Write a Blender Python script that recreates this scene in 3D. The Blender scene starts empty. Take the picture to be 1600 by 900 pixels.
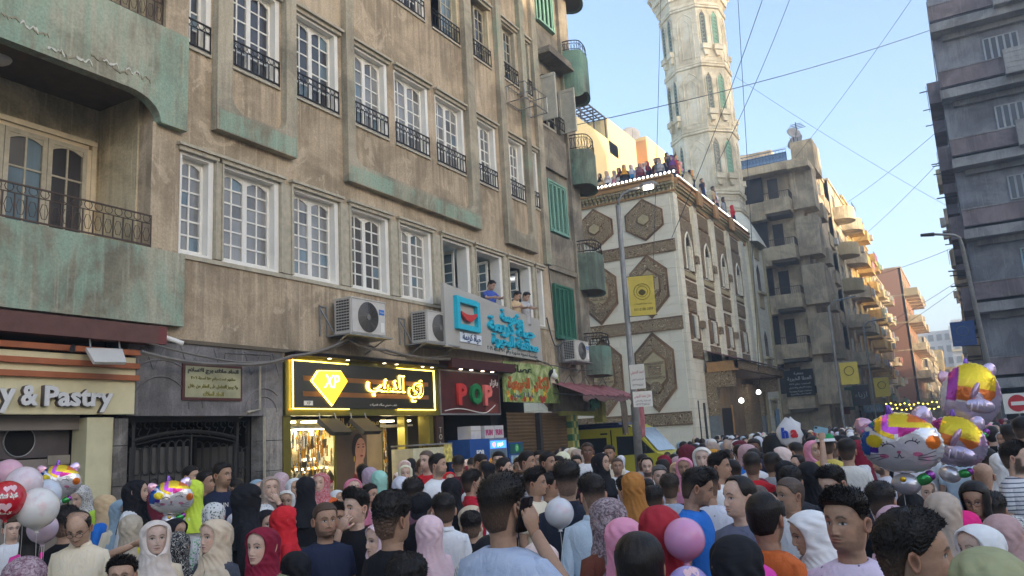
import bpy, math, random
import numpy as np
from mathutils import Vector, Matrix
random.seed(7); RNG=np.random.RandomState(7)
S=bpy.context.scene; C=S.collection
PI=math.pi; R=math.radians
# ---------------- camera -------------------------------------------------
CZ=1.95
CAMR=((0.86435906,0.1428554,0.48215739),(0.49964976,-0.13555033,-0.85555609),(-0.05686421,0.98041748,-0.18854182))
cam=bpy.data.cameras.new('camera'); camo=bpy.data.objects.new('camera',cam); C.objects.link(camo)
m=Matrix(CAMR).to_4x4(); m.translation=(0,0,CZ); camo.matrix_world=m
cam.sensor_width=36; cam.lens=36*1250/1600; cam.clip_start=.05; cam.clip_end=2000
S.camera=camo
# ---------------- sky, sun, exposure -------------------------------------
SUN_EL=R(7); SUN_AZ=R(100)     # compass style: 0 = +Y, clockwise to +X
W=bpy.data.worlds.new('World'); S.world=W; W.use_nodes=True
wn=W.node_tree.nodes; wl=W.node_tree.links
for n in list(wn): wn.remove(n)
sky=wn.new('ShaderNodeTexSky'); sky.sky_type='NISHITA'; sky.sun_disc=False
sky.sun_elevation=SUN_EL; sky.sun_rotation=SUN_AZ; sky.air_density=.68; sky.dust_density=1.5; sky.ozone_density=1.2
bg=wn.new('ShaderNodeBackground'); bg.inputs[1].default_value=.15
wo=wn.new('ShaderNodeOutputWorld'); wl.new(sky.outputs[0],bg.inputs[0]); wl.new(bg.outputs[0],wo.inputs[0])
sl=bpy.data.lights.new('sun','SUN'); sl.energy=2.2; sl.angle=R(.5); sl.color=(1,.80,.55)
so=bpy.data.objects.new('sun',sl); C.objects.link(so)
sv=Vector((math.sin(SUN_AZ)*math.cos(SUN_EL),math.cos(SUN_AZ)*math.cos(SUN_EL),math.sin(SUN_EL)))
so.rotation_euler=sv.to_track_quat('Z','Y').to_euler(); so.location=(30,-20,60)
S.view_settings.view_transform='Standard'; S.view_settings.look='None'; S.view_settings.gamma=1
S.view_settings.exposure=2.42
try: S.cycles.use_denoising=True; S.cycles.max_bounces=7; S.cycles.diffuse_bounces=5; S.cycles.volume_bounces=0
except Exception: pass
# ---------------- helpers -------------------------------------------------
def srgb(r,g,b):
    f=lambda x:((x/255)/12.92 if x/255<=.04045 else ((x/255+.055)/1.055)**2.4)
    return (f(r),f(g),f(b),1)
def wloc(o):
    v=Vector((0,0,0))
    while o is not None: v=v+o.location; o=o.parent
    return v
class MB:
    def __init__(s,T=None): s.v=[]; s.f=[]; s.T=T
    def add(s,vs,fs,T=None):
        T=T or s.T
        if T: vs=[T(*p) for p in vs]
        n=len(s.v); s.v.extend(vs); s.f.extend([tuple(i+n for i in f) for f in fs]); return s
    def box(s,a0,a1,b0,b1,c0,c1,T=None):
        return s.add([(a0,b0,c0),(a1,b0,c0),(a1,b1,c0),(a0,b1,c0),(a0,b0,c1),(a1,b0,c1),(a1,b1,c1),(a0,b1,c1)],
            [(0,3,2,1),(4,5,6,7),(0,1,5,4),(1,2,6,5),(2,3,7,6),(3,0,4,7)],T)
    def prism(s,pts,b0,b1,T=None):   # pts (a,c) outline, extruded along b
        n=len(pts); vs=[(a,b0,c) for a,c in pts]+[(a,b1,c) for a,c in pts]
        fs=[tuple(range(n)),tuple(range(2*n-1,n-1,-1))]+[(i,i+n,(i+1)%n+n,(i+1)%n) for i in range(n)]
        return s.add(vs,fs,T)
    def hprism(s,pts,c0,c1,T=None):  # pts (a,b) outline, extruded upward
        n=len(pts); vs=[(a,b,c0) for a,b in pts]+[(a,b,c1) for a,b in pts]
        fs=[tuple(range(n)),tuple(range(2*n-1,n-1,-1))]+[(i,i+n,(i+1)%n+n,(i+1)%n) for i in range(n)]
        return s.add(vs,fs,T)
    def tube(s,pts,r,n=6,close=False,T=None):
        T=T or s.T
        P=[Vector(T(*p)) if T else Vector(p) for p in pts]; L=len(P)
        rs=r if isinstance(r,(list,tuple)) else [r]*L
        ref=None; vs=[]
        for i,p in enumerate(P):
            a=P[(i-1)%L] if (close or i>0) else p; b=P[(i+1)%L] if (close or i<L-1) else p
            d=(b-a).normalized() if (b-a).length>1e-9 else Vector((0,0,1))
            if ref is None or abs(d.dot(ref))>.98: ref=Vector((0,0,1)) if abs(d.z)<.9 else Vector((1,0,0))
            x=d.cross(ref).normalized(); y=d.cross(x)
            for k in range(n):
                t=2*PI*k/n; vs.append(tuple(p+x*(math.cos(t)*rs[i])+y*(math.sin(t)*rs[i])))
        fs=[]
        for i in range(L if close else L-1):
            j=(i+1)%L
            for k in range(n): fs.append((i*n+k,i*n+(k+1)%n,j*n+(k+1)%n,j*n+k))
        if not close: fs.append(tuple(range(n))[::-1]); fs.append(tuple(range((L-1)*n,L*n)))
        nn=len(s.v); s.v.extend(vs); s.f.extend([tuple(i+nn for i in f) for f in fs]); return s
    def lathe(s,prof,n=16,c=(0,0,0),T=None,a0=0,a1=2*PI,ax=1,ay=1):
        full=abs(a1-a0-2*PI)<1e-6; m=n if full else n+1; vs=[]
        for r,z in prof:
            for k in range(m):
                t=a0+(a1-a0)*k/n; vs.append((c[0]+r*math.cos(t)*ax,c[1]+r*math.sin(t)*ay,c[2]+z))
        fs=[]
        for i in range(len(prof)-1):
            for k in range(n if full else n):
                k2=(k+1)%m if full else k+1
                fs.append((i*m+k,i*m+k2,(i+1)*m+k2,(i+1)*m+k))
        return s.add(vs,fs,T)
    def grid(s,A,closeu=False,T=None):  # A[i][j] points
        A=np.asarray(A); n,m=A.shape[:2]; fs=[]
        for i in range(n-1):
            for j in range(m if closeu else m-1):
                k=(j+1)%m; fs.append((i*m+j,i*m+k,(i+1)*m+k,(i+1)*m+j))
        return s.add([tuple(p) for p in A.reshape(-1,3)],fs,T)
    def build(s,name,mat,parent=None,smooth=False,fix=True,**kw):
        off=wloc(parent) if parent is not None else Vector((0,0,0))
        me=bpy.data.meshes.new(name); o_=off
        me.from_pydata([(x-o_.x,y-o_.y,z-o_.z) for x,y,z in s.v],[],s.f)
        if fix:
            import bmesh
            bm=bmesh.new(); bm.from_mesh(me); bmesh.ops.recalc_face_normals(bm,faces=bm.faces); bm.to_mesh(me); bm.free()
        if smooth: me.polygons.foreach_set('use_smooth',[True]*len(me.polygons))
        me.update()
        return link(name,me,mat,parent,**kw)
def link(name,me,mat,parent=None,**kw):
    if mat is not None and len(me.materials)==0: me.materials.append(mat)
    o=bpy.data.objects.new(name,me); C.objects.link(o)
    if parent is not None: o.parent=parent
    tag(o,**kw); return o
def tag(o,label=None,cat=None,group=None,kind=None,color=None):
    if label: o['label']=label
    if cat: o['category']=cat
    if group: o['group']=group
    if kind: o['kind']=kind
    if color: o.color=color
    return o
def thing(name,label,cat,loc=(0,0,0),group=None,rz=0):
    o=bpy.data.objects.new(name,None); C.objects.link(o); o.location=loc; o.rotation_euler=(0,0,rz)
    o.empty_display_size=.2
    return tag(o,label,cat,group)
def copy_tree(o,parent=None,loc=None):
    c=o.copy(); C.objects.link(c)
    if parent is not None: c.parent=parent
    if loc is not None: c.location=loc
    for ch in list(o.children): copy_tree(ch,c)
    return c
def box(name,mat,parent,a0,a1,b0,b1,c0,c1,T=None,**kw):
    return MB(T).box(a0,a1,b0,b1,c0,c1).build(name,mat,parent,fix=False,**kw)
XL=-10.4
def TL(u,w,z): return (XL+w,u,z)            # left facade: u along the street, w out of the wall
YM=34.6; XM=-10.9
def TF(u,w,z): return (XM-u,YM-w,z)         # mosque front: u leftwards from its corner
def TS(u,w,z): return (XM+w,YM+u,z)         # mosque side
# ---------------- materials ----------------------------------------------
MATS={}
class NT:
    def __init__(s,name):
        s.m=bpy.data.materials.new(name); s.m.use_nodes=True; s.t=s.m.node_tree; s.n=s.t.nodes; s.l=s.t.links
        s.b=s.n['Principled BSDF']; s.p=None
    def pos(s,obj=False):
        if obj:
            tc=s.n.new('ShaderNodeTexCoord'); return tc.outputs['Object']
        if not s.p: s.p=s.n.new('ShaderNodeNewGeometry').outputs['Position']
        return s.p
    def map(s,v,sc=(1,1,1),loc=(0,0,0),rot=(0,0,0)):
        n=s.n.new('ShaderNodeMapping'); n.inputs['Scale'].default_value=sc; n.inputs['Location'].default_value=loc; n.inputs['Rotation'].default_value=rot
        s.l.new(v,n.inputs[0]); return n.outputs[0]
    def noise(s,v,scale=5,detail=3,rough=.55,dist=0):
        n=s.n.new('ShaderNodeTexNoise'); n.inputs['Scale'].default_value=scale; n.inputs['Detail'].default_value=detail
        n.inputs['Roughness'].default_value=rough; n.inputs['Distortion'].default_value=dist; s.l.new(v,n.inputs['Vector']); return n.outputs['Fac']
    def ramp(s,f,stops,interp='LINEAR'):
        n=s.n.new('ShaderNodeValToRGB'); n.color_ramp.interpolation=interp; e=n.color_ramp.elements
        while len(e)<len(stops): e.new(.5)
        for i,(p,c) in enumerate(stops):
            e[i].position=p; e[i].color=c if isinstance(c,tuple) else (c,c,c,1)
        s.l.new(f,n.inputs[0]); return n.outputs[0]
    def mix(s,f,a,b,mode='MIX'):
        n=s.n.new('ShaderNodeMix'); n.data_type='RGBA'; n.blend_type=mode
        for i,x in ((0,f),(6,a),(7,b)):
            if isinstance(x,(int,float)): n.inputs[i].default_value=x
            elif isinstance(x,tuple): n.inputs[i].default_value=x
            else: s.l.new(x,n.inputs[i])
        return n.outputs[2]
    def math(s,op,a,b=0):
        n=s.n.new('ShaderNodeMath'); n.operation=op
        for i,x in ((0,a),(1,b)):
            if isinstance(x,(int,float)): n.inputs[i].default_value=x
            else: s.l.new(x,n.inputs[i])
        return n.outputs[0]
    def col(s,c):
        if isinstance(c,tuple): s.b.inputs['Base Color'].default_value=c
        else: s.l.new(c,s.b.inputs['Base Color'])
        return s
    def set(s,rough=.8,metal=0,spec=.3,**k):
        s.b.inputs['Roughness'].default_value=rough; s.b.inputs['Metallic'].default_value=metal
        s.b.inputs['Specular IOR Level'].default_value=spec
        for a,v in k.items(): s.b.inputs[a.replace('_',' ')].default_value=v
        return s
    def bump(s,h,strength=.3,dist=.02):
        n=s.n.new('ShaderNodeBump'); n.inputs['Strength'].default_value=strength; n.inputs['Distance'].default_value=dist
        s.l.new(h,n.inputs['Height']); s.l.new(n.outputs[0],s.b.inputs['Normal']); return s
def flat(name,c,rough=.6,metal=0,var=.12,scale=6,spec=.3,bump=0,**k):
    t=NT(name); v=t.pos()
    f=t.noise(v,scale,4)
    a=tuple(x*(1-var) for x in c[:3])+(1,); b=tuple(min(1,x*(1+var)) for x in c[:3])+(1,)
    t.col(t.ramp(f,[(.3,a),(.7,b)])).set(rough,metal,spec,**k)
    if bump: t.bump(t.noise(v,scale*6,4),bump,.01)
    return t.m
def emit(name,c,e):
    t=NT(name); t.col(c).set(.5); t.b.inputs['Emission Color'].default_value=c; t.b.inputs['Emission Strength'].default_value=e; return t.m
def plaster(name,base,dark,light,green=None,gamt=.5,streak=.42,bump=.35,drip=False):
    t=NT(name); v=t.pos()
    big=t.noise(v,.75,6,.65,.6)
    c=t.ramp(big,[(.32,tuple(x*.72 for x in dark[:3])+(1,)),(.45,dark),(.55,base),(.7,light)])
    st=t.noise(t.map(v,(5,5,.35)),1.6,5,.65)
    c=t.mix(t.math('MULTIPLY',t.ramp(st,[(.5,0.),(.72,1.)]),streak),c,tuple(x*.55 for x in dark[:3])+(1,))
    st2=t.noise(t.map(v,(9,9,.5),(3,7,1)),1.3,4,.6)
    c=t.mix(t.math('MULTIPLY',t.ramp(st2,[(.56,0.),(.75,1.)]),.45),c,tuple(min(1,x*1.35) for x in light[:3])+(1,))
    if drip:   # run-off stains that start under each row of sills
        sz=t.n.new('ShaderNodeSeparateXYZ'); t.l.new(v,sz.inputs[0]); zm=t.math('FRACT',t.math('DIVIDE',t.math('SUBTRACT',12.2,sz.outputs[2]),3.53))
        dn=t.noise(t.map(v,(7,7,.22),(5,1,2)),1.5,4,.6); m_=t.math('MULTIPLY',t.ramp(zm,[(.0,1.),(.45,0.)]),t.ramp(dn,[(.46,0.),(.62,1.)]))
        c=t.mix(t.math('MULTIPLY',m_,.6),c,tuple(x*.5 for x in dark[:3])+(1,))
        pt=t.ramp(t.noise(t.map(v,(1,1,.8),(9,2,4)),1.6,5,.65,1),[(.60,0.),(.63,1.)]); c=t.mix(t.math('MULTIPLY',pt,.35),c,tuple(min(1,x*1.25) for x in light[:3])+(1,))
    if green:
        g=t.noise(t.map(v,(1,1,.6),(11,3,5)),.9,6,.65,.6)
        g2=t.noise(t.map(v,(7,7,.5),(1,2,3)),1.2,4)
        gm=t.ramp(t.math('ADD',t.math('MULTIPLY',g,.7),t.math('MULTIPLY',g2,.3)),[(.62-gamt*.3,0.),(.70-gamt*.22,1.)])
        c=t.mix(t.math('MULTIPLY',gm,.7),c,green)
    fine=t.noise(v,28,4,.7)
    c=t.mix(.35,c,t.ramp(fine,[(.3,.25),(.7,.75)]),'OVERLAY')
    t.col(c).set(.92,0,.15)
    t.bump(t.math('ADD',t.math('MULTIPLY',fine,.5),t.noise(v,7,3)),bump,.02)
    return t.m
M={}
TEAL=srgb(150,178,156)
M['wall']=plaster('facade_plaster',srgb(190,170,142),srgb(166,148,123),srgb(202,184,158),srgb(125,150,130),-.25,drip=True)
M['wall2']=plaster('facade_plaster_warm',srgb(206,190,156),srgb(176,162,132),srgb(222,208,174),None)
M['pilaster']=plaster('pilaster_plaster',srgb(178,166,143),srgb(152,143,124),srgb(194,182,158),srgb(130,156,135),.25)
M['green']=plaster('green_stained_plaster',srgb(172,168,146),srgb(144,138,118),srgb(188,184,162),TEAL,.55)
M['teal']=plaster('teal_stained_plaster',srgb(128,140,122),srgb(104,112,100),srgb(150,154,136),srgb(120,156,138),.4)
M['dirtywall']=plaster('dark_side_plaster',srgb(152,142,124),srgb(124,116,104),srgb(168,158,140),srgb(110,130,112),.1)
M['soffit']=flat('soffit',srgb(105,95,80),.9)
M['white']=flat('white_painted_wood',srgb(236,231,220),.5,var=.06,scale=3)
M['cream_trim']=flat('worn_cream_trim',srgb(182,172,150),.7,var=.18,scale=9)
M['iron']=flat('black_wrought_iron',srgb(42,38,36),.55,.4)
M['iron_brown']=flat('brown_wrought_iron',srgb(88,72,62),.55,.3)
M['steel']=flat('grey_painted_steel',srgb(150,150,148),.45,.5)
M['pole']=flat('galvanised_pole',srgb(140,138,134),.5,.4,var=.2)
M['black']=flat('black_plastic',srgb(24,24,26),.45)
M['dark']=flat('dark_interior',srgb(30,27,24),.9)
M['darkgrey']=flat('dark_grey_metal',srgb(62,60,60),.5,.2)
M['cable']=flat('grey_cable',srgb(120,114,106),.7)
M['wire']=flat('dark_wire',srgb(70,74,80),.7)
M['asphalt']=flat('asphalt',srgb(92,90,86),.9,var=.3,scale=2,bump=.4)
M['paving']=flat('paving_concrete',srgb(140,134,124),.9,var=.2,scale=3,bump=.3)
M['brown']=flat('brown_beam_paint',srgb(104,72,64),.7,var=.15)
M['wood']=flat('orange_brown_slat',srgb(168,98,62),.5,var=.15,scale=4)
M['creamsign']=flat('cream_sign_panel',srgb(218,206,164),.6,var=.05)
M['creamwall']=flat('cream_shop_wall',srgb(206,198,160),.7,var=.07)
M['greypanel']=flat('grey_door_panel',srgb(134,124,116),.5,var=.06)
M['marble']=plaster('weathered_marble',srgb(150,144,136),srgb(104,98,92),srgb(176,170,160),None,streak=.8)
M['stonegrey']=plaster('grey_relief_stone',srgb(134,130,128),srgb(112,108,106),srgb(150,146,142),None,streak=.5)
def glass(name,c,rough=.08,curtain=True):
    t=NT(name); v=t.pos()
    f=t.noise(t.map(v,(1,14,.4)),1.0,3)
    f2=t.noise(v,1.3,2)
    cc=t.mix(t.ramp(f2,[(.35,0.),(.65,1.)]),t.ramp(f,[(.3,tuple(x*.75 for x in c[:3])+(1,)),(.7,c)]),tuple(x*.55 for x in c[:3])+(1,))
    t.col(cc).set(rough,0,.6)
    return t.m
M['pane']=glass('curtained_glass',srgb(150,148,144))
M['pane_mid']=glass('dusty_glass',srgb(108,104,100)); M['pane_pale']=glass('whitewashed_glass',srgb(172,168,160)); M['pane_dark']=glass('dark_glass',srgb(74,72,74))
M['pane_blue']=glass('bluish_glass',srgb(120,140,150))
M['room']=flat('pale_room_interior',srgb(170,195,200),.8,var=.04)
M['shutter_green']=flat('green_shutter_paint',srgb(58,112,90),.55)
M['shutter_teal']=flat('pale_green_shutter_paint',srgb(128,168,148),.6)
M['shutter_cream']=flat('cream_shutter_paint',srgb(196,190,172),.6)
# ======================= ground ==============================================
g=MB().add([(-600,-600,0),(600,-600,0),(600,900,0),(-600,900,0)],[(0,1,2,3)]).build('ground',flat('dusty_ground',srgb(150,138,118),.95,scale=.5,bump=.2),fix=False,kind='structure')
MB().box(-8.4,13,-40,29,.0,.012).build('road',M['asphalt'],kind='structure')
MB().box(-7.6,-1.4,29,260,.0,.016).build('side_street',M['asphalt'],kind='structure')
MB().box(-10.4,-8.4,-40,26,.0,.13).build('pavement',M['paving'],kind='structure')
MB().box(-10.9,-7.6,31,260,.0,.13).build('pavement',M['paving'],kind='structure')
MB().box(-1.4,.5,40,260,.0,.13).build('pavement',M['paving'],kind='structure')
# ======================= left apartment building ============================
AB=thing('apartment_building','weathered brown plaster apartment block with shops below, filling the left half of the view','building',(XL,14,0))
def P(name,mat,a0,a1,b0,b1,c0,c1,parent=None,T=TL,**kw): return box(name,M[mat] if isinstance(mat,str) else mat,parent or AB,a0,a1,b0,b1,c0,c1,T,**kw)
ROWS=[(5.12,6.80),(8.65,10.42),(12.20,13.97),(15.75,17.5)]
O1=[(7.97,8.62),(8.80,10.06),(10.39,11.63),(11.97,13.20),(13.55,14.76),(15.17,16.40),(16.65,17.98),(18.3,19.6),(19.85,20.3)]
O2=[(7.97,8.52),(8.9,10.08),(10.43,11.7),(12.08,13.3),(13.55,14.85),(15.15,16.42),(16.85,18.0),(18.5,19.55),(19.98,20.4)]
wall=MB(TL)
U0,U1=7.5,20.75
for a,b in ((3.78,5.12),(6.80,8.65),(10.42,12.20),(13.97,15.75),(17.5,24)): wall.box(U0,U1,-.32,0,a,b)
for ri,(z0,z1) in enumerate(ROWS):
    O=O1 if ri==0 else O2; prev=U0
    for a,b in O+[(U1,U1)]:
        if a-prev>.01: wall.box(prev,a,-.32,0,z0,z1)
        prev=b
wall.build('wall',M['wall'],AB,fix=False)
b=MB(TL); b.box(-8,23.4,-13,-3.8,3.7,24); b.box(-8,7.45,-3.8,-1.35,3.7,24); b.box(7.45,15,-3.8,-.34,3.7,24)
b.box(15,23.4,-3.8,-.34,7.1,24); b.box(20.8,23.4,-3.8,-.34,3.7,7.1); b.box(15,20.8,-3.8,-.34,3.7,4.5)
b.build('inner_block',M['dirtywall'],AB,fix=False)
# row 1 bay mouldings
mo=MB(TL)
for (a,b_),(c,d) in zip(O1[:-1],O1[1:]):
    mo=MB(TL); mo.box(b_+.005,c-.005,0,.03,5.14,6.8)
    k=(c-b_)/3
    mo.box(b_+.01,b_+.01+k*.5,.03,.06,5.14,6.8); mo.box(c-.01-k*.5,c-.01,.03,.06,5.14,6.8); mo.build('pier_moulding',M['cream_trim'],AB,fix=False)
for a,b_ in O1: mo=MB(TL); mo.box(a-.06,b_+.06,0,.07,6.8,6.87); mo.box(a-.09,b_+.09,0,.11,6.87,6.92); mo.build('window_moulding',M['cream_trim'],AB,fix=False)
for zz in (10.42,13.97,17.5):
    for a,b_ in O2: mo=MB(TL); mo.box(a-.02,b_+.05,0,.06,zz,zz+.08); mo.box(a-.05,b_+.08,0,.12,zz+.08,zz+.13); mo.build('window_moulding',M['cream_trim'],AB,fix=False)
mo=MB(TL); mo.box(U0+.5,U1,0,.03,5.05,5.12)
mo.build('string_course',M['cream_trim'],AB,fix=False)
# relief frames
def uframe(u0,u1,zb,zt,pl,pr,band):
    m=MB(TL); w=.15
    m.box(u0,u0+pl,0,w,zb,zt); m.box(u1-pr,u1,0,w,zb,zt); m.box(u0+pl,u1-pr,0,w,zb,zb+band)
    r=.28
    for s,ux in ((1,u0+pl),(-1,u1-pr)):
        pts=[(ux,zb+band)]+[(ux+s*(r-r*math.sin(t)),zb+band+r-r*math.cos(t)) for t in np.linspace(0,PI/2,7)]
        m.prism(pts,0,w)
    return m.build('relief_frame',M['pilaster'],AB)
uframe(8.55,10.38,7.33,24,.32,.26,.42)
uframe(11.80,16.83,7.28,24,.24,.36,.42)
uframe(18.18,19.86,7.2,24,.28,.26,.42)
P('stain_band','green',11.84,16.8,.15,.153,7.30,7.62); P('stain_band','green',8.6,10.34,.15,.153,7.35,7.7)
m=MB(TL); m.box(20.42,20.75,0,.12,7.0,24); m.build('pilaster',M['pilaster'],AB,fix=False)
# ---- panes / windows
PANEM={}; rpane=random.Random(8)
def pane(parent,T,u,w,z,du,dz,mat,arch=0,side=0):
    key=(round(du,2),round(dz,2),arch,side,mat,abs(T(1,0,0)[1]-T(0,0,0)[1])>.5)
    if key not in PANEM:
        a,b,h=du/2,.004,dz/2
        if arch: pts=[(-a,-h),(a,-h),(a,h-(.09 if side>0 else .0)),(a*.3,h-(.055 if side>0 else .012)),(-a*.3,h-(.012 if side>0 else .055)),(-a,h-(0 if side>0 else .09))]
        else: pts=[(-a,-h),(a,-h),(a,h),(-a,h)]
        mb=MB((lambda u,w,z:(w,u,z)) if key[5] else (lambda u,w,z:(-u,-w,z))); mb.prism(pts,-b,b)
        me=bpy.data.meshes.new('pane'); me.from_pydata(mb.v,[],mb.f); me.materials.append(M[mat]); PANEM[key]=me
    o=bpy.data.objects.new('pane',PANEM[key]); C.objects.link(o); o.parent=parent
    o.location=Vector(T(u,w,z))-wloc(parent); return o
def window(par,T,u0,u1,z0,z1,cols,rows,w=-.17,fr=.05,mid=True,mat='pane',fmat='white',arch=True,top=None,jamb=True,panes=True,mun=.028):
    f=MB(T)
    if jamb: f.box(u1-.1,u1-.002,w-.06,-.004,z0,z1-.002); f.box(u0+.002,u0+.04,w-.06,-.004,z0,z1-.002); f.box(u0+.04,u1-.1,w-.06,-.004,z1-.05,z1-.002); f.box(u0+.04,u1-.1,w-.06,-.004,z0,z0+.05); a,b,c,d=u0+.04,u1-.1,z0+.05,z1-.05
    else: a,b,c,d=u0,u1,z0,z1
    L=2 if mid else 1; lw=(b-a)/L; cells=[]
    for l in range(L):
        x0=a+l*lw; x1=x0+lw
        f.box(x0,x0+fr,w-.03,w+.03,c,d); f.box(x1-fr,x1,w-.03,w+.03,c,d)
        f.box(x0+fr,x1-fr,w-.03,w+.03,c,c+fr*1.4); f.box(x0+fr,x1-fr,w-.03,w+.03,d-fr,d)
        gx0,gx1,gz0,gz1=x0+fr,x1-fr,c+fr*1.4,d-fr
        n=cols//L; cw=(gx1-gx0)/n
        rh=[(gz1-gz0)/rows]*rows if top is None else [gz1-gz0-top]*(1) + [top]
        zz=gz0
        for i in range(1,n): f.box(gx0+i*cw-mun/2,gx0+i*cw+mun/2,w-.018,w+.018,gz0,gz1)
        for j,h in enumerate(rh):
            if j: f.box(gx0,gx1,w-.016,w+.016,zz-mun/2,zz+mun/2)
            for i in range(n): cells.append((gx0+(i+.5)*cw,zz+h/2,cw-mun,h-mun,(j==len(rh)-1) and arch,(1 if i<n/2 else -1) if n>1 else 0,j))
            zz+=h
        if arch: # shaped head rail of the leaf
            m_=(gx0+gx1)/2; hh=.09; pts=[(gx0,gz1+.001),(gx0,gz1-hh)]+[(gx0+(gx1-gx0)*t,gz1-hh+hh*.85*math.sin(PI*t)) for t in (.15,.3,.5,.7,.85)]+[(gx1,gz1-hh),(gx1,gz1+.001)]
            f.prism(pts,w-.02,w+.02)
    o=f.build('window',M[fmat],par,fix=False)
    if panes:
        for (x,z,du,dz,ar,sd,j) in cells: q_=rpane.random(); pane(o,T,x,w-.006,z,du,dz,mat if q_<.86 else ('pane_mid' if q_<.94 else 'pane_blue'))
    return o
P('curtain',flat('grey_curtain',srgb(150,146,142),.9),7.97,15.0,-.33,-.30,5.12,6.8)
for i,(a,b_) in enumerate(O1):
    if i in (5,6,7): continue
    if i==0: window(AB,TL,a,b_,5.12,6.8,2,6,mid=False)
    elif i==8: window(AB,TL,a,b_,5.12,6.8,1,6,mid=False,arch=False)
    else: window(AB,TL,a,b_,5.12,6.8,4,6,mat=['pane','pane','pane','pane_mid','pane_pale'][i%5])
for i,(a,b_) in enumerate(O2):
    if i in (0,8): window(AB,TL,a,b_,8.65,10.42,2,5,mid=False,mat='pane_dark')
    else: window(AB,TL,a,b_,8.65,10.42,4,5,mat='pane_dark' if i<3 else 'pane')
for i,(a,b_) in enumerate(O2):
    if i in (5,6):   # open shutters, sheet with the room's shade in its colour, one glazed leaf left
        P('room_shade_sheet','dark',a,b_,-.32,-.3,12.2,13.97)
        P('window_jamb','wall2',b_-.09,b_,-.3,-.004,12.2,13.95)
        window(AB,TL,(a+b_)/2,b_-.09,12.2,13.95,2,5,mid=False,mat='pane_blue' if i==5 else 'pane_dark',jamb=False,fmat='cream_trim')
    else: window(AB,TL,a,b_,12.2,13.97,4 if b_-a>.7 else 2,5,mid=b_-a>.7,mat='pane_dark',fmat='white' if i<5 else 'cream_trim',panes=i>=4)
for a,b_ in O2: window(AB,TL,a,b_,15.75,17.5,2,3,mid=False,mat='pane_dark',panes=False); 
P('curtain','pane_dark',7.97,20.7,-.33,-.30,12.2,17.5); P('curtain','pane_dark',7.97,20.7,-.33,-.30,8.65,10.42)
sl_=MB(TL)
for zz in (8.65,12.2,15.75):
    for a,b_ in O2: P('window_sill','cream_trim',a,b_,-.2,.04,zz-.05,zz-.001)
# wavy foam / rag along the sills of the lower row
for a,b_ in O1[:5]:
    pts=[(a+.05,5.12)]+[(a+.05+(b_-a-.1)*t,5.15+.07*abs(math.sin(t*9+a))*(1-.3*t)) for t in np.linspace(0,1,14)]+[(b_-.05,5.12)]
    MB(TL).prism(pts,-.13,-.08).build('sill_sheet',M['white'],AB)
def railing(par,T,u0,u1,w,z0,z1,mat='iron',n=None,rings=True,thick=.012,nm='railing'):
    m=MB(T); h=z1-z0; band=min(.13,h*.3)
    r=thick
    m.box(u0,u1,w-r,w+r,z1-2*r,z1); m.box(u0,u1,w-r*.8,w+r*.8,z1-band-r,z1-band)if rings else None
    m.box(u0,u1,w-r,w+r,z0+.03,z0+.03+2*r)
    n=n or max(3,int((u1-u0)/.12)); s=(u1-u0)/n
    for i in range(n+1):
        u=u0+i*s; m.box(u-r*.7,u+r*.7,w-r*.7,w+r*.7,z0 if i in(0,n) else z0+.03,z1-band if rings and i not in (0,n) else z1)
    if rings:
        for i in range(n):
            u=u0+(i+.5)*s; q=band/2-r*.5
            m.tube([(u+q*math.cos(t),w,z1-band/2+q*math.sin(t)) for t in np.linspace(0,2*PI,9)[:-1]],r*.6,3,close=True)
            zc=z0+.03+(h-band)*.45; m.tube([(u+s*.36*math.cos(t),w,zc+(h-band)*.3*math.sin(t)) for t in np.linspace(0,2*PI,7)[:-1]],r*.55,3,close=True) if h>.5 else None
    return m.build(nm,M[mat],par,fix=False)
for i,(a,b_) in enumerate(O2):
    railing(AB,TL,a+.01,b_-.02,.02,8.66,9.16); railing(AB,TL,a+.01,b_-.02,.02,12.21,12.71)
    if i>2: railing(AB,TL,a+.01,b_-.02,.02,15.76,16.2,rings=False)
# open office room behind three openings
RM=MB(TL); RM.box(15.0,20.8,-3.79,-3.7,4.5,7.0); RM.box(15.02,15.08,-3.7,-.33,4.5,7.0); RM.box(20.7,20.78,-3.7,-.33,4.5,7.0)
RM.build('room_wall',M['room'],AB,fix=False)
P('room_ceiling',flat('ceiling_tiles',srgb(205,214,216),.8,var=.03),15.0,20.8,-3.7,-.33,6.95,7.08)
P('room_partition',flat('blue_partition',srgb(70,130,140),.7),16.4,17.3,-2.2,-2.1,4.5,6.3)
P('room_curtain',flat('grey_drape',srgb(92,84,80),.9,var=.3,scale=9),18.4,20.6,-1.5,-1.45,4.5,6.95)
P('room_floor','stonegrey',15.0,20.8,-3.7,-.33,4.5,4.56)
P('ceiling_lamp',emit('lamp_white',(1,1,1,1),5),17.3,17.6,-2.0,-1.4,6.93,6.945)
for a,b_ in O1[5:8]:
    j=MB(TL); j.box(b_-.13,b_-.002,-.3,-.004,5.12,6.79); j.box(a+.002,a+.05,-.3,-.004,5.12,6.79); j.box(a+.05,b_-.13,-.3,-.004,6.74,6.79)
    j.build('window_jamb',M['white'],AB,fix=False)
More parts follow.
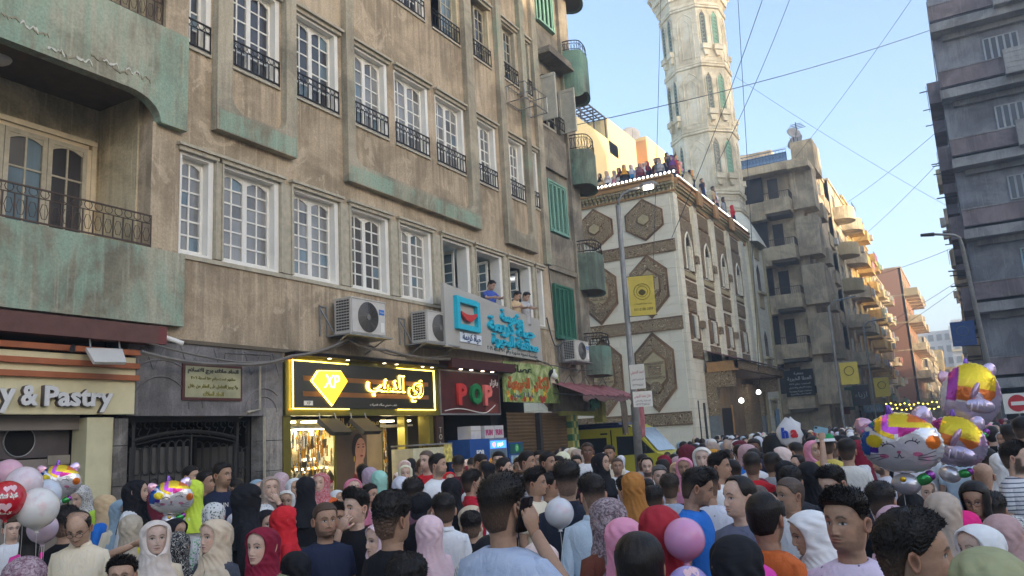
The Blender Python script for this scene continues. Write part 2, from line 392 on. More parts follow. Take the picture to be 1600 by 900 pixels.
def leaf(u,w0,w1,z0,z1,cols,rows):   # glazed leaf swung into the room
    T=lambda a,b,c:(XL+a,u+b,c)
    f=MB(T); f.box(w0,w0+.06,-.02,.02,z0,z1); f.box(w1-.06,w1,-.02,.02,z0,z1); f.box(w0+.06,w1-.06,-.02,.02,z0,z0+.08); f.box(w0+.06,w1-.06,-.02,.02,z1-.07,z1)
    cw=(w1-w0-.12)/cols; rh=(z1-z0-.15)/rows
    for i in range(1,cols): f.box(w0+.06+i*cw-.014,w0+.06+i*cw+.014,-.015,.015,z0+.08,z1-.07)
    for j in range(1,rows): f.box(w0+.06,w1-.06,-.014,.014,z0+.08+j*rh-.014,z0+.08+j*rh+.014)
    o=f.build('open_window_leaf',M['white'],AB,fix=False)
    q=MB(T); q.box(w0+.06,w1-.06,-.004,.004,z0+.08,z1-.07); q.build('pane',M['pane_blue'],o,fix=False)
leaf(15.6,-1.15,-.35,5.0,6.65,2,4); leaf(16.2,-.95,-.34,5.12,6.7,2,6); leaf(17.8,-.9,-.34,5.12,6.7,2,6); leaf(19.4,-.9,-.34,5.12,6.7,2,6)
# ---- left balcony bay
def flatarch(z0,z1):
    m=MB(TL); pts=[(-8,z0),(6.95,z0)]+[(6.95+.55*math.sin(t),z0-.0-.36*(1-math.cos(t))) for t in np.linspace(.2,PI/2,8)]+[(7.52,z0-.38),(7.98,z0-.38),(7.98,z1),(-8,z1)]
    m.prism(pts,-.03,.14); return m
flatarch(7.47,8.70).build('balcony_parapet',M['green'],AB)
flatarch(11.02,12.25).build('balcony_parapet',M['green'],AB)
P('balcony_parapet','green',-8,7.99,-.03,.14,3.95,5.08)
rp=random.Random(12)
for k in range(11):     # lifted flakes of paint along the lower edge of the upper parapet
    u=5.1+k*.2+rp.uniform(-.05,.05); z=7.56+.16*rp.random()+(.12 if k<3 else 0); n=10; top=[(u+.24*i/n,z+rp.uniform(.0,.05)+.02*math.sin(i)) for i in range(n+1)]; bot=[(a,c-rp.uniform(.012,.05)) for a,c in top][::-1]
    MB(TL).prism(top+bot,.14,.15+.006*rp.random()).build('paint_flake',flat('paint_flake_%d'%k,srgb(206,204,190) if k%2 else srgb(150,142,120),.8,var=.2,scale=20),AB)
P('corner_pilaster','wall',7.55,7.97,-.32,.13,8.70,11.0); P('corner_pilaster','wall',7.55,7.97,-.32,.13,12.25,24)
P('corner_pilaster','wall',7.45,7.94,-.32,.02,5.08,7.12)
P('recess_side_wall','wall2',7.42,7.6,-1.34,-.3,5.0,24)
P('recess_back_wall','wall2',-8,7.43,-1.36,-1.3,3.9,24)
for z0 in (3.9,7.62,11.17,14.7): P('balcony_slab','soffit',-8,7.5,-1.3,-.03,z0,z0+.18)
P('balcony_parapet','green',-8,7.98,-.03,.14,14.6,15.8)
for zb in (4.6,8.15,11.7):
    fo=MB(TL); fo.box(4.0,7.22,-1.3,-1.22,zb+2.28,zb+2.34); fo.box(3.95,7.33,-1.3,-1.18,zb+2.34,zb+2.42); fo.box(7.2,7.26,-1.3,-1.22,zb,zb+2.28); fo.box(7.26,7.33,-1.3,-1.19,zb,zb+2.34)
    fo.build('door_casing',M['cream_trim'] if zb!=4.6 else flat('cream_casing',srgb(216,198,166),.6),AB,fix=False)
    for a in (6.58,5.95,5.32,4.69,4.06):
        window(AB,lambda u,w,z:(XL-1.28+w,u,z),a,a+.62,zb,zb+2.28,2,2,w=.03,mid=False,jamb=False,mat='pane_blue' if a==5.95 else 'pane_dark',fmat='creamwood' if 'creamwood' in M else 'cream_trim',top=.5,fr=.07,panes=zb<9)
railing(AB,TL,-2,7.44,.06,5.09,5.6,mat='iron_brown',n=62,thick=.011)
railing(AB,TL,2,7.54,.06,8.71,9.25,mat='iron_brown',n=38,thick=.011)
o=MB(TL).lathe([(0,-.07),(.1,-.065),(.15,-.03),(.17,0),(.17,.02)],20,(5.55,-.75,7.61)).build('ceiling_lamp',M['white'],AB,smooth=True)
# ---- ground floor
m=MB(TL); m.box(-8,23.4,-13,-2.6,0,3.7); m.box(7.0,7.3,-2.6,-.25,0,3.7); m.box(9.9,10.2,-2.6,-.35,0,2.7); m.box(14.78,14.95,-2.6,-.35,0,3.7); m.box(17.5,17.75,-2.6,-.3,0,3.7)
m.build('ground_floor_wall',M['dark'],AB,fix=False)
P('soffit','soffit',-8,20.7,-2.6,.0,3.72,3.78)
P('marble_pier','marble',7.0,7.2,-.25,.02,0,2.58); P('marble_pier','marble',9.72,10.15,-.3,-.02,0,2.75)
for k in range(4): P('marble_joint','dark',7.0,7.203,-.2,.023,.55+k*.55,.562+k*.55); P('marble_joint','dark',9.72,10.152,-.2,-.017,.7+k*.5,.71+k*.5)
lp=P('stone_lintel','stonegrey',7.2,10.17,-.3,-.03,2.62,3.72)
rl=MB(TL)
for cx,cz,rr in ((7.75,2.7,.75),(7.75,2.7,.5),(9.75,2.66,.42),(9.75,2.66,.28),(8.7,3.9,.9),(9.4,3.5,.5)):
    rl.tube([(cx+rr*math.cos(t),-.025,cz+rr*math.sin(t)) for t in np.linspace(.05,PI-.05 if cz<3 else PI,13) if 2.66<cz+rr*math.sin(t)<3.7 and 7.22<cx+rr*math.cos(t)<10.1],.014,4)
for k in range(9): rl.tube([(7.3+k*.31,-.025,3.3),(7.5+k*.31,-.025,3.68)] if k%2 else [(7.6+k*.31,-.025,3.3),(7.45+k*.31,-.025,3.68)],.012,4)
rl.build('relief_line',M['stonegrey'],AB,fix=False)
P('lower_frieze','wall',10.15,20.7,-.3,-.04,3.55,3.75)
# ---- right hand section of the building
rw=MB(TL); rw.box(20.75,23.4,-.34,-.12,2.75,4.86); rw.box(20.75,21.1,-.34,-.12,4.86,24); rw.box(22.45,23.4,-.34,-.12,4.86,24)
for a,b_ in ((6.55,8.15),(9.85,11.65),(13.65,15.17),(16.9,24)): rw.box(21.1,22.45,-.34,-.12,a,b_)
rw.build('side_bay_wall',M['dirtywall'],AB,fix=False)
P('pilaster','dirtywall',22.75,23.42,-.12,.0,2.75,24); P('string_course','dirtywall',20.75,23.45,-.12,-.03,6.95,7.1); P('relief_panel','dirtywall',21.0,22.6,-.12,-.02,7.1,8.1)
P('relief_panel','dirtywall',21.0,22.6,-.12,-.02,10.2,11.4)
def shutters(u0,u1,z0,z1,mat,n=4):
    f=MB(TL); f.box(u0-.06,u0,-.14,-.02,z0-.06,z1+.06); f.box(u1,u1+.06,-.14,-.02,z0-.06,z1+.06); f.box(u0,u1,-.14,-.02,z1,z1+.06); f.box(u0,u1,-.14,.02,z0-.06,z0)
    r=f.build('shutter_frame',M[mat],AB,fix=False); lw=(u1-u0)/n
    for i in range(n):
        a=u0+i*lw; s=MB(TL); s.box(a+.005,a+.05,-.11,-.05,z0,z1); s.box(a+lw-.05,a+lw-.005,-.11,-.05,z0,z1); s.box(a+.05,a+lw-.05,-.11,-.05,z0,z0+.06); s.box(a+.05,a+lw-.05,-.11,-.05,z1-.06,z1)
        k=0; z=z0+.08
        while z<z1-.08: s.add([(a+.05,-.06,z),(a+lw-.05,-.06,z),(a+lw-.05,-.1,z+.05),(a+.05,-.1,z+.05)],[(0,1,2,3)]); z+=.055
        s.build('shutter_leaf',M[mat],r,fix=False)
    P('shutter_back','dark',u0,u1,-.3,-.12,z0,z1)
shutters(21.2,22.35,8.22,9.78,'shutter_teal'); shutters(21.16,22.35,4.93,6.48,'shutter_green'); shutters(21.2,22.35,15.25,16.85,'shutter_teal')
# arched window with open leaves and canopy
P('window_recess','dark',21.1,22.45,-.33,-.25,11.65,13.65)
ar=MB(TL); pts=[(21.1,13.66),(21.1,13.0)]+[(21.775-.675*math.cos(t),13.0+.5*math.sin(t)) for t in np.linspace(0,PI,11)]+[(22.45,13.0),(22.45,13.66)]
ar.prism(pts,-.2,-.11); ar.build('arch_head',M['dirtywall'],AB)
window(AB,TL,21.25,22.3,11.7,13.0,2,4,w=-.2,mid=True,jamb=False,arch=False,mat='pane_dark',fmat='shutter_cream',panes=False)
for uu,ww in ((21.12,1),(22.5,1)):
    T=lambda a,b,c,uu=uu:(XL-.1+a,uu+b,c)
    s=MB(T); s.box(0,.07,-.03,.03,11.7,13.2); s.box(.5,.57,-.03,.03,11.7,13.2); s.box(.07,.5,-.03,.03,11.7,11.8); s.box(.07,.5,-.03,.03,13.1,13.2); s.box(.07,.5,-.01,.01,11.8,13.1)
    s.build('open_shutter',M['shutter_cream'],AB,fix=False)
cn=MB(TL); cn.prism([(20.95,13.95),(22.75,13.95),(22.6,14.15),(21.1,14.15)],-.12,.38); cn.box(20.95,22.75,-.12,.42,13.87,13.95); cn.build('window_canopy',M['dirtywall'],AB)
railing(AB,TL,21.2,22.35,.1,11.66,12.1)
# rounded corner balconies at the far end
def tub(z0,z1,zr,curl=False):
    cx,cu=-.05,23.15; ax,au=.62,1.25
    def arc(n,k=1.0,t0=-PI/2,t1=PI/2+.9): return [(cu+au*k*math.sin(t) if t>0 else cu+au*k*.25*math.sin(t),cx+ax*k*math.cos(t)*1.0) for t in np.linspace(t0,t1,n)]
    p0=arc(19); p1=arc(19,.86)
    m=MB(TL); 
    A=[]
    for (pp,zf) in ((p0,0),(p0,1),(p1,1),(p1,0)):
        row=[]
        for i,(u,w) in enumerate(pp):
            dip=(.28*max(0,math.sin((i/18)*PI*2.0+.4)) if curl else 0)
            row.append((u,w,z1 if zf else z0-dip))
        A.append(row)
    A.append(A[0]); m.grid(A)
    o=m.build('balcony_tub',M['teal'],AB,smooth=False)
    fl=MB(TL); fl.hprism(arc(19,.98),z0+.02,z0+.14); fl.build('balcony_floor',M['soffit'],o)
    r=MB(TL); pts=arc(19,.93); r.tube([(u,w,zr) for u,w in pts],.018,5); r.tube([(u,w,z1+.05) for u,w in pts],.012,4); r.tube([(u,w,zr-.1) for u,w in pts],.01,4)
    for i in range(0,19): u,w=pts[i]; r.tube([(u,w,z1),(u,w,zr)],.009,4)
    for i in range(18):
        u,w=[(a+b)/2 for a,b in zip(pts[i],pts[i+1])]; zc=(z1+zr-.1)/2
        r.tube([(u,w,z1+.05),(u+.03,w+.03,zc),(u,w,zr-.1)],.008,3)
    r.build('railing',M['iron'],AB,fix=False)
tub(13.35,14.75,15.1,True); tub(10.05,11.25,11.75); tub(6.55,7.75,8.15); tub(3.85,4.75,5.15); tub(16.9,18.1,18.5)
# shops under the right section
yg=flat('yellow_green_paint',srgb(176,172,92),.7,var=.1)
P('painted_fascia',yg,21.2,24.3,-.32,-.14,2.62,3.4); P('painted_pier',yg,23.85,24.15,-.3,.0,2.4,3.4)
ck=MB(TL); ck2=MB(TL)
for i in range(3):
    for j in range(11): (ck if (i+j)%2 else ck2).box(21.75+i*.15,21.9+i*.15,-.28,-.1+.004*((i+j)%2),.55+j*.19,.74+j*.19)
ck.build('green_tile',flat('green_tile',srgb(58,108,76),.4),AB,fix=False,kind='stuff'); ck2.build('yellow_tile',flat('yellow_tile',srgb(176,168,96),.4),AB,fix=False,kind='stuff')
for a,b_ in ((18.2,19.75),(19.9,21.7)):
    s=MB(TL); z=.1
    while z<2.66: s.prism([(a,z),(b_,z),(b_,z+.005),(a,z+.005)],-.26,-.23); s.add([(a,-.25,z),(b_,-.25,z),(b_,-.23,z+.045),(a,-.23,z+.045),(b_,-.26,z+.09),(a,-.26,z+.09)],[(0,1,2,3),(3,2,4,5)]); z+=.09
    s.build('roller_shutter',flat('brown_roller_shutter',srgb(110,88,62),.6,var=.25,scale=1.5),AB,fix=False)
P('shutter_post','darkgrey',19.75,19.9,-.3,-.1,0,2.7)
# ======================= lettering ===========================================
AF=dict(zip('ءآأؤإئابةتثجحخدذرزسشصضطظعغفقكلمنهوىي',[0xFE80,0xFE81,0xFE83,0xFE85,0xFE87,0xFE89,0xFE8D,0xFE8F,0xFE93,0xFE95,0xFE99,0xFE9D,0xFEA1,0xFEA5,0xFEA9,0xFEAB,0xFEAD,0xFEAF,0xFEB1,0xFEB5,0xFEB9,0xFEBD,0xFEC1,0xFEC5,0xFEC9,0xFECD,0xFED1,0xFED5,0xFED9,0xFEDD,0xFEE1,0xFEE5,0xFEE9,0xFEED,0xFEEF,0xFEF1]))
NOJ='ءآأؤإاةدذرزوى'
def arab(s):
    s=s.replace('لا','\x01'); out=[]
    for i,ch in enumerate(s):
        pj=i>0 and (s[i-1] in AF and s[i-1] not in NOJ)
        if ch=='\x01': out.append(chr(0xFEFC if pj else 0xFEFB)); continue
        if ch not in AF: out.append(ch); continue
        nj=i<len(s)-1 and (s[i+1] in AF or s[i+1]=='\x01') and ch not in NOJ and s[i+1]!='ء'
        out.append(chr(AF[ch]+(1 if pj and not nj else 0) + (2 if nj and not pj else 0)+(3 if nj and pj else 0)))
    r=''.join(out)[::-1]
    import re
    return re.sub('[٠-٩0-9]+',lambda m:m.group(0)[::-1],r)
def text(s,par,mat,T,u,z,w,size,ext=.01,width=None,bold=0.0,name='lettering',height=None,shear=0,smooth=False):
    if any(c in AF for c in s): s=arab(s)
    cu=bpy.data.curves.new('t','FONT'); cu.body=s; cu.size=size; cu.extrude=max(ext,.0005)/2; cu.align_x='CENTER'; cu.align_y='CENTER'; cu.resolution_u=2; cu.offset=bold; cu.shear=shear
    o=bpy.data.objects.new('t',cu); C.objects.link(o); dg=bpy.context.evaluated_depsgraph_get(); dg.update()
    me=bpy.data.meshes.new_from_object(o.evaluated_get(dg)); C.objects.unlink(o); bpy.data.objects.remove(o)
    n=len(me.vertices); co=np.empty(n*3); me.vertices.foreach_get('co',co); co=co.reshape(-1,3)
    mn,mx=co.min(0),co.max(0); c0=(mn+mx)/2; sx=1 if width is None else width/(mx[0]-mn[0]); sy=sx if height is None else height/(mx[1]-mn[1])
    if height is not None and width is None: sx=sy
    off=wloc(par)
    P_=[Vector(T(u+(x-c0[0])*sx,w+ext/2+(q-c0[2]),z+(y-c0[1])*sy))-off for x,y,q in co]
    me.vertices.foreach_set('co',[a for p in P_ for a in p]); me.materials.clear(); me.materials.append(M[mat] if isinstance(mat,str) else mat); me.update()
    me.name=name; ob=bpy.data.objects.new(name,me); C.objects.link(ob); ob.parent=par; return ob
# ======================= things on the left facade ===========================
def ac(u,z,lab,wd=.95,ht=.68,T=TL,w0=.12,label_col='blue',bracket=True):
    t=thing('air_conditioner',lab,'air conditioner',T(u+wd/2,w0,z),'air conditioner units on the brown facade')
    d=.42; wf=w0+d
    # casing front faces outward with a slight frame
    m=MB(T); m.box(u,u+wd,w0,wf-.02,z,z+ht); m.box(u+.015,u+wd-.015,wf-.02,wf,z+.015,z+ht-.015); m.box(u-.01,u+wd+.01,w0-.01,wf+.005,z+ht,z+ht+.02)
    m.build('casing',M['ac'],t,fix=False)
    cx,cz=u+wd*.47,z+ht*.5; r=ht*.44
    k=MB(T); n=28
    k.prism([(cx+r*math.cos(2*PI*i/n),cz+r*math.sin(2*PI*i/n)) for i in range(n)],wf,wf+.004); k.build('fan_opening',M['darkgrey'],t,fix=False)
    g=MB(T)
    for q in np.linspace(.25,1,8): g.tube([(cx+r*q*math.cos(2*PI*i/24),wf+.012,cz+r*q*math.sin(2*PI*i/24)) for i in range(24)],.0075,3,close=True)
    for i in range(12):
        a=2*PI*i/12; g.tube([(cx+r*.15*math.cos(a),wf+.014,cz+r*.15*math.sin(a)),(cx+r*math.cos(a+.5),wf+.014,cz+r*math.sin(a+.5))],.004,3)
    g.prism([(cx+r*.2*math.cos(2*PI*i/14),cz+r*.2*math.sin(2*PI*i/14)) for i in range(14)],wf+.004,wf+.022)
    g.build('fan_grille',M['ac_grille'],t,fix=False)
    s=MB(lambda a,b,c:T(u-.003-b,a,c))   # left side coil grille
    for i in range(5):
        for j in range(11): s.box(w0+.05+i*.065,w0+.10+i*.065,0,.008,z+.06+j*ht*.082,z+.06+j*ht*.082+.03)
    s.build('side_vent',M['darkgrey'],t,fix=False,kind='stuff')
    b=MB(T)
    b.box(u-.12,u+wd+.15,w0-.1,wf+.05,z-.05,z-.02); b.box(u-.12,u-.08,-.02,.03,z-.04,z+ht*.8); b.box(u-.3,u-.26,-.02,.02,z-.04,z+ht*.8); b.box(u-.3,u-.1,-.02,.02,z+ht*.78,z+ht*.82)
    b.tube([(u-.28,.0,z+ht*.78),(u-.1,w0+.1,z-.03)],.015,4); b.tube([(u-.1,0,z-.3),(u-.1,w0+d,z-.04)],.015,4); b.tube([(u+wd,0,z-.3),(u+wd,w0+d,z-.04)],.015,4)
    b.build('bracket',M['steel'],t,fix=False)
    if label_col:
        q=MB(T); q.box(u+wd-.2,u+wd-.04,wf+.001,wf+.004,z+ht*.62,z+ht*.78); q.build('badge',M['badgeblue'],t,fix=False)
        text('Midea',t,'white',T,u+wd-.12,z+ht*.7,wf+.005,.05,.001,width=.13)
        q=MB(T); q.box(u+wd-.16,u+wd-.05,wf+.001,wf+.004,z+.07,z+.26); q.build('sticker',M['white'],t,fix=False)
    return t
M['ac']=flat('off_white_casing',srgb(206,200,190),.5,var=.06); M['ac_grille']=flat('grey_grille',srgb(120,116,110),.5)
M['badgeblue']=flat('badge_blue',srgb(40,110,190),.4)
ac(11.35,4.12,'white air conditioner above the gold shop sign, with blue badge',1.0,.66)
ac(13.75,4.14,'white air conditioner beside the smiling logo of the charity sign',1.0,.66)
ac(21.3,4.2,'small white air conditioner under the dark green shutter',.95,.58,w0=-.0)
# empty cage bracket
t=thing('ac_cage','empty white metal cage under an upper window','bracket',TL(19.5,.1,11.5))
b=MB(TL)
for zz,(a,c) in ((11.45,(18.75,20.1)),(11.95,(18.75,20.1))):
    for w_ in (.05,.62): b.tube([(a,w_,zz),(c,w_,zz)],.02,4)
    for u_ in (a,(a+c)/2,c): b.tube([(u_,.0,zz),(u_,.62,zz)],.018,4)
for u_ in (18.75,20.1): 
    for w_ in (.05,.62): b.tube([(u_,w_,11.45),(u_,w_,11.95)],.018,4)
for i in range(9): b.tube([(18.75+i*.168,.62,11.45),(18.75+i*.168,.62,11.95)],.008,3)
b.build('cage_bars',M['steel'],t,fix=False)
# ---- charity sign, mounted at a slight angle
sgn=thing('charity_sign','large pale grey charity sign board with turquoise raised letters and red smile logo','sign',TL(15,.6,4.1))
Wd=5.55
def TB(a,b,c):   # board local: a along board, b outward, c up
    p0=Vector((XL+.60,14.33,0)); p1=Vector((XL+.06,19.85,0)); d=(p1-p0).normalized(); n=Vector((d.y,-d.x,0))
    q=p0+d*a+n*b; return (q.x,q.y,c)
m=MB(TB); m.prism([(0,4.07),(Wd,4.12),(Wd-.05,5.27),(0,5.48)],-.08,0); m.build('board',flat('pale_grey_board',srgb(186,180,170),.5,var=.05,scale=1.5),sgn,fix=False)
blue=flat('turquoise_letter',srgb(46,190,214),.35,var=.05); blued=flat('turquoise_letter_side',srgb(28,140,160),.4,var=.05); red=flat('red_plastic',srgb(206,62,58),.35,var=.05)
lg=MB(TB)
for a0,a1,c0,c1 in ((.42,.56,4.5,5.25),(1.42,1.56,4.5,5.22),(.56,1.42,5.11,5.24),(.56,1.42,4.5,4.62)): lg.box(a0,a1,0,.1,c0,c1)
lg.build('logo_frame',blue,sgn,fix=False)
pt=[(.62+.78*t,4.86-.17*math.sin(PI*t)+.03*t) for t in np.linspace(0,1,11)]; pt2=[(x,z+.11*math.sin(PI*(i/10))+.05) for i,(x,z) in enumerate(pt)][::-1]
MB(TB).prism(pt+pt2,.02,.1).build('logo_smile',red,sgn)
box('logo_plate',flat('white_plate',srgb(225,230,235),.5),sgn,.62,1.7,.005,.03,4.23,4.45,TB)
text('حياة كريمة',sgn,flat('navy_letter',srgb(40,80,130),.5),TB,1.18,4.34,.035,.2,.01,width=.9)
text('مؤسسة',sgn,blue,TB,3.5,5.06,.0,.4,.07,height=.40,width=1.35,bold=.012)
text('حياة كريمة',sgn,blue,TB,3.5,4.77,.0,.5,.08,height=.48,width=2.85,bold=.014)
text('محافظة البحيرة',sgn,blue,TB,3.7,4.42,.0,.5,.08,height=.40,width=2.85,bold=.014)
text('مؤسسة تنموية مشهرة برقم ٩٠٢ لسنة ٢٠١٩',sgn,flat('grey_green_letter',srgb(90,106,100),.6),TB,3.6,4.19,.0,.2,.01,height=.15,width=3.1)
# ---- gold shop sign
gs=thing('gold_shop_sign','black shop sign with glowing yellow Arabic letters and a diamond emblem','sign',TL(12.5,0,2.7))
blk=flat('black_gloss_panel',srgb(34,30,18),.25,spec=.5,var=.1); olive=flat('olive_gold_frame',srgb(112,104,44),.35,.4)
P('backing',olive,10.21,14.82,-.15,.0,2.62,3.66,gs); P('panel',blk,10.36,14.62,.0,.03,2.75,3.58,gs)
brn=flat('brown_stripe',srgb(140,92,48),.5); P('stripe',brn,10.6,14.4,.03,.034,3.24,3.33,gs); P('stripe',brn,10.6,14.4,.03,.034,2.96,3.05,gs)
led=emit('yellow_led',(1,.72,.08,1),2.6); 
q=MB(TL)
for a,b_,c,d in ((10.34,10.355,2.73,3.6),(10.34,11.8,3.585,3.6),(10.34,11.8,2.73,2.745),(13.3,14.64,3.585,3.6),(13.3,14.64,2.73,2.745),(14.61,14.63,2.745,3.585)): q.box(a,b_,.03,.045,c,d)
q.build('led_strip',led,gs,fix=False)
dia=[(10.98,3.42),(11.55,3.44),(11.72,3.26),(11.32,2.82),(10.82,3.24)]
MB(TL).prism([(11.27+(x-11.27)*1.07,3.2+(z-3.2)*1.07) for x,z in dia],.03,.05).build('diamond_glow',led,gs)
MB(TL).prism(dia,.05,.09).build('diamond',emit('amber_panel',(.9,.5,.03,1),.5),gs)
text('XP',gs,emit('pale_yellow',(1,.9,.45,1),.8),TL,11.28,3.24,.09,.3,.012,width=.42,height=.24,shear=.2)
text('زي الدهب',gs,led,TL,13.25,3.17,.035,.5,.03,width=1.86,height=.55,bold=.018)
text('زي الدهب',gs,flat('letter_face_brown',srgb(120,84,40),.4),TL,13.25,3.17,.07,.5,.03,width=1.76,height=.48,bold=.0)
text('ذهب صيني سلك فضيات',gs,'white',TL,12.85,2.82,.031,.1,.004,width=.85,height=.07)
box('small_plate',M['white'],gs,10.62,10.84,.03,.036,2.8,2.88,TL); text('XP',gs,'black',TL,10.73,2.84,.037,.05,.002,width=.1)
q=MB(TL)
for i,uu in enumerate((11.2,11.7,12.8,13.2,14.1,14.45)): q.lathe([(0,0),(.035,0),(.035,.02),(0,.02)],10,(uu,.12,3.655))
q.build('downlight',emit('downlight',(1,.85,.6,1),2.5),gs)
P('canopy','dark',10.2,14.85,.0,.25,3.66,3.72,gs)
# ---- shop front of the gold shop
sf=thing('jewellery_window','brightly lit jewellery window crowded with gold chains and bracelets','shop window',TL(12,-.3,0))
P('frame_post',olive,10.2,10.38,-.35,-.05,0,2.62,sf); P('frame_post',olive,14.5,14.66,-.35,-.05,0,2.62,sf); P('frame_post',olive,13.95,14.05,-.5,-.3,0,2.62,sf)
P('back_board',flat('cream_felt',srgb(200,188,150),.8),10.38,14.5,-1.3,-1.25,0,2.62,sf)
P('top_board','white',10.38,14.5,-1.2,-.5,2.42,2.46,sf)
P('stall_riser','creamwall',10.38,14.5,-.9,-.3,0,.9,sf)
gold=flat('gold_jewellery',srgb(214,160,50),.25,.9,var=.3); silver=flat('silver_jewellery',srgb(190,190,188),.25,.8,var=.3)
rr=random.Random(3)
for nm,mt,N in (('gold_chains',gold,620),('silver_chains',silver,420),('display_cards',flat('pale_display_card',srgb(206,198,176),.7,var=.25,scale=20),90),('dark_pads',flat('dark_display_pad',srgb(66,56,44),.7),110)):
    q=MB(TL)
    for i in range(N):
        u=rr.uniform(10.42,11.95); w=rr.uniform(-1.15,-.45); z=rr.uniform(.9,2.4)
        if nm[0] in 'gs' :
            L_=rr.uniform(.05,.28); ww=rr.uniform(.01,.035)
            if z<1.75 and rr.random()<.5: q.tube([(u+.05*math.cos(t),w,z+.05*math.sin(t)) for t in np.linspace(0,2*PI,8)[:-1]],.008,3,close=True)
            else: q.box(u,u+ww,w,w+.01,z-L_,z)
        else: q.prism([(u,z-.1),(u+.12,z-.11),(u+.14,z+.07),(u+.02,z+.06)],w-.1,w-.09)
    for i in range(N//6) : # right side of the door
        u=rr.uniform(13.3,13.95); z=rr.uniform(.9,2.4); q.box(u,u+.03,-.8,-.79,z-.15,z)
    q.build(nm,mt,sf,fix=False,kind='stuff')
for k in range(5):
    q=MB(TL); u=10.6+k*.27; pts=[(u,1.25),(u+.2,1.22),(u+.24,1.5),(u+.14,1.62),(u+.04,1.52)]; q.prism(pts,-.5,-.47); q.build('necklace_stand',flat('stand_%d'%k,srgb(150,138,112) if k%2 else srgb(90,78,60),.6,var=.4,scale=30),sf)
for k,(u,z) in enumerate(((10.72,1.98),(11.12,1.98))):
    q=MB(TL); q.lathe([(.0,.32),(.05,.3),(.06,.2),(.15,.12),(.17,0),(.1,-.25),(0,-.27)],14,(u,-.75,z),ay=.5); q.build('necklace_bust',flat('ivory_bust%d'%k,srgb(220,200,150),.5,var=.3,scale=40),sf,smooth=True)
q=MB(TL)
for k in range(7): q.box(10.6+k*.58,10.95+k*.58,-.6,-.5,2.52,2.55)
for k in range(9): q.box(10.5+k*.16,10.53+k*.16,-.55,-.53,1.66,1.69)
q.build('window_light',emit('warm_tube',(1,.86,.5,1),4),sf,fix=False)
q=MB(TL).box(11.2,11.95,-.9,-.88,1.82,1.86).build('shelf_light',emit('white_tube',(1,.97,.85,1),2),sf,fix=False)
q=MB(TL).lathe([(0,-.07),(.06,-.04),(.075,0),(.06,.04),(0,.07)],12,(10.48,-.3,2.4)).build('globe_light',emit('globe',(1,.98,.95,1),5),sf,smooth=True)
la=bpy.data.lights.new('shop_lamp','AREA'); la.energy=22; la.color=(1,.88,.66); la.size=3; la.size_y=.4; la.shape='RECTANGLE'
lo=bpy.data.objects.new('shop_lamp',la); C.objects.link(lo); lo.location=TL(12.4,-.55,2.4); lo.rotation_euler=(0,0,R(90))
P('glass_pane',(lambda t:(t.col((.9,.95,.95,1)).set(.02,0,.5,Transmission_Weight=1.0,IOR=1.01),t.m)[1])(NT('shop_glass')),10.38,11.78,-.36,-.355,.9,2.6,sf)
# poster of a woman
po=thing('poster','tall jewellery poster of a dark haired woman in a red top','poster',TL(12.45,-.3,.4))
P('frame',olive,11.78,13.22,-.35,-.31,.3,2.40,po); P('print','brownprint' if 'brownprint' in M else flat('poster_brown',srgb(96,76,56),.5,var=.2,scale=2),11.83,12.7,-.31,-.305,.35,2.36,po); P('print',flat('poster_tan',srgb(176,146,100),.5,var=.15,scale=3),12.7,13.17,-.31,-.305,.35,2.36,po)
def blob(cx,cz,a,b,w,mat,name,n=22,rot=0):
    MB(TL).prism([(cx+a*math.cos(t)*math.cos(rot)-b*math.sin(t)*math.sin(rot),cz+a*math.cos(t)*math.sin(rot)+b*math.sin(t)*math.cos(rot)) for t in np.linspace(0,2*PI,n,endpoint=False)],w,w+.0015).build(name,mat,po)
skp=flat('poster_skin',srgb(196,138,104),.6,var=.12,scale=9); hrp=flat('poster_hair',srgb(48,34,28),.6); rdp=flat('poster_red',srgb(138,44,40),.6,var=.25,scale=5)
blob(12.44,2.0,.19,.29,-.304,hrp,'printed_hair'); MB(TL).prism([(12.3,1.35),(12.6,1.35),(12.58,1.85),(12.36,1.85)],-.303,-.3015).build('printed_neck',skp,po)
blob(12.5,1.96,.155,.24,-.301,skp,'printed_face',rot=-.1); MB(TL).prism([(11.95,.5),(13.0,.5),(12.9,1.2),(12.62,1.5),(12.5,1.42),(12.32,1.52),(12.1,1.25)],-.3,-.2985).build('printed_dress',rdp,po)
for ex in (12.44,12.585): blob(ex,2.02,.035,.013,-.2985,hrp,'printed_eye',10); blob(ex,2.075,.045,.009,-.2985,hrp,'printed_brow',10)
blob(12.53,1.85,.045,.02,-.2985,rdp,'printed_lips',10); blob(12.545,1.94,.016,.05,-.2985,flat('poster_shade',srgb(168,110,82),.6),'printed_nose',8); blob(12.31,1.8,.015,.06,-.2985,flat('poster_gold',srgb(220,180,80),.4,.5),'printed_earring',8)
P('carved_band',flat('gold_calligraphy_band',srgb(60,46,30),.6),11.8,13.2,-.4,-.36,2.4,2.62,sf)
text('محمد رسول الله',sf,flat('gold_leaf',srgb(226,196,110),.4,.5),TL,12.5,2.5,-.36,.3,.01,width=1.3,height=.18)
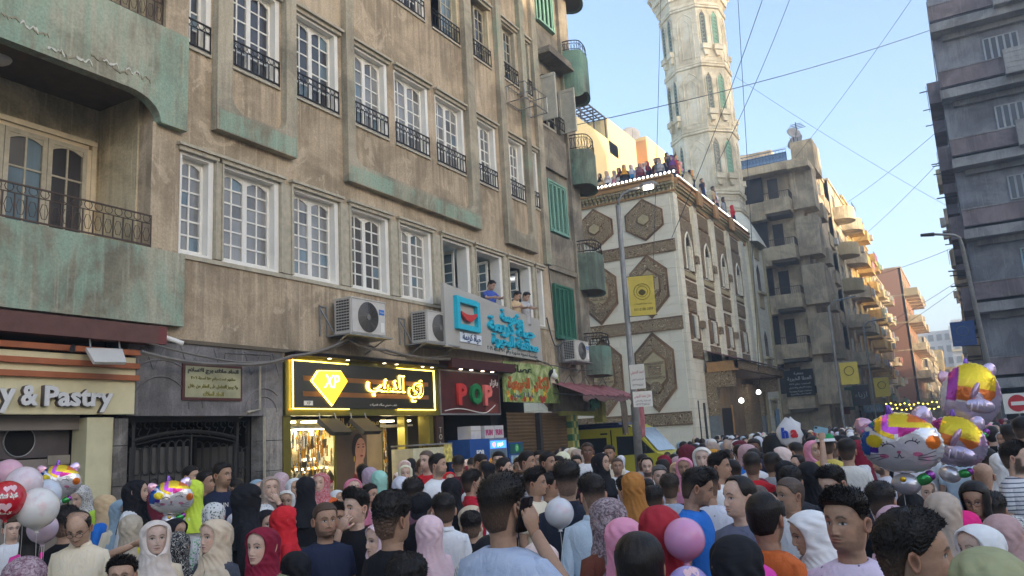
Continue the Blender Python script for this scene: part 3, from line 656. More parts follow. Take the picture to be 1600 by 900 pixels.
# flood lamps over the window
for k,(u,lab) in enumerate(((11.15,'flood lamp left of the pair hung over the jewellery window'),(12.0,'flood lamp right of the pair hung over the jewellery window'))):
    t=thing('flood_lamp',lab,'lamp',TL(u,.2,2.62),'flood lamps')
    q=MB(TL); s=.25
    q.add([(u-s,.12,2.56),(u+s,.12,2.56),(u+s+.05,.42,2.3),(u-s+.05,.42,2.3),(u-s,.05,2.5),(u+s,.05,2.5),(u+s+.05,.36,2.24),(u-s+.05,.36,2.24)],[(0,1,2,3),(4,7,6,5),(0,4,5,1),(1,5,6,2),(2,6,7,3),(3,7,4,0)]); q.build('housing',M['darkgrey'],t)
    q=MB(TL); q.tube([(u-s+.05,.08,2.66),(u-s+.03,.12,2.52)],.012,4); q.tube([(u+s-.05,.08,2.66),(u+s-.03,.12,2.52)],.012,4); q.build('bracket',M['steel'],t)
# ---- POP bazaar sign
pp=thing('bazaar_sign','maroon shop sign with red and green letters POP','sign',TL(16.2,0,2.7))
mar=flat('maroon_brick_print',srgb(84,36,36),.4,var=.3,scale=5)
P('frame','steel',14.86,17.48,-.1,.02,2.63,3.66,pp); P('panel',mar,14.9,17.44,.02,.03,2.67,3.62,pp)
gr=flat('green_letter',srgb(38,132,76),.35); rd=flat('red_letter',srgb(206,62,60),.35); pk=flat('pink_letter',srgb(236,120,110),.35)
text('P',pp,rd,TL,15.68,3.1,.03,.7,.07,height=.5,width=.36,bold=.03); text('O',pp,gr,TL,16.28,3.12,.03,.7,.08,height=.5,width=.5,bold=.035); text('P',pp,pk,TL,16.82,3.1,.03,.7,.07,height=.5,width=.36,bold=.03)
text('بازار',pp,'white',TL,17.15,3.4,.03,.25,.02,width=.42,height=.2)
MB(TL).tube([(15.0+2.2*t,.035,2.72+.05*math.sin(t*6)+.5*max(0,t-.78)**1.2*2) for t in np.linspace(0,1,16)],.012,4).build('swoosh',M['white'],pp)
MB(TL).prism([(16.7,2.68),(17.3,2.68),(17.35,2.9),(17.0,2.98),(16.8,2.85)],.03,.034).build('printed_hat',flat('dull_red',srgb(120,60,52),.6),pp)
be=thing('sign_canopy','dark maroon canopy box with small downlights over the POP sign','canopy',TL(16.3,0,3.7)); P('box',flat('dark_maroon',srgb(74,38,38),.5),14.9,17.75,.0,.35,3.67,3.88,be)
q=MB(TL); [q.lathe([(0,0),(.04,0),(.04,.015),(0,.015)],10,(u,.18,3.655)) for u in (15.5,15.95,16.45,16.9)]; q.build('downlight',emit('downlight2',(1,.8,.6,1),2),be)
# ---- juice sign
js=thing('juice_sign','green fruit juice banner sign with orange Arabic letters and a child picture','sign',TL(19.3,0,2.8))
t_=NT('juice_print'); v=t_.pos(); f=t_.noise(v,3,4,.6,1); fr_=t_.noise(v,9,3)
c_=t_.ramp(f,[(.35,srgb(96,122,58)),(.5,srgb(158,172,104)),(.65,srgb(200,204,150))]); t_.col(c_).set(.5); M['juice']=t_.m
def TJ(a,b,c): return (XL+.12+b-a*.02,17.55+a,c)
m=MB(TJ); m.prism([(0,2.95),(3.25,2.95),(3.25,4.0),(0,3.98)],-.05,0); m.build('board',M['juice'],js,fix=False)
org=flat('orange_letter',srgb(196,92,42),.5)
text('عصائر',js,flat('dark_letter',srgb(44,52,40),.5),TJ,.95,3.8,0,.4,.012,width=1.2,height=.28,bold=.012)
text('لكار',js,org,TJ,2.1,3.45,0,.4,.012,width=.9,height=.45,bold=.022); text('الطبيعية',js,org,TJ,.8,3.43,0,.3,.012,width=1.2,height=.36,bold=.02)
text('ابناء السودا',js,flat('blue_letter',srgb(50,74,130),.5),TJ,1.0,3.13,0,.2,.008,width=1.1,height=.18)
q=MB(TJ); fr=random.Random(5)
cols=[flat('fruit_yellow',srgb(220,190,60),.5),flat('fruit_orange',srgb(210,130,50),.5),flat('fruit_green',srgb(110,140,50),.5),flat('fruit_red',srgb(170,60,50),.5)]
for k in range(4):
    q=MB(TJ)
    for i in range(9):
        a,c,r=fr.uniform(.15,2.4),3.02+fr.random()**2*.35,fr.uniform(.05,.09); q.prism([(a+r*math.cos(t),c+r*math.sin(t)) for t in np.linspace(0,2*PI,10,endpoint=False)],0,.002+.002*k+.0003*i)
    q.build('printed_fruit',cols[k],js,kind='stuff')
q=MB(TJ); q.prism([(2.85+.26*math.cos(t)*(1+.12*math.sin(7*t)),3.72+.2*math.sin(t)*(1+.12*math.cos(5*t))) for t in np.linspace(0,2*PI,26,endpoint=False)],.001,.004); q.prism([(3.0,3.75),(3.2,3.6),(3.22,3.3),(3.1,3.4)],.001,.004); q.build('printed_hair',flat('print_black',srgb(30,30,34),.5),js)
MB(TJ).prism([(2.82+.15*math.cos(t),3.58+.17*math.sin(t)) for t in np.linspace(0,2*PI,16,endpoint=False)],.004,.007).build('printed_face',flat('print_skin',srgb(206,190,160),.5),js)
lb=thing('sign_bulb','white bulb lamp hanging in front of the juice sign','lamp',TL(20.05,.3,3.7)); q=MB(TL); q.lathe([(0,-.14),(.08,-.1),(.1,-.03),(.06,.04),(.03,.07),(.03,.16),(0,.16)],12,(20.05,.3,3.72)); q.build('bulb',M['white'],lb,smooth=True); MB(TL).tube([(20.05,.3,3.86),(20.0,.15,4.05),(20.0,-.02,4.1)],.01,4).build('wire',M['wire'],lb)
# ---- plaque over the gate
pq=thing('plaque','worn brass coloured plaque with Arabic writing above the iron gate','plaque',TL(8.7,0,2.9))
P('frame',flat('dark_red_frame',srgb(92,52,48),.5),8.1,9.25,-.03,.0,2.86,3.42,pq); P('plate',flat('tarnished_brass',srgb(158,154,122),.35,.3,var=.2,scale=3),8.14,9.21,.0,.01,2.9,3.38,pq)
for s_,z_,w_,c_ in (('اتحاد ملاك برج الاسلام',3.31,.98,srgb(84,84,76)),('مشهر تحت رقم ١٥٠ لسنة ٢٠٠٦',3.19,.86,srgb(128,122,60)),('ولا يجوز التعامل على العقار من خلال',3.07,.96,srgb(128,122,60)),('اتحاد الملاك',2.96,.4,srgb(140,132,66))):
    text(s_,pq,flat('plaque_ink',c_,.5),TL,8.67,z_,.01,.1,.006,width=w_,height=.1 if z_>3.2 else .075,bold=.004)
# ---- bakery sign, brown beam, lamps
bs=thing('bakery_sign','cream bakery sign reading y & Pastry with raised white letters','sign',TL(6.4,0,2.65))
P('panel','creamsign',1.5,7.28,-.1,.03,2.64,3.44,bs)
for z0 in (3.11,3.28,3.47): P('slat','wood',1.5,7.31,.0,.09,z0,z0+.075,bs)
lw=flat('white_letter',srgb(214,212,208),.4,var=.03); ls=flat('letter_side_grey',srgb(96,88,84),.6)
for s_,u_,w_,z_,h_ in (('y',5.50,.20,2.80,.30),('&',5.77,.22,2.87,.26),('Pastry',6.43,.95,2.83,.34)):
    text(s_,bs,ls,TL,u_,z_,.03,.36,.07,width=w_*1.02,height=h_*1.02,bold=.012,name='letter_side'); text(s_,bs,lw,TL,u_,z_,.1,.36,.008,width=w_,height=h_,bold=.012)
text('Baker',bs,ls,TL,4.95,2.86,.03,.36,.07,width=.8,height=.3,bold=.012,name='letter_side'); text('Baker',bs,lw,TL,4.95,2.86,.1,.36,.008,width=.78,height=.28,bold=.012)
bm_=thing('sign_beam','brown painted beam running over the bakery sign','beam',TL(6,0,3.7)); P('beam','brown',1,7.5,.0,.22,3.64,3.9,bm_); P('end_cap',flat('red_brown_cap',srgb(118,62,58),.6),7.5,7.64,-.0,.22,3.64,3.9,bm_)
t=thing('flood_lamp','flat white flood lamp hanging from the brown beam','lamp',TL(6.85,.4,3.5),'flood lamps')
q=MB(TL); q.add([(6.45,.15,3.52),(6.98,.15,3.54),(6.78,.55,3.30),(6.32,.55,3.28),(6.45,.12,3.49),(6.98,.12,3.51),(6.78,.52,3.27),(6.32,.52,3.25)],[(0,1,2,3),(4,7,6,5),(0,4,5,1),(1,5,6,2),(2,6,7,3),(3,7,4,0)]); q.build('housing',M['ac'],t)
q=MB(TL); q.tube([(6.5,.14,3.66),(6.5,.17,3.52)],.012,4); q.tube([(6.93,.14,3.66),(6.93,.17,3.53)],.012,4); q.build('bracket',M['steel'],t)
t=thing('security_camera','small white security camera at the end of the brown beam','camera',TL(7.72,.2,3.72)); q=MB(TL); q.tube([(7.66,.15,3.76),(7.85,.32,3.66)],.035,8); q.tube([(7.64,.1,3.8),(7.7,.16,3.74)],.015,5); q.build('housing',M['white'],t)
t=thing('security_camera','dark bullet camera tucked under the brown beam','camera',TL(6.2,.15,3.5)); MB(TL).tube([(6.3,.1,3.52),(6.2,.25,3.46)],.035,8).build('housing',M['darkgrey'],t)
# bakery wall and doors
P('bakery_wall','creamwall',6.62,7.0,-.35,-.02,0,2.6); P('bakery_lintel','greypanel',-8,6.62,-.4,-.2,2.45,2.64)
bd=thing('bakery_door','grey panelled double door with a round glass porthole','door',TL(6,-.35,0)); 
P('panel','greypanel',5.48,6.6,-.42,-.36,0,2.08,bd); P('panel','greypanel',-4,5.44,-.42,-.36,0,2.08,bd); P('transom',flat('mauve_glass',srgb(92,84,84),.15),-4,6.6,-.44,-.38,2.1,2.62,bd)
MB(TL).prism([(5.93+.19*math.cos(t),2.32+.19*math.sin(t)) for t in np.linspace(0,2*PI,28,endpoint=False)],-.38,-.36).build('porthole',M['dark'],bd)
MB(TL).tube([(5.93+.195*math.cos(t),-.37,2.32+.195*math.sin(t)) for t in np.linspace(0,2*PI,28,endpoint=False)],.012,5,close=True).build('porthole_ring',M['steel'],bd)
for u in (5.4,5.56): q=MB(TL); q.prism([(u+.05*math.cos(t),2.03+(.06 if math.sin(t)>0 else -.06)+.05*math.sin(t)) for t in np.linspace(0,2*PI,16,endpoint=False)],-.35,-.32); q.build('handle',M['steel'],bd)
P('hinge_plate',flat('beige_plate',srgb(150,142,130),.4),6.3,6.6,-.36,-.34,2.0,2.12,bd)
# ---- iron gate
gt=thing('iron_gate','dark wrought iron double gate with oval panels, one leaf open','gate',TL(8.6,-.5,0))
GI=flat('gate_iron',srgb(62,60,58),.5,.3); GW=-.34
P('recess','dark',7.2,9.72,-2.5,-2.4,0,2.6,gt)
q=MB(TL); 
for u in (7.22,7.5,9.42,9.66): q.box(u,u+.05,GW-.04,GW+.02,0,2.6)
q.box(7.22,9.7,GW-.05,GW+.03,2.55,2.62)
for k in range(16): u=7.3+k*.155; q.tube([(u+.05*math.cos(t),GW,2.5+.05*math.sin(t)) for t in np.linspace(0,5,9)],.01,4); q.tube([(u+.05,GW,2.46),(u,GW,2.36),(u+.06,GW,2.32)],.009,4)
arc=[(7.52+1.92*t,GW,2.2+.2*math.sin(PI*(.12+.76*t))) for t in np.linspace(0,1,17)]; q.tube(arc,.03,5); q.tube([(a,b,c-.07) for a,b,c in arc],.012,4)
q.build('gate_frame',GI,gt,fix=False)
def gleaf(a,b_,yaw=0):
    T=(lambda u,w,z:TL(u,w,z)) if not yaw else (lambda u,w,z:TL(b_-(b_-u)*math.cos(yaw),GW-(b_-u)*math.sin(yaw)+(w-GW),z))
    m=MB(T); n=max(2,int(round((b_-a)/.14))); s=(b_-a)/n; top=lambda u:2.2+.2*math.sin(PI*(.12+.76*(u-7.52)/1.92))-.08
    m.box(a,a+.03,GW-.02,GW+.02,.05,top(a)); m.box(b_-.03,b_,GW-.02,GW+.02,.05,top(b_))
    for i in range(n):
        u=a+(i+.5)*s; r=s*.4; tz=top(u)-.05
        for z0,z1 in ((1.78,tz),(1.15,1.66) if i%2 else (1.3,1.72),(.1,1.1)):
            p=[(u-r,GW,z0+r)]+[(u-r*math.cos(t),GW,z1-r+r*math.sin(t)) for t in np.linspace(0,PI,6)]+[(u+r*math.cos(t),GW,z0+r-r*math.sin(t)) for t in np.linspace(0,PI,6)]
            m.tube(p,.011,4,close=True)
        m.tube([(u+s/2,GW,.1),(u+s/2,GW,tz)],.007,3)
    o=m.build('gate_leaf',GI,gt,fix=False)
    bk=MB(T); bk.box(a+.03,b_-.03,GW-.03,GW-.025,.05,top((a+b_)/2)-.12); bk.build('backing_sheet',flat('gate_sheet',srgb(84,80,76),.6,var=.15),o,fix=False)
gleaf(7.54,8.55); gleaf(7.25,7.5); gleaf(9.45,9.66); gleaf(8.75,9.42,1.0)
# ---- fridges and cartons
fr_=thing('drinks_fridge','blue side of a drinks fridge with white lettering, under a white carton','fridge',TL(15.9,.1,0),'drinks fridges')
fb=flat('fridge_blue',srgb(36,82,150),.4); P('cabinet',fb,15.55,16.4,-.3,.3,0,2.06,fr_)
for i,s_ in enumerate(('FOR','THE','LOVE','OF IT')): text(s_,fr_,'white',TL,16.0,1.74-i*.19,.3,.2,.004,height=.14,bold=.008)
f2=thing('drinks_fridge','glass fronted drinks fridge with a glowing blue header','fridge',TL(16.9,.1,0),'drinks fridges')
P('cabinet',flat('fridge_grey',srgb(120,130,145),.4),16.45,17.3,-.35,.25,0,2.06,f2); P('header',emit('blue_header',(.05,.22,.8,1),.5),16.52,17.23,.25,.27,1.82,2.0,f2); text('pepsi',f2,emit('header_white',(1,1,1,1),.8),TL,16.95,1.91,.272,.14,.003,height=.1)
MB(TL).prism([(16.66+.06*math.cos(t),1.91+.06*math.sin(t)) for t in np.linspace(0,2*PI,16,endpoint=False)],.27,.274).build('logo_dot',emit('header_red',(.9,.2,.2,1),.6),f2)
P('door_glass','pane_blue',16.55,17.2,.25,.262,.2,1.78,f2)
f3=thing('drinks_fridge','narrow fridge with a green bottle logo on its header','fridge',TL(17.8,.1,0),'drinks fridges')
P('cabinet',fb,17.45,18.2,-.35,.2,0,1.93,f3); P('header',flat('teal_header',srgb(40,96,92),.4),17.5,18.15,.2,.22,1.66,1.9,f3); P('door_glass',flat('lit_shelves',srgb(150,176,190),.3,var=.4,scale=7),17.55,18.1,.2,.212,.2,1.62,f3)
MB(TL).prism([(17.84+.09*math.cos(t),1.78+(.11 if math.sin(t)>0 else .08)*math.sin(t)) for t in np.linspace(0,2*PI,14,endpoint=False)],.22,.226).build('logo',flat('green_logo',srgb(90,190,110),.4),f3); text('7',f3,'white',TL,17.84,1.78,.227,.12,.003,height=.1)
f4=thing('freezer','cream upright ice cream freezer at the edge of the jewellery shop','freezer',TL(13.9,.1,0)); P('cabinet',flat('cream_freezer',srgb(206,198,164),.4),13.35,14.45,-.2,.35,0,1.93,f4); P('header',flat('ice_cream_print',srgb(226,200,110),.4,var=.5,scale=14),14.45,14.75,-.2,.36,1.6,1.98,f4)
P('lid','steel',13.35,14.75,-.22,.37,1.98,2.01,f4)
for k,(u,lab) in enumerate(((15.95,'plain white carton on the blue fridge'),(16.55,'white carton with pink print stacked on the fridge, left one'),(17.0,'white carton with pink print stacked on the fridge, right one'))):
    c_=thing('carton',lab,'box',TL(u,.1,2.06),'cartons on the fridges'); P('body',flat('white_carton',srgb(206,200,196),.8,var=.08),u-.2,u+.22,-.15,.22,2.065,2.36,c_); P('tape','cream_trim',u-.2,u+.22,.22,.222,2.24,2.26,c_)
    if k: text('FUN',c_,flat('pink_print',srgb(190,70,120),.6),TL,u,2.2,.221,.1,.002,height=.14,width=.32,bold=.01)
# vertical tobacco lettering between shops
tb=thing('vertical_sign','narrow vertical sign with pale script between the two shops','sign',TL(14.85,0,1)); P('board',flat('dark_brown_board',srgb(60,40,34),.5),14.68,14.95,-.04,.02,.6,2.6,tb)
for i,ch in enumerate('Tobacco'): text(ch,tb,'cream_trim',TL,14.82,2.3-i*.15,.02,.16,.004,height=.12)
# ---- awning
aw=thing('awning','ragged pink corrugated awning over the corner shop','awning',TL(22,.3,3.4))
A=[[(20.3+i*.14,w_,3.56-w_*.42+.02*math.sin(i*2.1+w_)+(-.05 if i%2 else 0)*.5) for i in range(31)] for w_ in (-.1,.3,.7,1.0)]
MB(TL).grid(A).build('sheet',flat('faded_pink_sheet',srgb(150,96,96),.8,var=.25),aw,fix=False)
MB(TL).grid([[(a,w,c-.025) for a,w,c in r] for r in A[2:]]+[[(a,1.02,c-.14-.05*math.sin(a*5)) for a,w,c in A[3]]]).build('valance',flat('dirty_valance',srgb(110,84,80),.85),aw,fix=False)
q=MB(TL); [q.tube([(u,.98,3.1),(u,-.05,3.25)],.015,4) for u in (20.4,22.3,24.4)]; [q.tube([(u,.3,3.5),(u+.3,.35,3.75),(u+.7,.3,3.5)],.012,4) for u in (20.6,21.7,23)]; q.build('support',M['wire'],aw)
for k,(u,w,z0,z1,c_,lab) in enumerate(((23.3,.95,2.0,3.15,srgb(110,98,84),'grey-brown cloth hanging from the awning corner'),(24.6,1.0,1.9,3.3,srgb(176,110,112),'pink cloth hanging below the awning beside the lamp post'),(21.2,.9,2.75,3.1,srgb(28,60,44),'dark green bag hanging under the awning'))):
    q=MB(TL); wd=.34 if k!=2 else .5; A=[[(u+wd*s*(1.0+.25*math.sin(t*3)),w+.05*math.sin(s*14+t*2),z1+(z0-z1)*t+.06*math.sin(s*9)) for s in np.linspace(-.5,.5,13)] for t in np.linspace(0,1,9)]
    tag(q.grid(A).build('hanging_cloth',flat('cloth_%d'%k,c_,.9,var=.2)),lab,'cloth')
# ---- cables on the facade
def cable(pts,r,lab,n=5,mat='cable',name='cable',sag=.1,group=None,steps=10):
    out=[]
    for (a,b_) in zip(pts[:-1],pts[1:]):
        a,b_=Vector(a),Vector(b_)
        for i in range(steps): t=i/steps; p=a.lerp(b_,t); p.z-=sag*4*t*(1-t); out.append(tuple(p))
    out.append(tuple(pts[-1])); return tag(MB().tube(out,r,n).build(name,M[mat],fix=False),lab,name,group)
cable([TL(7.2,.25,3.5),TL(8.9,.22,3.42),TL(10.1,.25,3.62),TL(11.5,.3,4.02),TL(12.6,.3,3.9),TL(15,.3,3.86)],.03,'thick grey cable bundle swagged across the top of the gold shop sign',sag=.06)
cable([TL(7.0,.2,3.72),TL(9.0,.2,3.46),TL(10.4,.22,3.66),TL(11.7,.26,4.05),TL(12.2,.28,3.95),TL(13.2,.26,3.82),TL(14.9,.26,3.95)],.018,'thin grey cable looping beside the thick bundle above the shops',sag=.05)
cable([TL(20.5,.03,12.8),TL(20.52,.03,9),TL(20.7,.03,6.5),TL(21.0,-.05,4.9)],.012,'thin wire running down the pilaster left of the green shutters',sag=.02,mat='wire')
cable([TL(20.3,.05,5.4),TL(20.6,.1,4.6),TL(21.4,.08,4.9)],.02,'dark cable looping down from the charity sign corner to the small air conditioner',sag=.1,mat='wire')
cable([TL(18.0,.06,4.05),TL(19.2,.1,4.2),TL(20.5,.1,4.02),TL(22.9,.2,4.0)],.012,'thin wires strung above the juice sign',sag=.06,mat='wire')
q=MB(TL); q.tube([(9.6,.03,3.5),(9.6,.03,2.72),(9.38,.0,2.68),(9.38,-.2,2.6)],.02,5); q.tube([(9.72,-.0,2.6),(9.74,0,0.2)],.025,5); tag(q.build('drain_pipe',M['cream_trim']),'thin cream pipes beside the right end of the iron gate','pipe')
# ======================= mosque ==============================================
t=NT('mosque_stone'); v=t.pos(); br=t.n.new('ShaderNodeTexBrick'); 
sx=t.n.new('ShaderNodeSeparateXYZ'); t.l.new(v,sx.inputs[0]); cx=t.n.new('ShaderNodeCombineXYZ'); t.l.new(t.math('ADD',sx.outputs[0],sx.outputs[1]),cx.inputs[0]); t.l.new(sx.outputs[2],cx.inputs[1])
t.l.new(cx.outputs[0],br.inputs['Vector']); br.inputs['Scale'].default_value=1; br.inputs['Brick Width'].default_value=1.2; br.inputs['Row Height'].default_value=.42; br.inputs['Mortar Size'].default_value=.008
for k,c_ in (('Color1',srgb(240,230,204)),('Color2',srgb(246,238,214)),('Mortar',srgb(204,194,170))): br.inputs[k].default_value=c_
nz=t.noise(v,.7,5); c_=t.mix(t.math('MULTIPLY',t.ramp(nz,[(.45,0.),(.75,1.)]),.35),br.outputs[0],srgb(168,158,138)); t.col(c_).set(.85,0,.2); t.bump(br.outputs[1],.4,-.01); M['mstone']=t.m
t=NT('carved_arabesque'); v=t.pos(); d=t.noise(v,2.2,2); 
vm=t.n.new('ShaderNodeVectorMath'); vm.operation='ADD'; t.l.new(v,vm.inputs[0]); nn=t.n.new('ShaderNodeTexNoise'); nn.inputs['Scale'].default_value=3.5; t.l.new(v,nn.inputs['Vector']); vs_=t.n.new('ShaderNodeVectorMath'); vs_.operation='SCALE'; vs_.inputs['Scale'].default_value=.45; t.l.new(nn.outputs['Color'],vs_.inputs[0]); t.l.new(vs_.outputs[0],vm.inputs[1])
vo=t.n.new('ShaderNodeTexVoronoi'); vo.feature='DISTANCE_TO_EDGE'; vo.inputs['Scale'].default_value=5.5; t.l.new(vm.outputs[0],vo.inputs['Vector'])
vo2=t.n.new('ShaderNodeTexVoronoi'); vo2.inputs['Scale'].default_value=5.5; t.l.new(vm.outputs[0],vo2.inputs['Vector'])
w1=t.math('SINE',t.math('MULTIPLY',vo2.outputs['Distance'],34))
mk=t.ramp(w1,[(.45,0.),(.62,1.)]); c_=t.mix(mk,srgb(112,86,60),srgb(226,204,162)); t.col(c_).set(.7,0,.25); t.bump(w1,.6,.03); M['carved']=t.m
M['brownstone']=plaster('brown_trim_stone',srgb(146,116,86),srgb(120,94,70),srgb(164,134,102),None,streak=.2)
M['goldwood']=flat('golden_wood_cornice',srgb(184,140,88),.6,var=.15,scale=5)
M['creamstone']=flat('cream_panel_stone',srgb(188,172,132),.8,var=.12)
MO=thing('mosque','pale stone mosque with brown carved arabesque hexagon panels and lit roofline','mosque',(XM-3,YM+6,0))
def Q(name,mat,a0,a1,b0,b1,c0,c1,T=TS,parent=None,**kw): return box(name,M[mat] if isinstance(mat,str) else mat,parent or MO,a0,a1,b0,b1,c0,c1,T,**kw)
b=MB(); b.box(-30,XM,YM,48.4,0,12.7); b.box(-30,XM,YM,YM+.3,12.7,13.3); b.box(XM-.3,XM,YM+.3,48.4,12.7,13.3); b.build('wall_block',M['mstone'],MO,fix=False)
me_=bpy.data.meshes.new('stone_block'); q=MB(lambda u,w,z:(-u,-w,z)).box(-.592,.592,0,.022,-.2,.2); me_.from_pydata(q.v,[],q.f); me_.materials.append(flat('dressed_stone',srgb(242,232,207),.85,var=.05,scale=1.1,bump=.15))
for r_ in range(30):
    for k in range(6):
        u=k*1.21+(.60 if r_%2 else 1.205)-(1.21 if not r_%2 else 0); half=u<.3; u=.292 if half else u
        if u>7: continue
        o=bpy.data.objects.new('stone_block',me_); C.objects.link(o); o.parent=MO; o.location=Vector(TF(u,.0008*((r_*7+k*3)%5),.25+r_*.42))-wloc(MO); o.scale.x=.49 if half else 1
def hexpanel(cu,z0,z1,s0,s1,hw,T,win=True):
    outer=[(cu,z1),(cu-hw,s1),(cu-hw,s0),(cu,z0),(cu+hw,s0),(cu+hw,s1)]
    cz=(s0+s1)/2 if s1-s0>.9 else (z0+z1)/2
    o=MB(T).prism(outer,0,.07).build('carved_hexagon',M['brownstone'],MO)
    k=.9; MB(T).prism([(cu+(u-cu)*k,cz+(z-cz)*k) for u,z in outer],.07,.1).build('carved_field',M['carved'],o)
    k=.3 if s1-s0<.9 else .56; inn=[(cu+(u-cu)*k*1.1,cz+(z-cz)*k) for u,z in outer]
    MB(T).prism(inn,.1,.13).build('inner_border',M['brownstone'],o); MB(T).prism([(cu+(u-cu)*.84,cz+(z-cz)*.84) for u,z in inn],.13,.15).build('inner_panel',M['creamstone'],o)
    if s1-s0>.9:
        m=MB(T); h=hw*k*.9
        for zz in (cz+.32,cz-.32): m.box(cu-h,cu+h,.15,.19,zz-.05,zz+.05)
        m.box(cu-.3,cu+.3,.15,.18,cz-.22,cz+.22); m.lathe if 0 else None
        m.prism([(cu+.26*math.cos(a),cz-.75+.26*math.sin(a)) for a in np.linspace(0,2*PI,14,endpoint=False)],.15,.19)
        m.build('inner_ornament',M['carved'],o)
for k in range(3):
    c=1.32+k*2.5; hexpanel(c,10.72,12.78,11.35,12.1,.94,TF); hexpanel(c+.03,7.08,10.1,8.0,9.3,.92,TF); hexpanel(c+.1,2.86,6.48,3.86,5.6,.94,TF)
for z0,z1 in ((10.1,10.58),(6.52,7.02),(2.3,2.78)):
    Q('carved_band','carved',-.06,8,-.001,.06,z0,z1,TF); Q('band_edge','brownstone',-.06,8,.0,.08,z1,z1+.05,TF); Q('band_edge','brownstone',-.06,8,.0,.08,z0-.05,z0,TF)
def cornice(T,a,b_):
    m=MB(T); m.box(a,b_,.0,.10,12.84,12.92); m.box(a,b_,0,.38,13.28,13.40); m.box(a,b_,0,.34,13.40,13.5); m.box(a,b_,0,.42,13.5,13.58)
    m.build('cornice',M['goldwood'],MO,fix=False)
    k=MB(T); n=int((b_-a)/.2)
    for i in range(n):
        u=a+(i+.5)*(b_-a)/n; k.box(u-.05,u+.05,.0,.12,12.92,13.06); k.box(u-.07,u+.07,0,.22,13.06,13.17); k.box(u-.085,u+.085,0,.32,13.17,13.28)
    k.build('muqarnas',M['creamstone'],MO,fix=False,kind='stuff')
cornice(TF,-.3,8); cornice(TS,.3,13.9)
m=MB(TS)
for u in (3.35,6.3,9.4): m.box(u-.35,u+.35,.38,.5,12.84,13.56)
m.build('cornice_block',M['goldwood'],MO,fix=False)
for u in (.32,3.3,6.35,9.4,12.5): Q('pilaster','mstone',u-.3,u+.3,0,.16,0 if u<2 else (5.2 if u<12.3 else 0),12.84)
for k,c in enumerate((1.75,4.85,7.9,10.95)):
    hw=.98
    def pnl(z0,z1,mat='carved',h=hw,w=.08):
        o=Q('carved_panel','brownstone',c-h,c+h,0,w*.7,z0,z1); Q('panel_field',mat,c-h+.08,c+h-.08,w*.7,w,z0+.07,z1-.07,parent=o)
    pnl(11.95,12.7); pnl(8.98,9.34,'creamstone'); pnl(8.15,8.85); pnl(7.35,7.98,h=.6); pnl(5.25,6.02)
    # arched upper window: spandrel with pointed arch cut-out built from two halves
    for s in (1,-1):
        pts=[(c+s*hw,9.4),(c+s*hw,11.85),(c,11.85),(c,11.25),(c+s*.2,11.12),(c+s*.42,10.85),(c+s*.5,10.5),(c+s*.5,9.4)]
        MB(TS).prism(pts,.0,.1).build('arch_spandrel',M['carved'],MO)
    m=MB(TS); pa=[(c-.5,9.42),(c-.5,10.5),(c-.42,10.85),(c-.2,11.12),(c,11.25),(c+.2,11.12),(c+.42,10.85),(c+.5,10.5),(c+.5,9.42)]
    m.tube([(u,.12,z) for u,z in pa],.05,4); m.build('arch_rim',M['mstone'],MO)
    MB(TS).prism(pa,-.0,.012).build('window',M['pane_dark'],MO); Q('window_reveal','mstone',c+.12,c+.5,.012,.09,9.42,10.6)
    Q('window','pane_dark',c-.5,c+.12,.0,.012,6.2,7.25); Q('window_reveal','mstone',c+.12,c+.5,.0,.09,6.2,7.25); f=MB(TS)
    for a in (c-.62,c+.5): f.box(a,a+.12,0,.12,6.1,7.3)
    f.build('window_frame',M['brownstone'],MO,fix=False)
    pnl2=Q('side_panel','carved',c+1.0,c+1.5,.001,.17,9.9,10.3) if k<3 else None
    Q('side_panel','carved',c+1.0,c+1.5,.002,.165,6.75,7.1) if k<3 else None
m=MB(TS); m.box(1.9,2.15,.02,.05,1.0,3.2); m.box(.75,1.25,-.01,.03,.0,3.3); m.build('slit_window',M['pane_dark'],MO,fix=False)
# entrance portal
Q('portal_shade_panel',flat('portal_shadowed_stone',srgb(120,100,78),.8,var=.3,scale=2),3.1,12.2,.0,.02,.0,4.75); Q('inner_door','dark',4.6,6.6,.02,.05,.0,3.0); Q('inner_door_frame','goldwood',4.45,4.6,.02,.1,.0,3.15); Q('inner_door_frame','goldwood',6.6,6.75,.02,.1,.0,3.15)  # flat panel: the shade of the portal is put into its darker stone colour
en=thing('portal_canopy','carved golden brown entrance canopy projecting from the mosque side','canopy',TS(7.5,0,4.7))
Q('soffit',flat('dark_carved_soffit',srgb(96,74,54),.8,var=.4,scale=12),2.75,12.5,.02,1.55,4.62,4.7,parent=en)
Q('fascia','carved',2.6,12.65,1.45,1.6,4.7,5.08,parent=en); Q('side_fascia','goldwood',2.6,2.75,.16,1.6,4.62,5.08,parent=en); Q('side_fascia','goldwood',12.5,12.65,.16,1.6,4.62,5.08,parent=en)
A=[[(2.4+i*.205,w,5.1+(1.75-w)*.32+(.05 if i%2 else 0)) for i in range(52)] for w in (1.8,1.2,.6,.1)]
MB(TS).grid(A).build('tiled_eave',flat('dark_red_tiles',srgb(104,62,56),.7,var=.2),en,fix=False)
for u in (2.95,12.2):
    m=MB(TS); m.prism([(u-.25,2.6),(u+.25,2.6),(u+.3,4.62),(u-.3,4.62)],.02,.5); m.prism([(u-.3,3.9),(u+.3,3.9),(u+.3,4.62),(u-.3,4.62)],.5,1.3); m.build('carved_bracket',M['carved'],en)
    Q('pier',flat('grey_marble',srgb(128,132,132),.3,var=.15),u-.3,u+.3,.02,.45,0,2.6,parent=en)
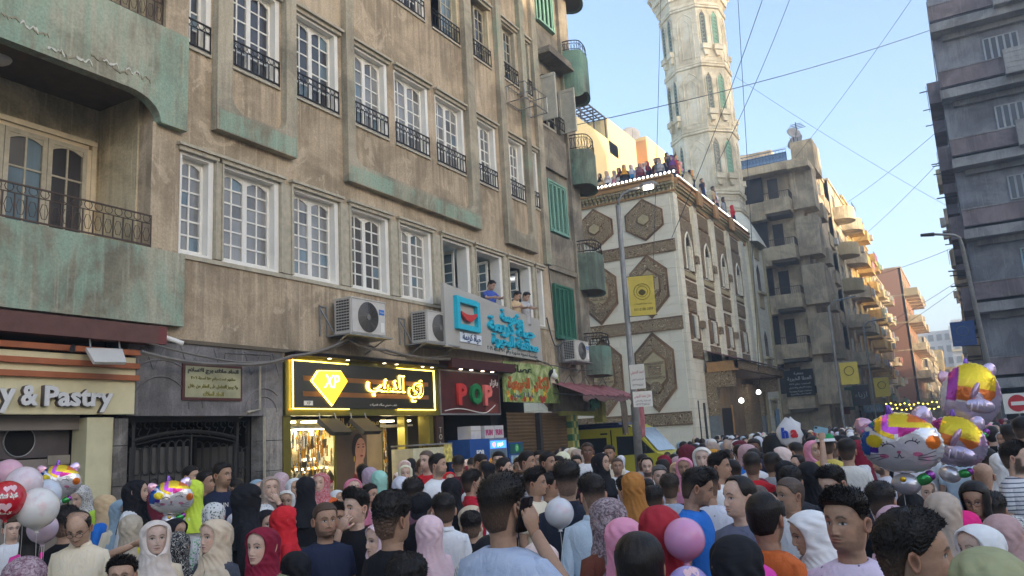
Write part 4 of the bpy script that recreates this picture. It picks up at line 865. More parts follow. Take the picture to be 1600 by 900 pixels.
Q('gold_carved_wall','carved',9.3,11.9,.02,.3,1.5,4.3,parent=en); Q('marble_dado',flat('grey_green_marble',srgb(118,128,126),.3,var=.15),5.8,11.9,.02,.32,0,1.5,parent=en)
m=MB(TS); [m.lathe([(0,-.12),(.1,-.08),(.12,0),(.08,.1),(0,.12)],10,(u,.9,z)) for u,z in ((5.4,3.3),(9.2,3.8))]; m.build('lamp',emit('portal_lamp',(1,.97,.9,1),4),en)
# roof parapet lights
m=MB()
for i in range(40): m.lathe([(0,-.07),(.06,-.03),(.06,.03),(0,.07)],6,TF(-.4+i*.21,.3,13.68)) 
for i in range(70): m.lathe([(0,-.045),(.04,-.02),(.04,.02),(0,.045)],6,TS(.3+i*.19,.36,13.66))
lt=thing('string_lights','row of bright white bulbs along the mosque roof edge','lights',TS(0,0,13.6)); m.build('bulbs',emit('bulb_white',(1,.96,.86,1),1.2),lt,fix=False,kind='stuff')
tag(MB().tube([TF(8,.3,13.62),TF(-.4,.3,13.62)],.015,4).tube([TF(-.4,.3,13.62),TS(13.8,.36,13.6)],.015,4).build('bulb_cable',M['wire'],lt,fix=False))
sp=thing('loudspeaker','cream horn loudspeaker on the mosque roof corner','loudspeaker',(-10.9,37.2,13.7)); MB(lambda a,b,c:(-10.7+c*.8+a*.3,36.9+a,13.95+b)).lathe([(.08,-.5),(.12,-.35),(.2,-.1),(.36,.1),(.42,.14),(.36,.1),(.05,-.2)],18).build('horn',flat('cream_horn',srgb(196,190,172),.5),sp,smooth=True); box('stand',M['steel'],sp,-10.95,-10.85,37.0,37.1,13.3,13.9)
# ======================= minaret =============================================
MI=thing('minaret','tall octagonal white stone minaret with paired green lattice windows','minaret',(-13.0,50.4,0))
MC=Vector((-13.12,50.4,0)); AP=1.98
M['minst']=plaster('minaret_stone',srgb(240,226,196),srgb(222,206,174),srgb(246,236,212),None,streak=.25,bump=.15)
def octo(ap,z): 
    r=ap/math.cos(PI/8); return [(MC.x+r*math.cos(PI/8+k*PI/4),MC.y+r*math.sin(PI/8+k*PI/4),z) for k in range(8)]
def ring(prof,name,mat='minst'):
    m=MB(); m.grid([octo(a,z) for a,z in prof],closeu=True); return m.build(name,M[mat],MI,fix=False)
ring([(AP,15.2),(AP,32)],'shaft')
for z in (15.5,16.6,20.75,25.25,29.4): ring([(AP,z-.18),(AP+.1,z-.14),(AP+.1,z-.05),(AP+.05,z),(AP+.1,z+.05),(AP+.1,z+.14),(AP,z+.18)],'string_course')
ring([(AP,29.7),(AP+.12,30.0),(AP+.12,30.15),(AP+.3,30.45),(AP+.3,30.6),(AP+.42,31.1),(AP+.42,31.3),(AP+.7,31.8),(AP+.75,32.8),(AP+.8,32.8),(AP+.8,31.9),(1.5,31.9)],'balcony_corbel')
m=MB()
for k in range(8):
    a=k*PI/4; n=Vector((math.cos(a),math.sin(a),0)); s=Vector((-n.y,n.x,0))
    for lv,(zz,out) in enumerate(((30.2,.14),(30.7,.34),(31.3,.6))):
        wd=(AP+out)*math.tan(PI/8); c=8
        for i in range(c):
            q=-wd+(i+.5)*2*wd/c; 
            T=lambda a_,b_,c_,n=n,s=s: tuple(MC+s*a_+n*b_+Vector((0,0,c_)))
            m.box(q-wd/c*.7,q+wd/c*.7,AP+out-.02,AP+out+.1,zz-.15,zz+.12,T)
m.build('corbel_teeth',M['minst'],MI,fix=False,kind='stuff')
ring([(1.5,31.9),(1.5,40)],'upper_shaft'); ring([(AP+.9,32.9),(AP+.95,33.0)],'balcony_rail')
m=MB()   # crown off the top of the picture
m.lathe([(1.5,40),(1.9,40.6),(1.9,41),(1.3,41),(1.2,42),(1.5,43.2),(1.1,44.6),(.3,45.8),(.08,46.2),(.08,47.5),(0,47.6)],16,(MC.x,MC.y,0)); m.build('dome',M['minst'],MI,smooth=True)
glow=emit('green_glow',(.22,.46,.30,1),.03); lat=flat('sage_lattice',srgb(158,170,148),.6)
for k in range(8):
    a=k*PI/4; n=Vector((math.cos(a),math.sin(a),0)); s=Vector((-n.y,n.x,0))
    T=lambda a_,b_,c_,n=n,s=s: tuple(MC+s*a_+n*(AP+b_)+Vector((0,0,c_)))
    fm=MB(T)
    if k%2:
        for z0,z1 in ((17.8,20.1),(22.1,24.6),(26.6,29.0)):
            for cu in (-.43,.43):
                pts=[(cu-.2,z0),(cu-.2,z1-.4),(cu-.13,z1-.2),(cu,z1-.02),(cu+.13,z1-.2),(cu+.2,z1-.4),(cu+.2,z0)]
                w=MB(T).prism(pts,-.02,.015).build('window',glow if (k==7 and cu>0) else M['pane_dark'],MI)
                L=MB(T); z=z0+.1
                while z<z1-.3: L.tube([(cu+.12*math.cos(x),.03,z+.12*math.sin(x)) for x in np.linspace(0,2*PI,7)[:-1]],.022,3,close=True); L.box(cu-.2,cu+.2,.015,.03,z+.13,z+.155); z+=.26
                L.box(cu-.2,cu-.17,.015,.04,z0,z1-.4); L.box(cu+.17,cu+.2,.015,.04,z0,z1-.4); L.build('lattice',lat,w,fix=False)
                fm.tube([(cu-.25,.03,z0),(cu-.25,.03,z1-.38),(cu-.15,.03,z1-.12),(cu,.03,z1+.08),(cu+.15,.03,z1-.12),(cu+.25,.03,z1-.38),(cu+.25,.03,z0)],.04,4)
                bl=MB(T); bl.box(cu-.3,cu+.3,0,.3,z0-.36,z0-.3); bl.box(cu-.28,cu+.28,.24,.28,z0-.3,z0-.03); bl.box(cu-.28,cu-.24,0,.24,z0-.3,z0-.03); bl.box(cu+.24,cu+.28,0,.24,z0-.3,z0-.03); bl.box(cu-.3,cu+.3,.0,.3,z0-.03,z0); bl.prism([(cu-.24,z0-.36),(cu+.24,z0-.36),(cu+.12,z0-.75),(cu-.12,z0-.75)],0,.2)
                bl.build('small_balcony',M['minst'],MI,fix=False)
    else:
        for z0,z1 in ((17.3,20.2),(21.4,24.8),(25.7,29.0)):
            fm.tube([(-.5,.01,z0),(-.5,.01,z1-.5),(-.3,.01,z1-.25),(0,.01,z1),(.3,.01,z1-.25),(.5,.01,z1-.5),(.5,.01,z0)],.035,4)
            for zz in (z0+.5,(z0+z1)/2,z1-.8): fm.box(-.75,-.6,0,.03,zz,zz+.25); fm.box(.6,.75,0,.03,zz,zz+.25)
            fm.tube([(-.3,.01,z0),(-.3,.01,z1-.8),(0,.01,z1-.45),(.3,.01,z1-.8),(.3,.01,z0)],.025,4)
    for z in (16.05,21.0,25.5): fm.box(-.75,.75,0,.03,z,z+.04); fm.box(-.75,.75,0,.03,z+.28,z+.32); [fm.tube([(q+.1*math.cos(x),.02,z+.16+.1*math.sin(x)) for x in np.linspace(0,2*PI,9)[:-1]],.02,3,close=True) for q in (-.6,.6)]
    fm.build('face_moulding',M['minst'],MI,fix=False,kind='stuff')
m=MB(); m.box(-15.2,-10.72,48.4,52.6,0,13.2); m.add([(-15.2,48.4,13.2),(-10.72,48.4,13.2),(-10.72,52.6,13.2),(-15.2,52.6,13.2)]+octo(AP,15.3)[:],[(0,1,11+0,11-1+0)] if 0 else []); m.build('square_base',M['mstone'],MI,fix=False)
ring([(2.9,13.2),(2.75,13.6),(AP,15.3)],'base_transition','mstone')
TM=lambda u,w,z:(-10.72+w,48.4+u,z)
m=MB(TM); 
for z0,z1 in ((10.3,12.0),(6.2,7.8)):
    m.prism([(1.7,z0),(1.7,z1-.4),(2.1,z1),(2.5,z1-.4),(2.5,z0)],-.01,.01)
m.build('window',M['pane_dark'],MI)
m=MB(TM); 
for z0,z1 in ((9.2,10.0),(12.3,15.0-1.9),(4.9,5.8),(2.6,3.4)): m.box(1.5,2.7,0,.06,z0,z1)
m.box(-.02,.4,0,.1,0,13.2); m.box(3.8,4.22,0,.1,0,13.2); [m.box(1.3,2.9,0,.25,z,z+.12) for z in (10.05,6.0,3.5)]
m.build('base_moulding',M['creamstone'],MI,fix=False)
tag(box('poster_panel',flat('pale_blue_poster',srgb(150,176,196),.5),MI,1.9,2.9,.1,.12,1.6,3.0,TM))
# ======================= far and side buildings ==============================
def mk(name,label,cat='building',loc=(0,0,0),**k): return thing(name,label,cat,loc,**k)
WM=[plaster('street_plaster_a',srgb(212,192,160),srgb(184,166,138),srgb(222,206,178),None),plaster('street_plaster_b',srgb(222,206,174),srgb(192,176,148),srgb(236,222,194),None),
    plaster('street_plaster_c',srgb(220,188,120),srgb(190,160,100),srgb(232,204,142),None),plaster('street_plaster_d',srgb(214,194,160),srgb(186,168,138),srgb(224,208,178),None),plaster('street_plaster_e',srgb(226,206,168),srgb(196,176,140),srgb(236,220,186),None)]
BR=(lambda t:t)(None)
t=NT('bare_red_brick'); br=t.n.new('ShaderNodeTexBrick'); v=t.pos(); sx=t.n.new('ShaderNodeSeparateXYZ'); t.l.new(v,sx.inputs[0]); cxx=t.n.new('ShaderNodeCombineXYZ'); t.l.new(t.math('ADD',sx.outputs[0],sx.outputs[1]),cxx.inputs[0]); t.l.new(sx.outputs[2],cxx.inputs[1]); t.l.new(cxx.outputs[0],br.inputs['Vector']); br.inputs['Scale'].default_value=3
for k,c_ in (('Color1',srgb(186,134,104)),('Color2',srgb(174,120,92)),('Mortar',srgb(176,150,126))): br.inputs[k].default_value=c_
t.col(br.outputs[0]).set(.9); M['brick']=t.m
WIN=M['pane_dark']
def street_row(x,y0,y1,h,fl,wm,lab,bal='box',sgn=1,seed=0,w=12,z0=3.6,face=True,brick=False,bw=.9,laundry=0,rail=True,panes=True):
    """one building of the street: x is its street face, sgn=+1 when the street lies towards +X"""
    r=random.Random(seed); B=mk('apartment_building',lab,loc=(x-sgn*w/2,(y0+y1)/2,0))
    wmat=WM[wm] if isinstance(wm,int) else M[wm]
    T=lambda u,w_,z:(x+sgn*w_,y0+u,z); L=y1-y0
    m=MB(T); m.box(0,L,-w,0,z0-.4,h); m.box(.1,L-.1,-w,-.3,0,z0-.4); m.build('wall',M['brick'] if brick else wmat,B,fix=False)
    m=MB(T); m.box(-.05,L+.05,-w-.05,.12,h,h+.18); 
    for k in range(fl): z=z0+k*(h-z0)/fl; m.box(-.03,L+.03,-w-.02,.05,z-.12,z+.06)
    for k in range(int(L/4)+1): u=min(L-.3,k*4.); m.box(u,u+.3,-w*0-.3,.05,0,h)
    m.build('frame_band',wmat,B,fix=False)
    m=MB(T); m.box(1,3,-6,-3,h+.18,h+2.2); m.build('roof_hut',wmat,B,fix=False)
    fh=(h-z0)/fl; nb=max(1,int(L/3.6)); bl=[];
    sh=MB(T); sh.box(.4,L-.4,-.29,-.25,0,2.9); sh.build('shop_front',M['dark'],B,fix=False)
    for k in range(fl):
        z=z0+k*fh
        for j in range(nb):
            u=(j+.5)*L/nb; wd=min(2.7,L/nb*.72)
            o=MB(T).box(u-.55,u+.55,0,.02,z+.15,z+2.25).build('window',WIN,B,fix=False)
            f=MB(T); f.box(u-.62,u-.55,0,.05,z+.1,z+2.3); f.box(u+.55,u+.62,0,.05,z+.1,z+2.3); f.box(u-.55,u+.55,0,.05,z+2.25,z+2.32); f.box(u-.02,u+.02,.02,.04,z+.15,z+2.25); f.box(u-.55,u+.55,.02,.04,z+1.6,z+1.64); f.build('frame',M['cream_trim'],o,fix=False)
            bt=bal if bal!='mix' else r.choice(['box','round','none','box'])
            if bt=='none': continue
            q=MB(T); d=bw+.2*r.random()
            if bt=='round':
                pts=[(u-wd/2,0)]+[(u+wd/2*math.sin(a)*(1 if abs(a)<1.2 else .99),d*(.35+.65*math.cos(a))) for a in np.linspace(-PI/2,PI/2,11)]+[(u+wd/2,0)]
                q.hprism(pts,z-.14,z+.02); n=len(pts)
                for (a,b_) in zip(pts[:-1],pts[1:]):
                    dx,dy=b_[0]-a[0],b_[1]-a[1]; l=math.hypot(dx,dy) or 1; nx,ny=-dy/l*.1,dx/l*.1
                    q.hprism([a,b_,(b_[0]-nx,b_[1]-ny),(a[0]-nx,a[1]-ny)],z+.02,z+.95)
            else:
                q.box(u-wd/2,u+wd/2,0.,d,z-.14,z+.02); q.box(u-wd/2,u+wd/2,d-.09,d,z+.02,z+.9); q.box(u-wd/2,u-wd/2+.09,0,d-.09,z+.02,z+.9); q.box(u+wd/2-.09,u+wd/2,0,d-.09,z+.02,z+.9)
            bo=q.build('balcony',wmat if r.random()<.8 else M['creamstone'],B,fix=bt=='round')
            if rail and r.random()<.4:
                q=MB(T); q.box(u-wd/2,u+wd/2,d-.05,d-.02,z+1.1,z+1.14); [q.box(u-wd/2+i*wd/8,u-wd/2+i*wd/8+.02,d-.05,d-.03,z+.9,z+1.1) for i in range(9)]; q.build('railing',M['iron'],bo,fix=False)
            if r.random()<.3: box('ac_unit',M['ac'],bo,u+wd/2-.8,u+wd/2-.1,d+.01,d+.3,z+.2,z+.75,T)
            if laundry and r.random()<laundry:
                for i in range(4): 
                    a=u-wd/2+.2+i*wd/4.4; box('laundry',flat('laundry_%d_%d_%d_%d'%(seed,k,j,i),tuple(r.choice([.1,.3,.6]) for _ in range(3))+(1,),.9),bo,a,a+wd/6,d+.06,d+.08,z+.1+.2*r.random(),z+.95,T)
    return B
# B2 : the grey block just past the minaret
B2=mk('apartment_building','grey concrete block just right of the minaret with glazed loggias and patterned roof railing',loc=(-11,57,0))
T2=lambda u,w,z:(-8.45-u,56.5-w,z)    # front (towards camera), u leftwards
def b2(name,mat,*a,T=T2,parent=None,**k): return box(name,M[mat] if isinstance(mat,str) else mat,parent or B2,*a,T,**k)
b2('wall',WM[0],-0,12,-12,0,0,19.6)
for k,z in enumerate((3.3,6.6,9.95,13.3,16.6)):
    b2('loggia_parapet',WM[0],2.35,6,0,.9,z-.35,z+.75); b2('slab_edge',WM[3],2.3,6,0,1.05,z-.55,z-.35)
    w_=b2('window',M['pane_dark'],2.5,6,.2,.3,z+.75,z+2.75)
    for u in (2.5,3.6,4.8): b2('frame','darkgrey',u,u+.07,.3,.36,z+.75,z+2.75,parent=w_)
    b2('frame','darkgrey',2.5,6,.3,.36,z+.95,z+1.0,parent=w_)
    b2('balcony',WM[3],.6,2.3,0,1.5,z-.3,z+.65); b2('balcony_slab','soffit',.7,2.2,0,1.4,z-.5,z-.3)
    d_=b2('window','pane_dark',1.5,2.2,0,.02,z+.3,z+2.5)
    b2('blank_panel',WM[0],-.9,.55,-1.2,.55,z-.1,z+2.6)
    b2('side_box',WM[3],-.95,-.0,-4.2,-2.4,z-.3,z+.8); b2('side_bay',WM[0],-.5,0,-4.2,-2.4,z+.8,z+2.6); b2('window','pane_dark',-.53,-.5,-4.0,-2.6,z+.9,z+2.2)
    rl_=MB(T2)
    for i in range(13): rl_.box(.6+i*.14,.62+i*.14,1.46,1.48,z+.65,z+1.1)
    for i in range(11): rl_.box(.6,.62,.1+i*.135,.12+i*.135,z+.65,z+1.1); 
    rl_.box(.58,2.3,1.45,1.49,z+1.1,z+1.14); rl_.box(.58,.62,0,1.45,z+1.1,z+1.14)
    if k>0: rl_.build('railing',M['iron_brown'],B2,fix=False)
    else: rl_.build('railing',M['iron'],B2,fix=False)
b2('roof_slab',WM[3],-.6,6.2,0,1.2,19.3,19.85); b2('roof_slab',WM[3],-.9,.5,-1.5,1.6,19.1,19.6)
rl_=MB(T2)
for i in range(24): u=.5+i*.23; rl_.box(u,u+.02,.95,.98,19.85,20.75); rl_.tube([(u+.115+.08*math.cos(a),.96,20.3+.12*math.sin(a)) for a in np.linspace(0,2*PI,7)[:-1]],.015,3,close=True)
for z in (19.95,20.5,20.75): rl_.box(.5,6,.94,.99,z,z+.04)
b2('railing_backing',flat('pale_blue_sheet',srgb(150,180,214),.5),.5,6,.92,.935,19.95,20.6)
rl_.build('roof_railing',flat('blue_iron',srgb(96,120,150),.5),B2,fix=False)
b2('roof_hut',WM[3],-1.0,.5,-4,-1,19.6,21.8)
sb=thing('charity_board','black signboard with white Arabic lettering on the grey block beside the mosque','sign',(-12,55,4)); 
TQ=lambda u,w,z:(-8.7+u*.88+.55+.9,54.9-w,(z-4.2)*.78+3.8)
box('board',M['black'],sb,-3.95,-1.9,0,.05,4.2,6.4,TQ)
for s_,z,w_,h_ in (('جمعية',6.1,.7,.3),('العطا الخيرية',5.65,1.7,.4),('المشهرة برقم ١١٧٧',5.2,1.5,.2),('رعاية الايتام والارامل',4.9,1.6,.2),('مساعدات شهرية وموسمية',4.62,1.6,.2),('للتواصل والتبرع',4.38,1.4,.16)): text(s_,sb,'white',TQ,-2.92,z,.05,.3,.01,width=w_,height=h_)
def dish(x,y,z,r,lab,rz=0.6):
    t=thing('satellite_dish',lab,'satellite dish',(x,y,z),'satellite dishes on the roofs')
    D=Matrix.Translation((x,y,z+1.1))@Matrix.Rotation(rz,4,'Z')@Matrix.Rotation(1.15,4,'X'); T=lambda a,b,c:tuple(D@Vector((a,b,c)))
    MB(T).lathe([(0,0),(r*.5,.04),(r*.8,.11),(r,.18),(r*.98,.2),(r*.5,.06),(0,.02)],18).build('bowl',flat('dish_grey',srgb(150,148,146),.5),t,smooth=True)
    q=MB(); q.tube([(x,y,z),(x,y,z+1.1)],.04,6); q.tube([T(0,-r,.15),T(0,0,.8)],.02,4); q.build('mast',M['darkgrey'],t)
dish(-8.8,58.5,21.6,.5,'large grey satellite dish on the stair hut beside the blue roof railing'); dish(-9.3,63,22.5,.7,'satellite dish on the roof left of the round balconies',-.5)
dish(-25.6,70.9,29.7,.9,'small satellite dish on the sunlit cream building'); 
q=MB(); q.tube([(-8.9,61,21),(-8.9,61,24.5)],.04,5); [q.tube([(-9.6+.1*i,61,24.0+.12*i),(-8.2-.1*i,61,24.0+.12*i)],.025,4) for i in range(4)]; tag(q.build('tv_aerial',M['darkgrey']),'thin rooftop television aerial between two satellite dishes','aerial')
# side street, left row
street_row(-8.9,65.5,72,22.5,6,3,'tan block behind the satellite dishes with square bay windows','box',seed=1,bw=.5)
street_row(-8.6,72.2,82,22.8,6,1,'beige building with large rounded balconies stacked to the roof','round',seed=2,bw=1.5)
street_row(-8.7,82.3,92,23.8,6,2,'tall yellow building with boxy sunlit balconies','box',seed=3,bw=1.3,laundry=.4)
street_row(-8.8,92.3,103,22.0,6,2,'second yellow building with washing on its balconies','box',seed=4,bw=1.2,laundry=.6)
street_row(-8.8,103.3,118,19.6,6,3,'lower dusty building before the brick block with air conditioners','mix',seed=5,laundry=.5)
BB=street_row(-6.6,121.5,140,22.6,5,4,'bare red brick block with cream concrete frame and yellow balconies','box',seed=6,brick=True,bw=1.6,w=9)
for k in range(6): box('concrete_band',WM[4],BB,-15.6,-6.6,121.9,122.0,3.2+k*3.5,3.6+k*3.5)
for k,xx in enumerate((-15.6,-12.6,-9.6,-7.0)): box('concrete_column',WM[4],BB,xx,xx+.4,121.85,121.95,0,21.2)
street_row(-7.2,141,158,14.5,4,4,'low cream building with green washing lines past the brick block','mix',seed=7,laundry=.6)
street_row(-6.6,159,180,16.0,4,1,'sunlit beige building far down the street on the left','mix',seed=8)
street_row(-6.4,181,205,13.0,3,4,'pale low building at the far left end of the street','mix',seed=9)
FB=mk('apartment_building','sunlit orange and cream houses closing the far end of the street',loc=(-3,208,0))
q=MB(); q.box(-9,-5.3,206,216,0,17); q.box(-5.3,-1.5,208,218,0,13); q.box(-1.5,3,207,218,0,15.5); q.build('wall',WM[2],FB,fix=False)
for i in range(6):
    for k in range(4):
        x=-8.4+i*1.6; w_=box('window',M['pane_dark'],FB,x,x+.8,(205.9 if x<-5.3 else 207.9 if x<-1.5 else 206.9),(205.95 if x<-5.3 else 207.95 if x<-1.5 else 206.95),2+k*3,3.5+k*3)
        box('balcony',WM[4],FB,x-.2,x+1.1,204.9 if x<-5.3 else 206.6,205.85 if x<-5.3 else 206.9,1.4+k*3,2.3+k*3) if (i+k)%2 else None
FW=mk('apartment_building','large pale block with many windows far beyond the end of the street',loc=(-5,232,0))
q=MB(); q.box(-11,-3.6,230,245,0,23.5); q.box(-3.6,4,229,245,0,24.3); q.box(-3,-.5,231,240,24.3,26); q.build('wall',flat('far_white',srgb(206,206,206),.8),FW,fix=False)
for i in range(7):
    for k in range(4): box('window',M['pane_blue'],FW,-10.4+i*1.9,-9.2+i*1.9,(229.9 if i<4 else 228.9),(229.95 if i<4 else 228.95),12+k*3,13.6+k*3)
q=MB(); q.box(-3.6,4,228,229,17.8,18.4); q.box(-3.6,4,228,229,20.9,21.5); q.build('balcony_band',WM[4],FW,fix=False)
# cream sunlit building behind
CB=mk('apartment_building','bright sunlit cream building with a roof pergola behind the brown block',loc=(-28,66,0))
cw=flat('sunlit_cream_wall',srgb(226,204,150),.9,var=.06)
q=MB(); q.box(-40,-25,63.4,70.3,0,29.9); q.box(-40,-24.3,71.6,77.2,0,30.6); q.box(-40,-25.6,70.3,71.6,0,29.6); q.box(-40,-25,56,63.4,0,26.6); q.build('wall',cw,CB,fix=False)
q=MB(); q.box(-25.25,-25,56,65.5,26.6,27.8); q.box(-40,-25,55.8,56,26.6,27.8); q.build('terrace_parapet',cw,CB,fix=False)
box('ochre_shaft',flat('ochre_patch',srgb(200,150,100),.9),CB,-25.6,-24.35,71.5,71.6,14,30.2); box('ochre_base',flat('ochre_patch2',srgb(206,150,96),.9),CB,-25,-24.9,62,70,14,22.5)
for y,z in ((67.6,25),(67.2,23)): box('vent',M['dark'],CB,-25,-24.98,y,y+.3,z,z+.5)
q=MB(); [q.box(-29,-25.1,58+i*.62,58.1+i*.62,29.9,30.0) for i in range(9)]; [q.box(-29+i*.55,-28.9+i*.55,57.8,63.4,29.8,29.9) for i in range(8)]; [q.box(-25.2,-25.1,y,y+.1,26.6,29.9) for y in (57.9,60.6,63.2)]; q.build('pergola',M['darkgrey'],CB,fix=False)
# ======================= right-hand building =================================
RB=mk('apartment_building','dark grey corner block with long balcony bands filling the right edge','building',(6,46,0))
TR=lambda u,w,z:(.62+u,40-w,z)
def rb(name,mat,*a,parent=None,**k): return box(name,M[mat] if isinstance(mat,str) else mat,parent or RB,*a,TR,**k)
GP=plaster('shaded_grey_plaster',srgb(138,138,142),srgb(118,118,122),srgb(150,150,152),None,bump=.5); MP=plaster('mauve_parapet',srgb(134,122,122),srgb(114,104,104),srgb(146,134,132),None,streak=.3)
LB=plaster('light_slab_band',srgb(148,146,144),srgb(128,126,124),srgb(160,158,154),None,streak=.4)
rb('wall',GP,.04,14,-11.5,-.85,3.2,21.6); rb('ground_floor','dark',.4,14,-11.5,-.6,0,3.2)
for z in (4.35,7.65,10.95,14.25,17.55,20.85):
    rb('parapet',MP,.0,14,-.12,0,z-.78,z-.05); rb('parapet_cap',LB,-.02,14,-.14,.03,z-.05,z); rb('slab_band',LB,-.05,14,-.85,.04,z-1.35,z-.93); rb('joint','dark',0,14,-.8,-.2,z-.93,z-.78)
    rb('beam',LB,.4,14,-.85,-.6,z-1.6,z-1.36)
    w_=rb('window',flat('shutter_white_%d'%int(z),srgb(160,164,166) if z>9 else srgb(140,170,176),.6),1.95,3.35,-.85,-.79,z+.25,z+1.35)
    for i in range(5): rb('slat_panel','pane_dark',2.02+i*.27,2.2+i*.27,-.79,-.78,z+.3,z+1.3,parent=w_)
    rb('window','pane_dark',5,6.4,-.85,-.8,z+.2,z+1.4)
    if z>12: rb('tiled_box',LB,2.55,4.4,-.1,.4,z-1.0,z+.15); [rb('tile_row',LB,2.55,4.4,.4,.415,z-.97+i*.23,z-.78+i*.23) for i in range(5)]
TRS=lambda u,w,z:(.62-w,40+u,z)
q=MB(TRS)
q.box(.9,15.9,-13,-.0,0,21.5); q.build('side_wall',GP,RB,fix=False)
rs=random.Random(4)
for z in (4.35,7.65,10.95,14.25,17.55):
    for u in (1.0,5.5,10.5): box('side_balcony',MP,RB,u,u+2.6,0,.55,z-1.1,z-.05,TRS); box('window',M['pane_dark'],RB,u+.6,u+2,0.,.03,z,z+1.5,TRS)
    for i in range(3): q=MB(TRS); u=rs.uniform(0,10); q.tube([(u,0,z+.6*i),(u+.3,.9,z+.6*i+.1)],.03,4); q.build('iron_bracket',M['darkgrey'],RB,fix=False)
    box('laundry',flat('laundry_r%d'%int(z),srgb(*rs.choice([(150,110,100),(90,110,150),(170,160,150)])),.9),RB,1.2,3,.58,.6,z-.8,z-.1,TRS)
street_row(.9,56.5,78,19.5,6,0,'shaded building behind the right corner block with hanging washing','mix',sgn=-1,seed=21,laundry=.5)
street_row(1.0,78.5,100,15,5,3,'second shaded building along the right side of the street','mix',sgn=-1,seed=22,rail=False)
street_row(1.2,100.5,130,9.5,3,1,'third lower building along the right side of the street','box',sgn=-1,seed=23,rail=False)
street_row(1.4,131,200,7,2,4,'low row at the far right of the street','box',sgn=-1,seed=24,rail=False)
# unseen blocks added behind and right of camera: keep the square in evening shade
def plainblock(x0,x1,y0,y1,h,wm,lab,fx=None,fy=None):
    B=mk('apartment_building',lab,loc=((x0+x1)/2,(y0+y1)/2,0)); box('wall',WM[wm],B,x0,x1,y0,y1,0,h)
    k=3.6
    while k<h-2:
        if fx is not None:
            y=y0+1
            q=MB(); f=MB()
            while y<y1-2: q.box(fx-.03,fx+.0-.001,y,y+1.2,k,k+1.6); f.box(fx-.9,fx,y-.4,y+1.8,k-1.1,k-.1); y+=3.4
            q.build('window',WIN,B,fix=False); f.build('balcony',WM[3],B,fix=False)
        if fy is not None:
            x=x0+1; q=MB(); f=MB()
            while x<x1-2: q.box(x,x+1.2,fy+.001,fy+.03,k,k+1.6); f.box(x-.4,x+1.8,fy,fy+.9,k-1.1,k-.1); x+=3.4
            q.build('window',WIN,B,fix=False); f.build('balcony',WM[1],B,fix=False)
        k+=3.4
plainblock(52,70,30,46,38,0,'unseen slender tower added far to the right to shade the minaret',fx=52)  # unseen tower, added so that the minaret stays in shade
plainblock(52,70,-2,29.5,23,3,'unseen tall tan block added right of the camera to shade the square',fx=52)
plainblock(50,66,-40,-4,22,1,'unseen tall beige block added behind the camera on the right to shade the square',fx=50)
plainblock(-10,13.5,-52,-38,13,0,'unseen grey block added behind the camera, closing the square',fy=-38)
# ======================= street furniture ====================================
lp_=thing('street_lamp','leaning galvanised street lamp in front of the mosque with its lamp lit','street lamp',(-7.52,19.3,0))
q=MB(); P0=Vector((-7.56,19.4,0)); P1=Vector((-7.06,18.15,7.6)); q.tube([tuple(P0),tuple(P0.lerp(P1,.35)),tuple(P0.lerp(P1,.36)),tuple(P1)],[.11,.10,.075,.06],10); q.build('pole',M['pole'],lp_,smooth=True)
q=MB(); q.tube([(-7.06,18.15,7.55),(-7.03,18.14,7.72),(-6.92,18.17,7.86),(-6.75,18.25,7.95),(-6.42,18.42,8.03)],.04,8); q.build('arm',M['pole'],lp_,smooth=True)
q=MB(); q.tube([(-6.55,18.36,8.0),(-6.45,18.4,8.03),(-6.2,18.5,8.06),(-6.12,18.54,8.05)],[.04,.09,.09,.04],8); q.build('lamp_head',M['pole'],lp_)
MB().tube([(-6.42,18.36,7.965),(-6.22,18.45,7.99)],.055,8).build('bulb',emit('street_bulb',(1,.95,.85,1),8),lp_)
def TBN(a,b_,c): d=Vector((.935,.355,0)); return tuple(Vector((-7.02,18.52,0))+d*a+Vector((d.y,-d.x,0))*b_+Vector((0,0,c)))
bn=thing('street_banner','yellow banner with a round swan emblem on the leaning street lamp','banner',TBN(0,0,5)); yl=flat('yellow_banner_cloth',srgb(206,184,84),.7,var=.06)
box('cloth',yl,bn,-.08,.54,-.01,.01,4.82,5.82,TBN); dk=flat('olive_print',srgb(90,80,40),.7)
q=MB(TBN); [q.tube([(.24+r_*math.cos(a),.014,5.42+r_*math.sin(a)) for a in np.linspace(0,2*PI,24,endpoint=False)],.006,3,close=True) for r_ in (.2,.135)]; q.prism([(.24+.07*math.cos(a)*(1+.3*math.cos(2*a)),5.4+.08*math.sin(a)) for a in np.linspace(0,2*PI,16,endpoint=False)],.01,.014); q.build('emblem',dk,bn,fix=False)
text('011-2188-1899',bn,dk,TBN,.24,4.98,.011,.1,.003,width=.46,height=.07); text('Glowing Talents',bn,dk,TBN,.24,5.58,.011,.1,.002,width=.2,height=.03); text('مركز تنمية المهارات',bn,dk,TBN,.24,5.12,.011,.1,.003,width=.44,height=.05)
q=MB(TBN); q.tube([(-.12,0,4.82),(.56,0,4.82)],.012,5); q.tube([(-.12,0,5.82),(.56,0,5.82)],.012,5); q.build('rod',M['wire'],bn)
